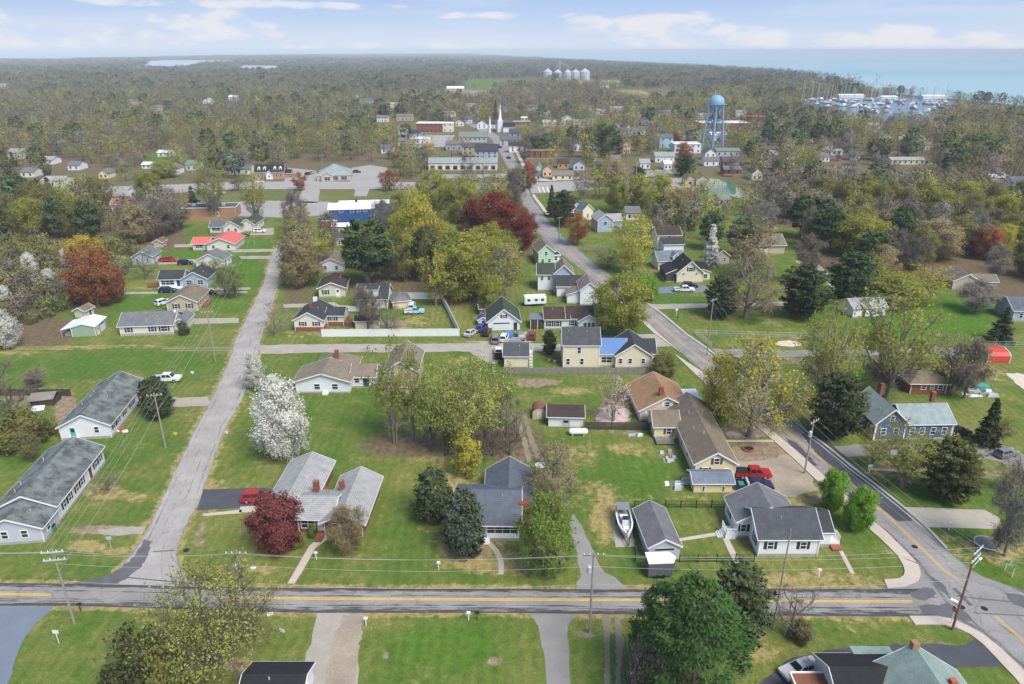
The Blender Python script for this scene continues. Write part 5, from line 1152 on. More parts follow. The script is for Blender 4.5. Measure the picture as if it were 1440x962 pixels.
    qx, qy = rx - fl[0], ry - fl[1]; mb = MB(); [mb.box(*q) for q in ((qx - 4.6, qx + .0, qy - .1, qy + .06, 2.4, 2.75), (qx - 4.72, qx - 4.58, qy - 6, qy - .1, 2.4, 2.75))]; mb.build('gutter', 'trim', t)
    MB().box(qx - 4.57, qx, qy - 6, qy - .11, 2.5, 2.62).build('porch_roof', 'rust', t); MB().box(qx - 4.4, qx - .1, qy - 5.8, qy - .3, 0, 2.49).build('wall', 'siding_white', t)
    house('black-roofed outbuilding beside the gravel drive at the south edge', (340, 1015), (418, 1012), [B(0, 0, 6.2, 5.0, 2.6, 'gx', 1.1, 'white', 'black', Wn('r', .05, 1, 2, 'd', 2.5), ov=.3)], 'garage', 'garage', rz=0)
    # --- east of the street
    t, r = house('deep blue house with pale green-grey roof and white corner boards', (1225, 619), (1329, 614), [
        B(.2, -.2, 5.4, 8.4, 3.7, 'gy', 2.5, 'blue', 'seagrey', Wn('f', 1.2, .8, 1.2, '', 1.5, 3.8) + Wn('f', 3.9, .7, .9, '', 2.7) + Wn('l', 1.2, .8, 1.1, '', 2, 5), ov=.4),
        B(5.6, 0, 8.6, 7.0, 3.2, 'gx', 2.0, 'blue', 'seagrey', Wn('f', 1.0, .8, 1.3, '', 1.4, 3.2, 5.2, 7.2), ov=.35)], rz=2)
    for x, yy in ((.16, -.24), (14.24, -.04)): MB().bar((x, yy, .2), (x, yy, 3.2), .2).build('corner_board', 'trim', t)
    chimney(r[0], 4.6, 7.6, 5, 7.4, .6); chimney(r[1], 13.2, 5.6, 4.6, 6.6, .7)
    t, r = house('red brick ranch with wide brown hipped roof behind the deep blue house', (1278, 554), (1330, 556), [B(0, 0, 7.2, 12, 2.7, 'hip', 2.7, 'brick', 'taupe', Wn('f', 1.1, .9, 1.0, '', 2.6, 5.9) + Wn('f', 1.2, .6, .7, '', 4.3), ov=.5, basem='brick'), B(-1.8, 4, 10, 9, 2.7, 'hip', 2.6, 'brick', 'taupe', ov=.5, basem='brick')], rz=-2)
    chimney(r[0], 4.8, 8.0, 4.6, 6.7, .7); vents(t, [(3.2, 4.2, 4.7), (5.6, 3.6, 4.4)], 'trim')
    t = thing('carport', 'red metal carport with an open white framed end', 'carport', G(1388, 511), 0)
    prof = [(0, 0), (0, 1.6), (.6, 2.2), (2.3, 2.6), (4.0, 2.2), (4.6, 1.6), (4.6, 0)]; mb = MB()
    mb.add([(x, z2, z) for z2 in (0,) for x, z in ()], [])
    yprof = [(0, 0), (0, 1.7), (.7, 2.35), (2.6, 2.7), (4.5, 2.35), (5.2, 1.7), (5.2, 0)]
    for a, c in zip(yprof[:-1], yprof[1:]): mb.add([(0, a[0], a[1]), (4.8, a[0], a[1]), (4.8, c[0], c[1]), (0, c[0], c[1])], [(0, 1, 2, 3)])
    o = mb.build('canopy', 'metal_red', t); sd = o.modifiers.new('thick', 'SOLIDIFY'); sd.thickness = .06
    for x in (-.05, 4.85):
        mb = MB()
        for a, c in zip(yprof[:-1], yprof[1:]): mb.bar((x, *a), (x, *c), .12)
        mb.build('frame_arch', 'trim', t)
    house('slate grey house at the far east edge behind an evergreen', (1422, 452), (1460, 453), [B(0, 0, 9, 8, 3, 'gx', 2.2, 'greyblue', 'slate', Wn('f', 1, .8, 1.2, '', 2, 5))])
    house('low taupe-roofed house among bare trees near the east edge', (1338, 407), (1372, 408), [B(0, 0, 7.5, 8, 2.6, 'gy', 2.0, 'tan', 'taupe'), B(6.5, 1, 6, 5, 2.4, 'gx', 1.4, 'tan', 'taupe')])
    house('pale grey shed behind the tall budding tree in the meadow', (1198, 447), (1244, 445), [B(0, 0, 9, 6, 2.7, 'gx', 1.5, 'white', 'lightgrey', Wn('f', .1, 1, 2, 'd:door_brown', 3))], 'shed', 'shed')
    house('tan barn with brown-grey gable roof at the edge of the woods', (1062, 358), (1103, 357), [B(0, 0, 10, 9, 3.2, 'gx', 2.6, 'tan', 'taupe', Wn('f', .1, 2.4, 2.4, 'g:siding_white', 3), ov=.5)], 'barn', 'barn')
    t, r = house('cream gabled house with black roof and porches, cars parked before it', (951, 398), (987.5, 397.5), [
        B(0, 0, 7.9, 9, 3.2, 'gy', 3.4, 'cream', 'black', Wn('f', 3.6, 1.3, 1.1, 's', 4.0), ov=.5), B(-3.0, .8, 3.0, 8, 2.7, 'sx', 1.3, 'wood_dark', 'black', (), ov=.3), B(7.9, 2, 2.6, 7, 2.7, 'sxr', .9, 'cream', 'black', Wn('f', .8, 1.2, 1.2, '', 1.3), ov=.3)])
    for x in (2, 5.9): MB().lathe([(.35, 0), (.35, .04)], 12, (x, -.06, 2.9)).build('wreath', 'leaf_shrub', t)
    house('white two-storey house with black roofs and a blue-black lower roof', (928, 356), (961, 355), [B(0, 4, 8.4, 7, 5.2, 'gx', 2.0, 'pale', 'brownblack', Wn('f', 3.7, .8, 1.1, '', 4.2)), B(1.2, 0, 7, 4, 2.9, 'sy', 1.3, 'white', 'dark')])
    house('white house with blue-grey roof and pointed dormer behind the cream gabled house', (925, 380), (955, 379), [B(0, 0, 8.2, 7, 3.0, 'gx', 2.2, 'cream', 'bluegrey', Wn('f', 1, .8, 1.2, '', 1.6, 4.5)), B(4.6, -.2, 1.6, 4, 4.4, 'gy', .8, 'white', 'bluegrey', Wn('f', 3.3, .6, .9, '', .8), z0=2.6, base=0)])
    house('grey-blue gabled house with white corner trim', (840, 327), (861, 326), [B(0, 0, 6, 8, 4.6, 'gy', 2.1, 'greyblue', 'lightgrey', Wn('f', 2.8, 1.3, 1.2, '', 3)), B(5.6, 3, 5, 5.5, 3.6, 'gx', 2.0, 'greyblue', 'lightgrey')])
    house('narrow cream house with blue-black gable near the junction', (819, 311), (835, 309), [B(0, 0, 5, 8, 4.4, 'gy', 2.2, 'cream', 'slate', Wn('f', 1.2, .7, 1.5, '', 2.5)), B(-2.5, 5, 5, 8, 4.2, 'gy', 2.2, 'white', 'dark', ())])
    house('tan house peeking out behind the flowering cone tree', (1004, 372), (1025, 371), [B(0, 0, 5, 7, 2.8, 'gy', 1.8, 'tan', 'char', Wn('f', 1, .7, 1.1, '', 1.5, 3.5))])
    house('tan twin-gabled house by the green tennis court', (963, 262), (975, 262), [B(0, 0, 5, 8, 3.4, 'gy', 2.2, 'tan', 'taupe', Wn('f', 1, 1.2, 1.2, '', 2.5)), B(5.2, -1.5, 6.4, 8, 3.4, 'gy', 2.4, 'tan', 'taupe')], tiny=True)
    # apartment garage behind the white ranch, and the white ranch itself
    t, r = house('white ranch with tan hipped roofs and brick chimney south of the lane', (417, 553), (495, 553), [
        B(0, 0, 10.8, 7, 2.7, 'gy', 1.7, 'white', 'tan', Wn('f', .95, 1.1, 1.1, ':w', 4.3, 7.9), ov=.5), B(2.6, 6, 8, 6.5, 2.7, 'hip', 1.9, 'white', 'tan', ov=.5), B(10.8, 2.6, 4.6, 5, 2.6, 'gx', 1.5, 'white', 'tan', Wn('f', 1.1, .9, .9, '', 1.0) + Wn('f', .3, 1.2, 2.0, 'd:door_blue', 2.8), ov=.4)], rz=0)
    chimney(r[1], 6.7, 8.2, 3.6, 6.0, .75); MB().box(5.4, 6.5, -.9, 0, 0, .35).build('porch', 'trim', t)
    t, r = house('brown gambrel-like barn house with tan upper wall and two windows', (540, 556), (590, 556), [
        B(0, 2.2, 6.5, 10.5, 4.3, 'gy', 2.2, 'tan', 'tan', Wn('f', 3.2, .75, 1.0, '', 1.6, 4.9), ov=.35), B(-.1, 0, 6.7, 2.2, 2.0, 'sy', 1.2, 'tan', 'taupe', ov=.25)], rz=0)
    # collapsed shack by the western trees
    t = thing('shack', 'collapsing grey shack with sagging roof and junk beside it', 'shack', G(42, 572), R(6))
    mb = MB(); mb.add([(0, -.4, 1.2), (4.6, -.2, 1.5), (4.7, 1.6, 2.4), (0, 1.5, 2.2), (.1, 3.4, 1.3), (4.6, 3.3, 1.6)], [(0, 1, 2, 3), (3, 2, 5, 4)]); o = mb.build('roof', 'wood_grey', t); sd = o.modifiers.new('thick', 'SOLIDIFY'); sd.thickness = .12
    MB().box(.2, 4.4, 0, 3.2, 0, 1.2).build('wall', 'wood_dark', t); MB().add([(1, -2.2, .02), (3.4, -1.9, .05), (3.2, -.6, .5), (1.1, -.7, .5)], [(0, 1, 2, 3)]).build('fallen_panel', 'siding_white', t)
    # far-off cottages by the marina road and inside the woods
    house('bright blue two-storey house at the east edge above the woods', (1421, 272), (1445, 272), [B(0, 0, 10, 8, 5.2, 'gx', 2.2, 'skyblue', 'slate', Wn('f', 3.4, .8, 1.2, '', 2, 5, 8) + Wn('f', .8, .8, 1.2, '', 2, 5, 8))], tiny=True)
    house('long white metal shed near the bright blue house', (1392, 257), (1413, 257), [B(0, 0, 9, 5, 2.8, 'gx', 1.2, 'white', 'metal_white')], 'shed', 'shed', tiny=True)


# town houses, each: left x, right x, base row, wall height, roof form, rise, depth, wall, roof, label
TOWN = """739 752 245 4.2 gy 2.4 8 magenta rust|magenta cottage with rusty roof in the row of painted cottages
754 762 247 4 gy 2.2 7 mint mint|mint green cottage in the row of painted cottages
763 777 249 4 gy 2.2 8 peach taupe|peach cottage with pale roof in the row of painted cottages
748 760 254 3 gx 1.4 5 skyblue slate|sky blue cottage closest to the junction among the painted cottages
777 806 254 2.8 gx 1.8 7 cream metal_brownroof|long cream cottage with brown roof at the end of the painted row
806 822 240 3.4 gy 2 8 lavender slate|lavender cottage behind the long cream cottage
784 800 237 3.2 gx 1.8 7 orange dark|orange cottage with dark roof behind the painted row
603 699 240 4.2 gx 2.2 12 pale seagrey|long low grey-roofed storefront block before the junction
668 700 224 5 gx 3.6 12 greyblue dark|blue-black gabled shop on the main street
650 687 219 5.4 gx 2 12 tan char|brown fronted main street shop with dark flat gable
646 684 205 6 gx 3 14 grey greengrey|large grey main street building with mossy roof
627 650 212 4.2 gx 1.8 12 greyblue grey|grey shop behind the main street row
586 622 187 7.5 flat 0 16 brick metal_white|red brick two-storey commercial block with white flat roof
622 637 186 7 flat 0 14 pale metal_white|cream commercial block beside the red brick one
576 592 196 4.6 gx 2 10 greyblue dark|slate roofed house before the red brick block
577 604 203 3.6 gx 1 10 white metal_white|low white metal building before the red brick block
594 608 210 2.6 gx 1 6 orange terracotta|tiny building with vivid orange roof
671 684 182 4.8 gy 2.6 9 white slate|white gabled house near the church
684 696 181 3.8 gx 2.2 9 white dark|dark-roofed house near the church
716 733 197 5 gx 3 10 grey char|charcoal roofed hall behind the church
716 736 215 4.6 gx 2.2 9 white brownblack|white porch-fronted house on the main street
703 728 206 4.6 gx 2 11 grey slate|slate grey main street house opposite the shops
740 780 223 4.5 flat 0 10 brick taupe|brick row building behind street trees
722 746 177 3.4 flat 0 12 brick lightgrey|low brick building behind the church
733 742 170 2.6 gx 1 8 pale metal_white|white roofed cottage north of the church
760 774 165 5 gy 2.6 9 skyblue seagrey|pale blue gabled house north of the main street
764 782 178 3.6 gx 1.6 10 white metal_white|white roofed long house below the pale blue gable
790 806 176 5 gy 3 10 white seagrey|white twin-gabled house deep in the town
806 832 178 4 gx 1.8 12 tan greengrey|green-grey roofed building in the town trees
828 838 176 4 gy 2.2 8 white lightgrey|white small gabled house beside the green-grey roof
862 872 184 4.2 gy 2.2 9 white grey|white house with white porch at the town edge
872 906 190 3.4 gx 1.8 10 grey slate|slate roofed low house in the centre of the trees
880 888 187 4.2 gy 2 7 white slate|white gabled cottage against the slate roofed low house
822 840 216 3 gx 1.2 8 orange lightgrey|grey roofed brick cottage beyond the lawn
927 946 208 7 gx 2 11 skyblue slate|tall pale blue building near the water tower
948 985 216 6 flat 0 14 white metal_white|white flat-roofed block under the water tower
955 986 196 4 gx 1.4 12 grey slate|slate blue shed roofs behind the white flat block
1000 1022 198 4.2 gx 1.6 12 white metal_white|white metal hall beside the water tower
985 1054 182 5.2 flat 0 22 brick metal_white|long brick school with white flat roof
1048 1074 172 5 flat 0 16 brick terracotta|brick hall beyond the long brick school
921 948 229 3.8 gx 2 10 pale seagrey|grey roofed house below the tall pale blue building
934 944 239 3.4 gx 1.6 8 white metal_white|white hut with pale roof beside dark evergreens
991 1006 226 4.6 gy 2.6 9 white slate|white gable east of the water tower
990 1016 234 3.2 gx 1.6 9 white grey|low white house in front of the tower gable
1016 1045 235 3.2 gx 1.8 10 brick char|brick ranch with charcoal roof east of the tower
1018 1042 246 2.8 gx 1.4 8 brick grey|brick bungalow with grey roof by the tennis court
1057 1072 254 4 gy 2.4 9 cream dark|cream gabled house by the street bend
1072 1086 254 3.2 gx 1.6 8 brick dark|dark roofed annex next to the cream gabled house
1114 1128 200 4.6 gy 2.6 9 white grey|white gabled house in the eastern trees
1157 1170 212 3.6 gx 1.8 8 pale slate|pale house with slate roof in the eastern trees
1168 1184 219 2.8 gx 1 8 white metal_white|white roofed garage in the eastern trees
1240 1252 200 4.4 gy 2.4 9 pale taupe|tan gabled townhouse, first of the row below the marina
1262 1275 201 4.4 gy 2.4 9 pale taupe|tan gabled townhouse, second of the row below the marina
1286 1300 202 4.6 gy 2.4 9 tan taupe|brown gabled townhouse at the end of the row below the marina
1253 1300 232 2.8 gx 1.2 9 greencream lightgrey|long pale green roofed bungalow in the eastern woods
200 212 238 2.6 gx 1 7 white metal_white|white roofed shed seen between western trees
222 241 221 2.8 gx 1.2 7 white metal_white|long white shed on a bright lawn clearing
228 250 246 3.4 gy 1.8 9 white grey|white house with grey roof beyond the parking lot
262 278 240 3.4 gx 1.8 9 mint greengrey|mint house with greenish roof beyond the parking lot
322 352 246 3.2 gx 2 10 white slate|white house with slate roof beside the dormered office
312 328 230 3 gx 1.6 8 pale lightgrey|pale roofed house behind the tall budding tree
140 152 252 3 gy 1.8 8 yellow grey|cream gable glimpsed through western trees
12 32 224 4 gx 2 10 white lightgrey|white house glimpsed at the western edge
60 75 232 3 gx 1.4 9 white lightgrey|white roofed house among western pines
60 90 263 3.2 gx 1.4 10 pale lightgrey|pale shop by the western parking strip
183 202 278 3.6 gy 2 9 white seagrey|white gable behind the bare thicket
-4 8 125 9 flat 0 16 white lightgrey|white block far away at the western horizon
178 196 147 3.6 gx 1.8 12 yellow grey|yellow house in a far clearing
286 298 146 4 gy 2.6 10 white lightgrey|white gable in a far western clearing
322 334 142 5 gx 2 10 white metal_white|white roofed house in a far western clearing
212 236 156 4 gx 2 14 tan taupe|tan roofed building in the far western woods
500 508 137 4 gx 2 10 pale grey|pale house far off in the northern trees
506 524 146 4 gx 2.2 12 greyblue slate|blue-grey house far off in the northern trees
549 562 152 4 gx 2 12 pale lightgrey|pale house far off beyond the brick block
558 580 170 4 gx 2 12 tan taupe|tan house behind the northern budding trees
619 640 165 5 flat 0 12 white lightgrey|white flat-roofed house behind the brick block
628 652 129 5 gx 3 22 tan metal_white|big tan barn with white roof on the far farm
655 668 130 3.4 gx 1.6 14 grey grey|grey farm shed beside the big tan barn
560 572 190 4 gx 2 10 white grey|white house in the trees west of the main street
655 667 152 3.4 gx 1.6 12 white lightgrey|white cottage in the far town trees
845 856 126 4 gx 1.6 20 white metal_white|white farm shed east of the silos
1222 1236 186 5 gx 2 10 pale lightgrey|pale house among pines below the marina
930 954 163 3.6 gx 1.6 10 white lightgrey|long pale house north-west of the water tower
983 1000 168 4 gx 1.4 10 pale lightgrey|pale hall in the trees north of the long school
1007 1040 220 3.4 gx 1.4 9 grey greengrey|grey-green roofed terrace south-east of the water tower
1154 1166 228 3.2 gx 1.6 8 white grey|little white house beneath the rusty eastern trees
876 886 216 6 gy 2 8 peach taupe|peach gabled house beside the large dark evergreen
806 818 213 3.6 gy 2 8 white slate|small white house beyond the long lawn wall
838 852 162 4 gx 2 10 white lightgrey|white house with pale roof at the north of the town
700 716 158 4 gx 2 10 white grey|white house north of the church trees
742 756 156 4 gx 2 10 pale slate|pale slate-roofed house north of the town
858 876 158 4 gx 2 10 grey lightgrey|grey house at the northern town edge
902 918 176 4 gy 2.2 10 white grey|white gable in the trees above the slate roofed low house
914 930 184 4 gx 2 10 pale char|pale house west of the tall pale blue building
1034 1048 164 4 gx 2 10 white lightgrey|white house behind the brick hall
1088 1102 168 4 gx 2 10 pale grey|pale house at the eastern end of the school woods
1096 1110 186 4 gy 2 9 white slate|white gable on the rise east of the school
1068 1084 196 3.6 gx 1.8 9 tan char|tan house in the woods east of the tower
1080 1094 218 3.6 gx 1.8 9 white char|white house hidden east of the dark roofed annex
1196 1208 226 3.4 gx 1.8 9 pale taupe|pale house in the middle of the eastern woods
900 914 238 3.4 gx 1.8 9 white lightgrey|white house by the evergreens on the cross street
860 872 232 3.4 gx 1.8 9 yellow grey|yellow house behind the round tan tree
836 848 236 3.2 gx 1.6 8 white slate|white house behind the painted cottages lawn
650 664 174 4 gx 2 10 white slate|white slate-roofed house up the main street
640 652 178 4 gy 2 9 pale char|pale gable beside the brick block
530 545 172 4 gx 2 10 white grey|white house in a clearing of the northern woods
470 486 158 4 gx 2 10 pale grey|pale house far in the northern woods
560 574 206 3.6 gx 1.8 9 tan grey|tan house west of the low white metal building
536 552 216 3.4 gx 1.8 9 white grey|white house at the edge of the northern woods
96 112 240 3 gx 1.6 9 white grey|white house among the western olive trees
30 48 250 3 gx 1.6 9 pale grey|pale house in the gap of the western pines
1010 1026 290 3 gx 1.6 9 grey greengrey|grey house below the tennis court trees
880 900 310 3 gx 1.8 9 pale grey|pale house behind the rusty tree by the golden budding tree
1300 1312 212 3.6 gx 1.8 9 pale taupe|pale taupe-roofed house behind the eastern pines"""


def build_town():
    for ln in TOWN.split('\n'):
        d, label = ln.split('|'); x0, x1, yb, h, rf, rise, dep, wall, rm = d.split(); x0, x1, yb, h, rise, dep = map(float, (x0, x1, yb, h, rise, dep))
        A = G(x0, yb); Bp = G(x1, yb); w = Bp[0] - A[0]
        wn = []
        if w > 3:
            n = max(2, int(w / 3.2))
            for i in range(min(n, 8)):
                wn.append(('f', w * (i + .5) / n, 1.0, .9, 1.3, ''))
                if h > 4.4: wn.append(('f', w * (i + .5) / n, h - 1.9, .9, 1.3, ''))
        if 'storefront' in label: wn = [('f', w * (i + .5) / 9, .6, 2.4, 2.2, '') for i in range(9)]
        rmn = rm if rm in MATS else ('shingle_' + rm if 'shingle_' + rm in MATS else None)
        if rmn is None: rmn = mat('rooftop_' + rm, tuple(c * .8 for c in dict(mint=(.35, .5, .38), greengrey=(.22, .26, .22)).get(rm, (.3, .3, .3))), .9, .15).name
        cat = 'shed' if 'shed' in label or 'hut' in label else 'garage' if 'garage' in label else 'barn' if 'barn' in label else 'shop' if 'shop' in label or 'storefront' in label else 'school' if 'school' in label else 'house' if any(k in label for k in ('house', 'cottage', 'gable', 'bungalow', 'ranch')) else 'building'
        house(label, (x0, yb), (x1, yb), [B(0, 0, w, dep, h, rf, rise, wall, rmn, wn, ov=.35)], cat, {'house': 'house', 'shed': 'shed', 'barn': 'barn', 'shop': 'shop_building', 'school': 'school_building', 'garage': 'garage'}.get(cat, 'building'), tiny=True)


build_houses()
build_town()
# ------------------------------------------------------------------ vehicles
CARM = {}


def bevelled(me, w=.05, seg=2):
    import bmesh
    bm = bmesh.new(); bm.from_mesh(me); bmesh.ops.remove_doubles(bm, verts=bm.verts, dist=1e-4)
    bmesh.ops.bevel(bm, geom=bm.edges[:], offset=w, segments=seg, affect='EDGES', clamp_overlap=True); bm.normal_update(); bm.to_mesh(me); bm.free(); return me


def car_meshes(kind):
    """side-profile bodies: lower shell, cabin, glass panels, wheels, lamps; x forward"""
    if kind in CARM: return CARM[kind]
    D = {}; L, Wd, wb = dict(sedan=(4.7, 1.8, 2.75), suv=(4.6, 1.86, 2.7), pickup=(5.8, 1.95, 3.6), van=(5.0, 1.95, 3.0), oldpickup=(5.2, 1.85, 3.1), hatch=(4.2, 1.75, 2.55))[kind]; h = L / 2; w = Wd / 2
    if kind in ('sedan', 'hatch'):
        bodyp = [(-h, .35), (-h, .85), (-h + .15, .98), (h - 1.5, .98), (h - .15, .78), (h, .62), (h, .3), (h - .3, .22), (-h + .3, .22)]
        tail = 1.05 if kind == 'sedan' else .35; cab = dict(b0=-h + tail - .45 + .1, b1=h - 1.35, t0=-h + tail + .25, t1=h - 2.15, zb=.97, zt=1.45)
    elif kind == 'suv':
        bodyp = [(-h, .4), (-h, 1.0), (-h + .1, 1.08), (h - 1.35, 1.08), (h - .12, .92), (h, .75), (h, .35), (h - .3, .28), (-h + .3, .28)]; cab = dict(b0=-h + .06, b1=h - 1.2, t0=-h + .45, t1=h - 1.95, zb=1.07, zt=1.68)
    elif kind == 'van':
        bodyp = [(-h, .4), (-h, 1.05), (-h + .08, 1.1), (h - 1.0, 1.1), (h - .1, .9), (h, .75), (h, .35), (h - .3, .28), (-h + .3, .28)]; cab = dict(b0=-h + .05, b1=h - .85, t0=-h + .25, t1=h - 1.65, zb=1.09, zt=1.8)
    else:
        zo = .06 if kind == 'oldpickup' else 0
        bodyp = [(-h + 2.05, .5), (-h + 2.05, 1.12), (h - 1.45, 1.12 + zo), (h - .2, 1.05 + zo), (h, .9), (h, .45), (h - .3, .38), (-h + 2.1, .38)]; cab = dict(b0=-h + 2.08, b1=h - 1.3, t0=-h + 2.25, t1=h - 2.0, zb=1.11, zt=1.82)
    D['body'] = bevelled(MB().side_prism(bodyp, -w, w).mesh('body'), .07)
    c = cab; wi = w - .06; wt = w - .28
    V = [(c['b0'], -wi, c['zb']), (c['b1'], -wi, c['zb']), (c['b1'], wi, c['zb']), (c['b0'], wi, c['zb']), (c['t0'], -wt, c['zt']), (c['t1'], -wt, c['zt']), (c['t1'], wt, c['zt']), (c['t0'], wt, c['zt'])]
    Fq = [(3, 2, 1, 0), (4, 5, 6, 7), (0, 1, 5, 4), (1, 2, 6, 5), (2, 3, 7, 6), (3, 0, 4, 7)]
    D['cabin'] = bevelled(MB().add(V, Fq).mesh('cabin'), .05); V = np.array(V)

    def glass(q, nm, lo=.1, hi=.9, s0=.07, s1=.93, cuts=1):
        a, b, c_, d = V[list(q)]; mb = MB(); n = np.cross(b - a, d - a); n /= np.linalg.norm(n)
        for k in range(cuts):
            u0 = s0 + (s1 - s0) * k / cuts + (.02 if k else 0); u1 = s0 + (s1 - s0) * (k + 1) / cuts - (.02 if k < cuts - 1 else 0)
            P = lambda u, v: (a * (1 - u) + b * u) * (1 - v) + (d * (1 - u) + c_ * u) * v
            pts = [P(u0, lo), P(u1, lo), P(u1, hi), P(u0, hi)]; mb.add([p + n * .012 for p in pts] + [p - n * .02 for p in pts], [(0, 1, 2, 3), (7, 6, 5, 4), (0, 4, 5, 1), (1, 5, 6, 2), (2, 6, 7, 3), (3, 7, 4, 0)])
        D[nm] = mb.mesh(nm.split('#')[0])
    glass((1, 2, 6, 5), 'windshield'); glass((3, 0, 4, 7), 'rear_window'); glass((0, 1, 5, 4), 'side_window#1', cuts=2); glass((2, 3, 7, 6), 'side_window#2', cuts=2)
    if kind in ('pickup', 'oldpickup'):
        mb = MB(); x0, x1 = -h, -h + 2.0; mb.box(x0, x1, -w, -w + .1, .5, 1.12); mb.box(x0, x1, w - .1, w, .5, 1.12); mb.box(x0, x0 + .09, -w + .1, w - .1, .5, 1.12); mb.box(x1 - .06, x1, -w + .1, w - .1, .5, 1.12); mb.box(x0 + .09, x1 - .06, -w + .1, w - .1, .5, .62)
        D['cargo_bed'] = mb.mesh('cargo_bed'); D['bed_liner'] = MB().box(x0 + .1, x1 - .07, -w + .11, w - .11, .625, .66).mesh('bed_liner')
    r = .34 if kind in ('sedan', 'hatch') else .39
    def wheel(): return MB().tube([(0, -.11, 0), (0, .11, 0)], r, 16).mesh('tyre')
    D['tyre'] = wheel(); D['rim'] = MB().tube([(0, -.12, 0), (0, .12, 0)], r * .62, 12).mesh('rim')
    zl = .72 if kind in ('sedan', 'hatch') else .85
    D['headlight'] = MB().box(h - .12, h + .01, -.2, .2, zl - .1, zl + .08).mesh('headlight'); D['taillight'] = MB().box(-h - .015, -h + .1, -.16, .16, zl - .12, zl + .16).mesh('taillight')
    D['_'] = (L, Wd, wb, r); CARM[kind] = D
    return D


def car(px, py, heading, kind, color, label, cat=None, name=None, parts=True, z=0., group=None, extra=None):
    D = car_meshes(kind); L_, Wd, wb, r = D['_']; w = Wd / 2
    nm = name or {'pickup': 'pickup_truck', 'oldpickup': 'pickup_truck', 'suv': 'parked_car', 'van': 'van'}.get(kind, 'parked_car')
    t = thing(nm, label, cat or ('pickup truck' if 'pickup' in kind else 'van' if kind == 'van' else 'car'), (*G(px, py), z), R(heading), group)
    b = obj('body', D['body'], 'paint_' + color, t); obj('cabin', D['cabin'], 'paint_' + color, t)
    for k in ('windshield', 'rear_window', 'side_window#1', 'side_window#2'): obj(k.split('#')[0], D[k], 'car_glass', t)
    if 'cargo_bed' in D: q = obj('cargo_bed', D['cargo_bed'], 'paint_' + (extra or color), t); obj('bed_liner', D['bed_liner'], 'bed_black', q)
    for sx in (-1, 1):
        for sy in (-1, 1):
            q = obj('wheel', D['tyre'], 'tyre', t, loc=(sx * wb / 2, sy * (w - .1), r)); obj('rim', D['rim'], 'rim', q)
    for sy in (-1, 1): obj('headlight', D['headlight'], 'lamp_clear', t, loc=(0, sy * (w - .32), 0)); obj('taillight', D['taillight'], 'lamp_red', t, loc=(0, sy * (w - .22), 0))
    AVOID.append((*G(px, py), 3))
    return t


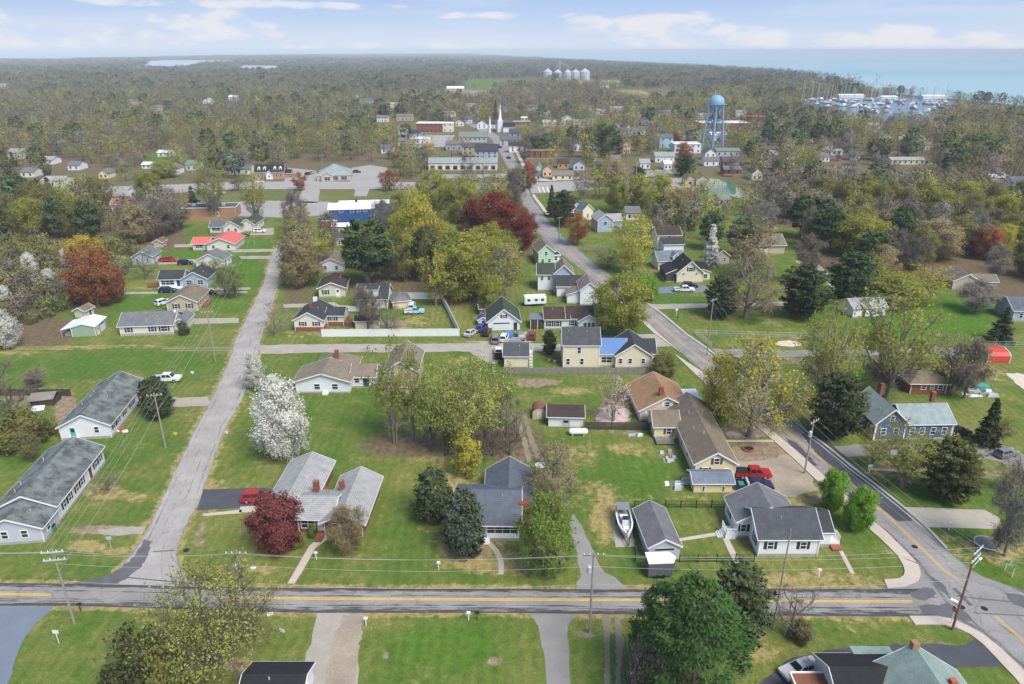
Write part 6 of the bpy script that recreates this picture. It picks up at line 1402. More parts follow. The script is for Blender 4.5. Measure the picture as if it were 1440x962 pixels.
def build_vehicles():
    car(362, 704, 3, 'suv', 'red', 'bright red car parked on the dark driveway of the grey-roofed ranch')
    t = car(235, 536, 3, 'pickup', 'white', 'white crew cab pickup with black bed parked alone on open grass')
    car(1124, 946, 200, 'sedan', 'silver', 'pale silver sedan on the curved dark driveway at the south edge')
    t = car(1058, 670, -2, 'pickup', 'red', 'red pickup truck with covered bed beside the yellow house'); MB().box(-2.85, -.95, -.93, .93, 1.12, 1.22).build('bed_cover', 'bed_black', t)
    t = car(1060, 687, -3, 'pickup', 'navy', 'navy pickup truck with open bed and tool rack, nearest the white cottage'); MB().box(-1.3, -1.0, -.9, .9, 1.0, 1.5).build('tool_rack', 'galv', t); MB().box(-2.5, -1.6, -.6, .6, .66, .95).build('bed_load', 'teal_plastic', t)
    car(962, 410, 0, 'pickup', 'white', 'white pickup truck parked in front of the cream gabled house')
    car(970, 404, -8, 'suv', 'black', 'black car tucked behind the white pickup at the cream gabled house')
    car(583, 441, 4, 'oldpickup', 'lightblue', 'vintage light blue pickup with white bed inside the fenced lawn', extra='white')
    car(579, 434, 95, 'van', 'white', 'white van parked behind the vintage light blue pickup')
    car(237, 368, 2, 'pickup', 'red', 'red pickup parked near the white detached garage')
    car(261, 372, 5, 'suv', 'black', 'black car with white hood on the far west lawn beside the garage')
    car(366, 327, 3, 'suv', 'white', 'white car on the short drive east of the green-roofed house')
    car(341, 333, 40, 'sedan', 'black', 'black car against the corner of the green-roofed cream house')
    car(236, 411, 4, 'suv', 'navy', 'navy blue car in front of the pale blue bungalow porch')
    car(230, 428, 60, 'suv', 'white', 'white car half hidden behind the cream ranch roof')
    car(294, 414, 5, 'sedan', 'black', 'dark sedan between the beige bungalow and the pale blue one')
    car(230, 571, 70, 'sedan', 'grey', 'grey car beside the dark evergreen at the end of the gravel drive')
    car(662, 471, 62, 'sedan', 'silver', 'silver car at the west end of the row by the white gabled garage')
    car(677, 464, 75, 'suv', 'blue', 'blue car next to the tiny white shed')
    car(684, 470, 80, 'suv', 'black', 'black car second from the west in the garage row')
    car(697, 480, 88, 'van', 'grey', 'grey covered van at the lane edge before the white gabled garage')
    car(709, 478, 80, 'suv', 'white', 'white car beside the blue tarp before the white gabled garage')
    car(731, 476, 100, 'suv', 'grey', 'dark grey car east of the blue tarp near the garage door')
    car(748, 475, 86, 'suv', 'darkred', 'dark red car apart from the garage row near the screened porch')
    car(701, 500, 92, 'pickup', 'white', 'white pickup facing the lane beside the small cream cottage', extra='black')
    for i, (px, py, c, l) in enumerate(((703, 208, 'black', 'black car further up the main street'), (715, 223, 'black', 'black car closer to the junction on the main street'))): car(px, py, 112, 'sedan', c, l)
    for px, py, hd, k, c, l in ((433, 246, 80, 'suv', 'black', 'black car in the car park west of the pyramid-roofed office'), (440, 244, 80, 'suv', 'silver', 'silver car beside the black one in the office car park'), (502, 243, 10, 'suv', 'navy', 'navy car in the car park east of the pyramid-roofed office'),
                                (402, 249, 5, 'sedan', 'black', 'dark car at the corner of the dormered brick office'), (292, 271, 0, 'suv', 'blue', 'blue car on the parking strip by the tall budding tree'), (275, 284, 8, 'suv', 'black', 'black car behind the flat-roofed shop'),
                                (310, 273, 0, 'sedan', 'white', 'white car beyond the tall budding tree'), (1084, 258, 10, 'sedan', 'white', 'white car parked by the dark roofed annex'), (455, 312, 5, 'suv', 'grey', 'grey car behind the red box trailer'), (462, 243, 5, 'sedan', 'red', 'red car by the office hedge'),
                                (365, 257, 0, 'sedan', 'white', 'white car in front of the dormered brick office'), (820, 292, 60, 'sedan', 'white', 'white car near the narrow cream house'), (905, 268, 5, 'suv', 'silver', 'silver car by the street near the dark evergreens'), (925, 254, 3, 'sedan', 'white', 'white car on the cross street lot'),
                                (1347, 612, 20, 'suv', 'black', 'black car at the east end of the deep blue house'), (1414, 641, 20, 'hatch', 'grey', 'grey car by the brick shed at the east edge')):
        car(px, py, hd, k, c, l)
    # camper by the large white house
    t = thing('camper', 'white camper trailer beside the large white house', 'camper', G(752, 429), R(8))
    bevelled(MB().box(-3, 3, -1.15, 1.15, .55, 2.75).mesh('x'))
    obj('body', bevelled(MB().box(-3, 3, -1.15, 1.15, .55, 2.8).mesh('body'), .18), 'plastic_white', t)
    for x in (-1.8, .2, 1.9): MB().box(x - .4, x + .4, -1.18, -1.14, 1.5, 2.1).build('window', 'car_glass', t)
    for x in (-.5, .4): MB().tube([(x, -1.1, .35), (x, 1.1, .35)], .35, 12).build('wheel', 'tyre', t)
    # red box trailer beside the blue building
    t = thing('box_trailer', 'red box trailer with white roof against the deep blue building', 'trailer', G(463, 320), R(4))
    MB().box(-3.2, 3.2, -1.2, 1.2, .6, 2.6).build('body', 'paint_red', t); MB().box(-3.25, 3.25, -1.25, 1.25, 2.603, 2.75).build('roof', 'plastic_white', t)
    for x in (-1, .2): MB().tube([(x, -1.15, .42), (x, 1.15, .42)], .42, 12).build('wheel', 'tyre', t)
    # cargo trailer by the grey garage
    t = thing('cargo_trailer', 'dark grey enclosed cargo trailer with white roof before the pale grey garage', 'trailer', G(926, 806), R(3))
    MB().add([(-1.7, -1.1, .45), (1.5, -1.1, .45), (2.1, 0, .45), (1.5, 1.1, .45), (-1.7, 1.1, .45), (-1.7, -1.1, 2.45), (1.5, -1.1, 2.45), (2.1, 0, 2.45), (1.5, 1.1, 2.45), (-1.7, 1.1, 2.45)], [(4, 3, 2, 1, 0), (5, 6, 7, 8, 9), (0, 1, 6, 5), (1, 2, 7, 6), (2, 3, 8, 7), (3, 4, 9, 8), (4, 0, 5, 9)]).build('body', 'trailer_dark', t)
    MB().prism([(-1.75, -1.15), (1.52, -1.15), (2.16, 0), (1.52, 1.15), (-1.75, 1.15)], 2.453, 2.55).build('roof', 'plastic_white', t)
    for x in (-.5, .35): MB().tube([(x, -1.12, .33), (x, -.9, .33)], .33, 12).build('wheel', 'tyre', t); MB().tube([(x, .9, .33), (x, 1.12, .33)], .33, 12).build('wheel', 'tyre', t)
    MB().bar((2.0, 0, .5), (3.0, 0, .5), .1).build('hitch', 'black_metal', t)
    # motor boat on its trailer, bow towards the road
    sheet('concrete_pad', [(860, 729), (872, 727), (872, 746), (862, 747)], .02, 'pad', jit=.05); sheet('concrete_pad', [(862, 746), (888, 744), (895, 769), (866, 770)], .024, 'pad', jit=.05)
    t = thing('motor_boat', 'white motor boat with grey cover over its stern, bow towards the road', 'boat', (*G(878, 745), 0), R(-91))
    pr = [(-3.4, 1.05), (-1.5, 1.15), (.5, 1.12), (1.9, .8), (2.8, .35), (3.2, .02)]; V = []; F = []
    for x, w in pr: V += [(x, -w * .25, .65 + max(0, x - 1.5) * .2), (x, -w * .85, .95 + max(0, x - 1.5) * .1), (x, -w, 1.55 + max(0, x) * .06), (x, w, 1.55 + max(0, x) * .06), (x, w * .85, .95 + max(0, x - 1.5) * .1), (x, w * .25, .65 + max(0, x - 1.5) * .2)]
    for i in range(len(pr) - 1): F += [(i * 6 + k, i * 6 + (k + 1) % 6, (i + 1) * 6 + (k + 1) % 6, (i + 1) * 6 + k) for k in range(6) if k != 2]
    F += [(5, 4, 3, 2, 1, 0), tuple(range(30, 36))]; h = MB().add(V, F).build('hull', 'plastic_white', t)
    # gunwale deck with open cockpit
    d = MB(); pts = [(x, w) for x, w in pr]
    for (x0, w0), (x1, w1) in zip(pts[:-1], pts[1:]):
        i0, i1 = max(w0 - .24, .0), max(w1 - .24, 0); z0 = 1.56 + max(0, x0) * .06; z1 = 1.56 + max(0, x1) * .06
        for s in (-1, 1): d.add([(x0, s * w0, z0), (x1, s * w1, z1), (x1, s * i1, z1), (x0, s * i0, z0)], [(0, 1, 2, 3) if s < 0 else (3, 2, 1, 0)])
    d.build('deck', 'plastic_white', t); MB().add([(-3.3, -.85, 1.12), (1.8, -.6, 1.12), (1.8, .6, 1.12), (-3.3, .85, 1.12)], [(0, 1, 2, 3)]).build('cockpit_floor', 'boat_grey', t)
    MB().box(-.6, .4, -.4, .4, 1.12, 2.0).build('console', 'plastic_white', t); MB().add([(.4, -.45, 2.0), (.4, .45, 2.0), (.1, .4, 2.5), (.1, -.4, 2.5)], [(0, 1, 2, 3)]).build('windscreen', 'car_glass', t)
    MB().box(-1.5, -.9, -.55, .55, 1.12, 1.6).build('seat', 'plastic_white', t); MB().box(1.0, 1.7, -.4, .4, 1.12, 1.45).build('seat', 'plastic_white', t)
    m = MB(); m.box(-3.5, -1.6, -.95, .95, 2.25, 2.33); m.build('canopy', 'tarp_grey', t)
    for x in (-3.4, -1.7):
        for y in (-.85, .85): MB().bar((x, y, 1.5), (x, y, 2.25), .05).build('post', 'galv', t)
    MB().box(-4.0, -3.4, -.25, .25, .7, 2.0).build('outboard_motor', 'black_metal', t)
    t = thing('boat_trailer', 'galvanised boat trailer under the white motor boat', 'trailer', (*G(878, 745), 0), R(-91)); m = MB()
    for s in (-1, 1): m.bar((-3.2, s * .8, .5), (1.2, s * .8, .5), .1); m.bar((1.2, s * .8, .5), (4.2, 0, .5), .1)
    m.bar((-2, -.8, .5), (-2, .8, .5), .08); m.bar((0, -.8, .5), (0, .8, .5), .08); m.build('frame', 'black_metal', t)
    for s in (-1, 1): MB().tube([(-1.4, s * 1.0 - .1, .32), (-1.4, s * 1.0 + .1, .32)], .32, 12).build('wheel', 'tyre', t)
    MB().bar((3.9, 0, 0), (3.9, 0, .55), .08).build('jack', 'galv', t)


# ------------------------------------------------------------------ poles, wires, fences, small things
TOPS = {}


def pole(key, base, top_row, label, arms=1, transformer=False, lamp=0, m='wood_pole', az=0., r=.16, h=None):
    x, y = G(*base); H_ = h or zt(base[0], base[1], top_row); t = thing('utility_pole', label, 'utility pole', (x, y, 0), az)
    MB().tube([(0, 0, 0), (0, 0, H_)], [r, r * .62], 10).build('pole', m, t)
    for i in range(arms):
        z = H_ - .35 - i * 1.1; MB().box(-1.25, 1.25, -.17 - .06, -.17 + .06, z - .07, z + .07).build('crossarm', 'galv' if arms > 1 else 'wood_grey', t)
        for u in (-1.1, -.45, .45, 1.1): MB().lathe([(.05, 0), (.07, .06), (.04, .12), (.06, .2), (.02, .24)], 8, (u, -.17, z + .07)).build('insulator', 'plastic_white', t)
    if transformer: MB().lathe([(.2, 0), (.28, .03), (.28, .85), (.2, .95), (.06, 1.0), (.06, 1.1)], 14, (-.42, 0, H_ - 2.9)).build('transformer', 'galv', t)
    if lamp:
        q = MB().tube([(0, 0, H_ - 3.2), (lamp * .6, -.1, H_ - 2.6), (lamp * 1.7, -.2, H_ - 2.3)], .045, 8).build('lamp_arm', 'galv', t); MB().box(lamp * 1.7 - .3, lamp * 1.7 + .3, -.32, -.08, H_ - 2.38, H_ - 2.24).build('lamp_head', 'plastic_white', q)
    c, s = cos(az), sin(az); TOPS[key] = lambda u, dz: (x + c * u + s * .17, y + s * u - c * .17, H_ + dz)
    return t


def wire(a, b, sag, label, group, r=.016, m='wire'):
    a = np.array(a); b = np.array(b); P = [a + (b - a) * f - np.array([0, 0, 4 * sag * f * (1 - f)]) for f in np.linspace(0, 1, 13)]
    o = MB().tube(P, r, 5).build('power_line', m); tag(o, label, 'power line', group); return o


def fence(pts, h, label, kind, m, name='fence', post=2.4, cat='fence', group=None):
    P = [G(*p) for p in pts]; t = thing(name, label, cat, (*P[0], 0), 0, group); ox, oy = P[0]; panels = MB(); k = 0
    for a, b in zip(P[:-1], P[1:]):
        L_ = hypot(b[0] - a[0], b[1] - a[1]); n = max(1, round(L_ / post))
        for i in range(n + 1):
            if i == n and (b != P[-1]): continue
            f = i / n; p = (a[0] + (b[0] - a[0]) * f - ox, a[1] + (b[1] - a[1]) * f - oy)
            q = MB().bar((*p, 0), (*p, h + .12), .13 if kind != 'chain' else .07).build('post', m, t)
        A = (a[0] - ox, a[1] - oy); B_ = (b[0] - ox, b[1] - oy)
        if kind == 'solid': panels.bar((*A, h / 2 + .03), (*B_, h / 2 + .03), .04, h - .06); panels.bar((*A, h), (*B_, h), .1, .09); panels.bar((*A, .25), (*B_, .25), .08, .1)
        elif kind == 'board':
            nb = int(L_ / .16); rr = random.Random(7)
            for i in range(nb): f = (i + .5) / nb; p = (A[0] + (B_[0] - A[0]) * f, A[1] + (B_[1] - A[1]) * f); d = ((B_[0] - A[0]) / L_ * .07, (B_[1] - A[1]) / L_ * .07); panels.bar((p[0] - d[0], p[1] - d[1], h / 2), (p[0] + d[0], p[1] + d[1], h / 2), .025, h + rr.uniform(-.04, .04))
            panels.bar((*A, h * .75), (*B_, h * .75), .05, .08)
        else:
            for z in (.12, h * .5, h): panels.bar((*A, z), (*B_, z), .035)
            nb = int(L_ / (.22 if kind == 'chain' else .14))
            for i in range(nb): f = (i + .5) / nb; p = (A[0] + (B_[0] - A[0]) * f, A[1] + (B_[1] - A[1]) * f); panels.bar((*p, .1), (*p, h), .018)
    panels.build('panel', m, t); return t


def small(name, label, cat, px, py, z=0, rz=0, group=None): return thing(name, label, cat, (*G(px, py), z), R(rz), group)


def mailbox(px, py, label, m='black_metal', post='wood_pole', rz=0):
    t = small('mailbox', label, 'mailbox', px, py, rz=rz); MB().bar((0, 0, 0), (0, 0, 1.05), .1).build('post', post, t)
    MB().side_prism([(-.25, 1.05), (.25, 1.05), (.25, 1.22), (.15, 1.3), (-.15, 1.3), (-.25, 1.22)], -.1, .1).build('box', m, t)


def build_small():
    r1 = TOPS
    pole('a', (105, 877), 772, 'weathered utility pole with white crossarms at the side street corner', 2, m='wood_pole', az=R(8))
    pole('b', (352, 884), 774, 'utility pole with grey transformer and street lamp beside the budding tree', 1, True, 1, az=0)
    pole('c', (829, 890), 776, 'utility pole with transformer south of the road in the grass strip', 1, True, az=0)
    pole('d', (1087, 885), 744, 'thin bare pole leaning over the road by the round cedar', 0, r=.12)
    pole('e', (1339, 886), 770, 'reddish utility pole with white crossarms and lamp by the stop sign', 2, False, 1, m='pole_red', az=R(38))
    pole('f', (233, 630), 553, 'grey utility pole on the lawn beside the dark evergreen', 1, az=R(12))
    pole('g', (303, 508), 437, 'utility pole on the wide lawn near the gravel track', 1, az=R(12))
    pole('h', (333, 417), 372, 'slim utility pole by the small side drive', 1, az=R(12)); pole('i', (358, 345), 310, 'distant slim utility pole by the side street', 1, az=R(12))
    pole('j', (1131, 666), 590, 'pale utility pole with transformer on the pavement edge of the street', 1, True, az=R(40))
    pole('k', (994, 500), 420, 'utility pole on the east kerb beside the yellow maple', 1, az=R(42)); pole('l', (897, 448), 398, 'slim pole at the bend of the street', 0, r=.1)
    pole('m', (454, 238), 218, 'light pole behind the pyramid-roofed office', 1); pole('n', (894, 256), 226, 'white pole beside the dark evergreens', 1, m='galv'); pole('o', (765, 250), 238, 'pole at the painted cottages corner', 1)
    pole('p', (786, 338), 305, 'dark pole beside the curving street', 1, az=R(40)); pole('q', (1394, 545), 515, 'thin dark pole on the eastern lawn', 0, r=.09); pole('s', (1212, 500), 430, 'slim pole among the budding meadow trees', 0, r=.09)
    g = 'power lines along the main road'; n = 0
    for k0, k1, sg in (('a', 'b', .5), ('b', 'c', .8), ('c', 'e', .8)):
        for u, dz in ((-.9, -.3), (.9, -.3), (0, -1.9), (0, -4.4)): wire(TOPS[k0](u if k0 != 'e' else u, dz), TOPS[k1](u, dz), sg, 'pale overhead wire strung along the main road', g)
    for u in (-.9, .9, 0): wire(TOPS['a'](u, -.3), (G(-140, 868)[0], G(-140, 868)[1], 10.6), .5, 'pale overhead wire strung along the main road', g)
    g2 = 'power lines along the side street'
    for k0, k1 in (('a', 'f'), ('f', 'g'), ('g', 'h'), ('h', 'i')):
        for u, dz in ((-1.1, -.3), (-.4, -.3), (.45, -.3), (1.1, -1.6), (.2, -3)): wire(TOPS[k0](u, dz), TOPS[k1](u, dz), .55, 'pale overhead wire following the side street', g2, .012)
    g3 = 'power lines along the diagonal street'
    for k0, k1 in (('e', 'j'), ('j', 'k'), ('k', 'l')):
        for u, dz in ((-.8, -.3), (.8, -.3), (0, -3)): wire(TOPS[k0](u, dz), TOPS[k1](u, dz), .8, 'overhead wire following the diagonal street', g3, .014)
    for u in (-.9, .9): wire(TOPS['e'](u, -.3), (*G(1560, 905), 10), .5, 'overhead wire following the diagonal street', g3, .014)
    # fences
    fence([(453, 474), (646, 473), (621, 421), (560, 421)], 1.95, 'long white vinyl fence round the cottage lawn', 'solid', 'fence_vinyl')
    fence([(475, 437), (506, 439)], 1.5, 'short white fence panel between the bungalow and the dormered cottage', 'solid', 'fence_vinyl')
    fence([(708, 526), (914, 527)], 1.6, 'long weathered grey board fence behind the cream houses', 'board', 'wood_grey')
    fence([(822, 604), (917, 605)], 1.6, 'dark weathered board fence between white shed and yellow house', 'board', 'wood_dark')
    fence([(-70, 556), (100, 557)], 1.5, 'dark brown board fence behind the collapsing shack', 'board', 'wood_dark')
    fence([(893, 790), (892, 714), (1022, 714)], 1.2, 'black chain link fence round the corner cottage back yard', 'mesh', 'black_metal'); fence([(955, 791), (1060, 790)], 1.2, 'black chain link fence before the corner cottage', 'mesh', 'black_metal')
    fence([(1000, 489), (978, 471), (1110, 475), (1185, 477)], 1.3, 'silver chain link fence round the meadow', 'chain', 'galv'); fence([(1385, 487), (1470, 489)], 1.3, 'silver chain link fence behind the red carport', 'chain', 'galv')
    fence([(820, 352), (853, 352)], 1.3, 'low pale fence before the grey-blue gabled house', 'board', 'wood_grey')
    fence([(258, 311), (333, 310)], 1.7, 'tan board fence behind the flat-roofed brick shop', 'board', mat('wood_tan', (.36, .24, .13), .9, .15).name)
    # lawn and yard things
    t = small('propane_tank', 'white propane tank lying on the grass near the white shed', 'propane tank', 813, 612); MB().tube([(-1.75, 0, .8), (-1.6, 0, .8), (-1.3, 0, .8), (1.3, 0, .8), (1.6, 0, .8), (1.75, 0, .8)], [.1, .42, .58, .58, .42, .1], 16).build('tank', 'plastic_white', t)
    for x in (-1, 1): MB().box(x - .15, x + .15, -.4, .4, 0, .35).build('leg', 'concrete', t)
    MB().lathe([(.18, 0), (.18, .18), (.1, .22)], 10, (0, 0, 1.36)).build('valve_cap', 'galv', t)
    for px, py, l, sc, sd in ((884, 611, 'white wrapped bundles in a row by the dark fence', (2.6, .6, .5), 3), (955, 682, 'heap of scrap metal and crates beside the yellow house', (2.6, 1.6, .9), 5), (940, 642, 'pile of pale planks and a covered grill by the rear wing', (1.3, 1.6, .8), 8), (218, 565, 'clutter of dark junk beside the manufactured house wall', (1.3, 1.2, .9), 11),
                              (172, 606, 'red and white striped toys on the grass by the lavender wall', (1.0, .5, .5), 14), (28, 628, 'yellow and black scrap heap near the western shrubs', (3.0, 1.2, .6), 17), (1385, 553, 'white and green covered boat clutter behind the brick ranch', (4.5, 1.6, 1.0), 20), (1330, 500, 'white patio furniture clutter behind the brick ranch roof', (1.6, 1.2, .7), 23)):
        t = small('junk_pile', l, 'junk pile', px, py); rg = random.Random(sd)
        for i in range(9):
            m = rg.choice(['plastic_white', 'galv', 'junk', 'wood_grey'] if sd != 17 and sd != 14 else ['yellow_plastic', 'black_metal', 'sign_red', 'plastic_white'] if sd == 17 else ['sign_red', 'plastic_white'])
            x, y, z = rg.uniform(-1, 1) * sc[0], rg.uniform(-1, 1) * sc[1], rg.uniform(.1, .7) * sc[2]; w, d = rg.uniform(.2, .6) * sc[0] * .6 + .1, rg.uniform(.2, .6) * sc[1] * .7 + .1
            mb = MB().add([(x - w, y - d, 0), (x + w * .9, y - d * .8, 0), (x + w, y + d, 0), (x - w * .8, y + d * .9, 0), (x - w * .8, y - d * .7, z), (x + w * .6, y - d * .8, z * 1.2), (x + w * .8, y + d * .7, z * .9), (x - w * .6, y + d * .6, z * 1.1)], [(3, 2, 1, 0), (4, 5, 6, 7), (0, 1, 5, 4), (1, 2, 6, 5), (2, 3, 7, 6), (3, 0, 4, 7)]); mb.build('scrap', m, t)
    for px, py, l, m, sc in ((715, 474, 'blue tarpaulin over a heap before the white gabled garage', 'tarp_blue', 1.0), (725, 482, 'grey peaked tarpaulin tent at the lane edge', 'tarp_grey', 1.15), (1375, 547, 'teal tarpaulin over a long load behind the brick ranch', 'teal_plastic', 1.8)):
        t = small('covered_heap', l, 'tarpaulin', px, py); o = MB().add([(-1.3 * sc, -.9, 0), (1.3 * sc, -.9, 0), (1.3 * sc, .9, 0), (-1.3 * sc, .9, 0), (-.7 * sc, 0, 1.5), (.7 * sc, .1, 1.35), (-1.1 * sc, -.75, .9), (1.1 * sc, -.75, .8)], [(0, 1, 7, 6), (6, 7, 5, 4), (1, 2, 5, 7), (2, 3, 4, 5), (3, 0, 6, 4)]).build('tarpaulin', m, t)
    t = small('trash_bin', 'dark green wheeled bin at the end of the long pale house wall', 'bin', 75, 747); MB().add([(-.3, -.3, .1), (.3, -.3, .1), (.3, .3, .1), (-.3, .3, .1), (-.36, -.36, 1.0), (.36, -.36, 1.0), (.36, .36, 1.0), (-.36, .36, 1.0)], [(3, 2, 1, 0), (4, 5, 6, 7), (0, 1, 5, 4), (1, 2, 6, 5), (2, 3, 7, 6), (3, 0, 4, 7)]).build('body', 'teal_plastic', t); MB().box(-.38, .38, -.4, .38, 1.003, 1.1).build('lid', 'black_metal', t)
    for x in (-.25, .25): MB().tube([(x - .04, .3, .12), (x + .04, .3, .12)], .12, 8).build('wheel', 'tyre', t)
    t = small('trampoline', 'round grey trampoline on the lawn under the bare tree', 'trampoline', 1386, 768); MB().lathe([(1.45, .55), (1.45, .58)], 28).build('mat', 'wood_grey', t)
    m = MB(); m.tube([(1.52 * cos(a), 1.52 * sin(a), .58) for a in np.linspace(0, 2 * pi, 29)], .09, 6, False); m.build('rim', 'galv', t)
    for a in range(6): MB().bar((1.5 * cos(a), 1.5 * sin(a), 0), (1.5 * cos(a), 1.5 * sin(a), .58), .06).build('leg', 'galv', t)
    sheet('sandbox', [(1090, 484), (1096, 480), (1112, 479), (1125, 482), (1128, 486), (1115, 488), (1098, 487)], .012, 'sand', jit=.5); sheet('sand_patch', [(1414, 525), (1430, 524), (1450, 530), (1460, 548), (1440, 548), (1425, 535)], .012, 'sand', jit=.4)
    # tennis court
    sheet('tennis_court', [(985, 263), (1022, 262), (1034, 273), (990, 275)], .02, mat('court_green', (.20, .25, .22), .9, .08, .3).name, jit=0)
    fence([(985, 263), (1022, 262), (1034, 273), (990, 275), (985, 263)], 3, 'green fence round the tennis court', 'mesh', 'sign_green')
    # stop sign
    t = small('stop_sign', 'red octagonal stop sign at the junction beside the reddish pole', 'stop sign', 1336, 878, rz=-78); MB().bar((0, .05, 0), (0, .05, 2.6), .07).build('post', 'galv', t)
    oc = lambda r_, y: [(r_ * cos(pi / 8 + k * pi / 4), y, 2.35 + r_ * sin(pi / 8 + k * pi / 4)) for k in range(8)]
    f8 = [tuple(range(8))[::-1], tuple(range(8, 16))] + [(i, (i + 1) % 8, 8 + (i + 1) % 8, 8 + i) for i in range(8)]
    q = MB().add(oc(.42, .0) + oc(.42, .02), f8).build('plate', 'plastic_white', t); MB().add(oc(.38, -.006) + oc(.38, -.001), f8).build('face', 'sign_red', q)
    cu = bpy.data.curves.new('lettering', 'FONT'); cu.body = 'STOP'; cu.size = .27; cu.align_x = 'CENTER'; cu.align_y = 'CENTER'; cu.materials.append(MATS['plastic_white']); tmp = bpy.data.objects.new('lettering', cu); me = bpy.data.meshes.new_from_object(tmp); bpy.data.objects.remove(tmp)
    to = obj('lettering', me, None, q, loc=(0, -.012, 2.35)); to.rotation_euler = (pi / 2, 0, 0)
    for px, py, l, m, hh in ((1413, 802, 'small green sign on a post by the street edge', 'sign_green', 1.7), (1423, 812, 'small pale green sign on a thin post nearest the east edge', 'sign_green', 2.0), (157, 773, 'grey sign board on a post at the side street corner', 'galv', 2.2), (319, 612, 'white square yard sign beside the side street', 'plastic_white', .8), (247, 612, 'small yellow yard flag on the lawn', 'yellow_plastic', .6), (308, 455, 'white yard sign near the dark side drive', 'plastic_white', 1.5),
                                 (397, 889, 'white yard sign by the gravel drive', 'plastic_white', .5), (951, 444, 'white sign board on the meadow by the street', 'plastic_white', 1.9), (271, 527, 'small white marker post on the open lawn', 'plastic_white', .8), (83, 905, 'white real estate sign hanging from a white post', 'plastic_white', 2.0), (1222, 666, 'white sign on a white post beside the street', 'plastic_white', 1.7), (380, 866, 'low white marker by the road', 'plastic_white', .5)):
        t = small('yard_sign', l, 'sign', px, py, rz=random.Random(px).uniform(-30, 30)); MB().bar((0, .03, 0), (0, .03, hh), .07).build('post', 'plastic_white' if m != 'galv' else 'galv', t); MB().box(-.35, .35, -.02, .02, hh - .48, hh).build('board', m, t)
    for px, py, l, m in ((114, 860, 'black mailbox on a dark post south of the road', 'black_metal'), (445, 787, 'white post box on the ranch lawn', 'plastic_white'), (515, 880, 'white mailbox beside the gravel drive', 'plastic_white'), (659, 872, 'white mailbox on the southern lawn by the road', 'plastic_white'), (671, 872, 'dark mailbox beside the white mailbox', 'black_metal'), (617, 801, 'white lawn marker post before the slate-roofed cottage', 'plastic_white'),
                         (1334, 745, 'tall white mailbox post by the concrete pad', 'plastic_white'), (953, 452, 'pair of dark mailboxes by the meadow street edge', 'black_metal'), (1247, 684, 'green mailbox by the street near the big budding tree', 'teal_plastic'), (1151, 811, 'small white hydrant post on the verge', 'plastic_white')): mailbox(px, py, l, m, 'plastic_white' if m == 'plastic_white' else 'wood_dark')
    t = small('lawn_ornament', 'red hooded cover beside the ranch roof gap', 'barrel', 455, 692); MB().lathe([(.5, 0), (.6, .4), (.5, 1.2), (.25, 1.7), (.02, 1.8)], 14).build('body', 'terracotta', t)
    t = small('satellite_dish', 'old satellite dish pole on the far lawn edge', 'satellite dish', 760, 668); MB().bar((0, 0, 0), (0, 0, 1.6), .1).build('post', 'galv', t); MB().lathe([(.02, 0), (.5, .08), (.9, .3)], 18, (0, 0, 1.6)).build('dish', 'dish', t)
    for px, py, l in ((772, 507, 'yellow garden planter in the small cottage yard'), (780, 509, 'white garden planter in the small cottage yard')):
        t = small('planter', l, 'planter', px, py); MB().lathe([(.3, 0), (.45, .6), (.5, .65)], 12).build('pot', 'yellow_plastic' if 'yellow' in l else 'plastic_white', t); MB().lathe([(.42, .6), (.5, .8), (.25, 1.05), (.02, 1.1)], 10).build('plant', 'leaf_shrub', t)
    # picnic bench and fire ring on the yellow house yard
    t = small('fire_ring', 'dark fire ring on the bare yard east of the yellow house', 'fire pit', 1052, 632); m = MB(); m.tube([(.9 * cos(a), .9 * sin(a), .15) for a in np.linspace(0, 2 * pi, 17)], .2, 6, False); m.build('ring', 'rust', t); MB().lathe([(.75, .02), (.75, .06)], 14).build('ash', 'black_metal', t)


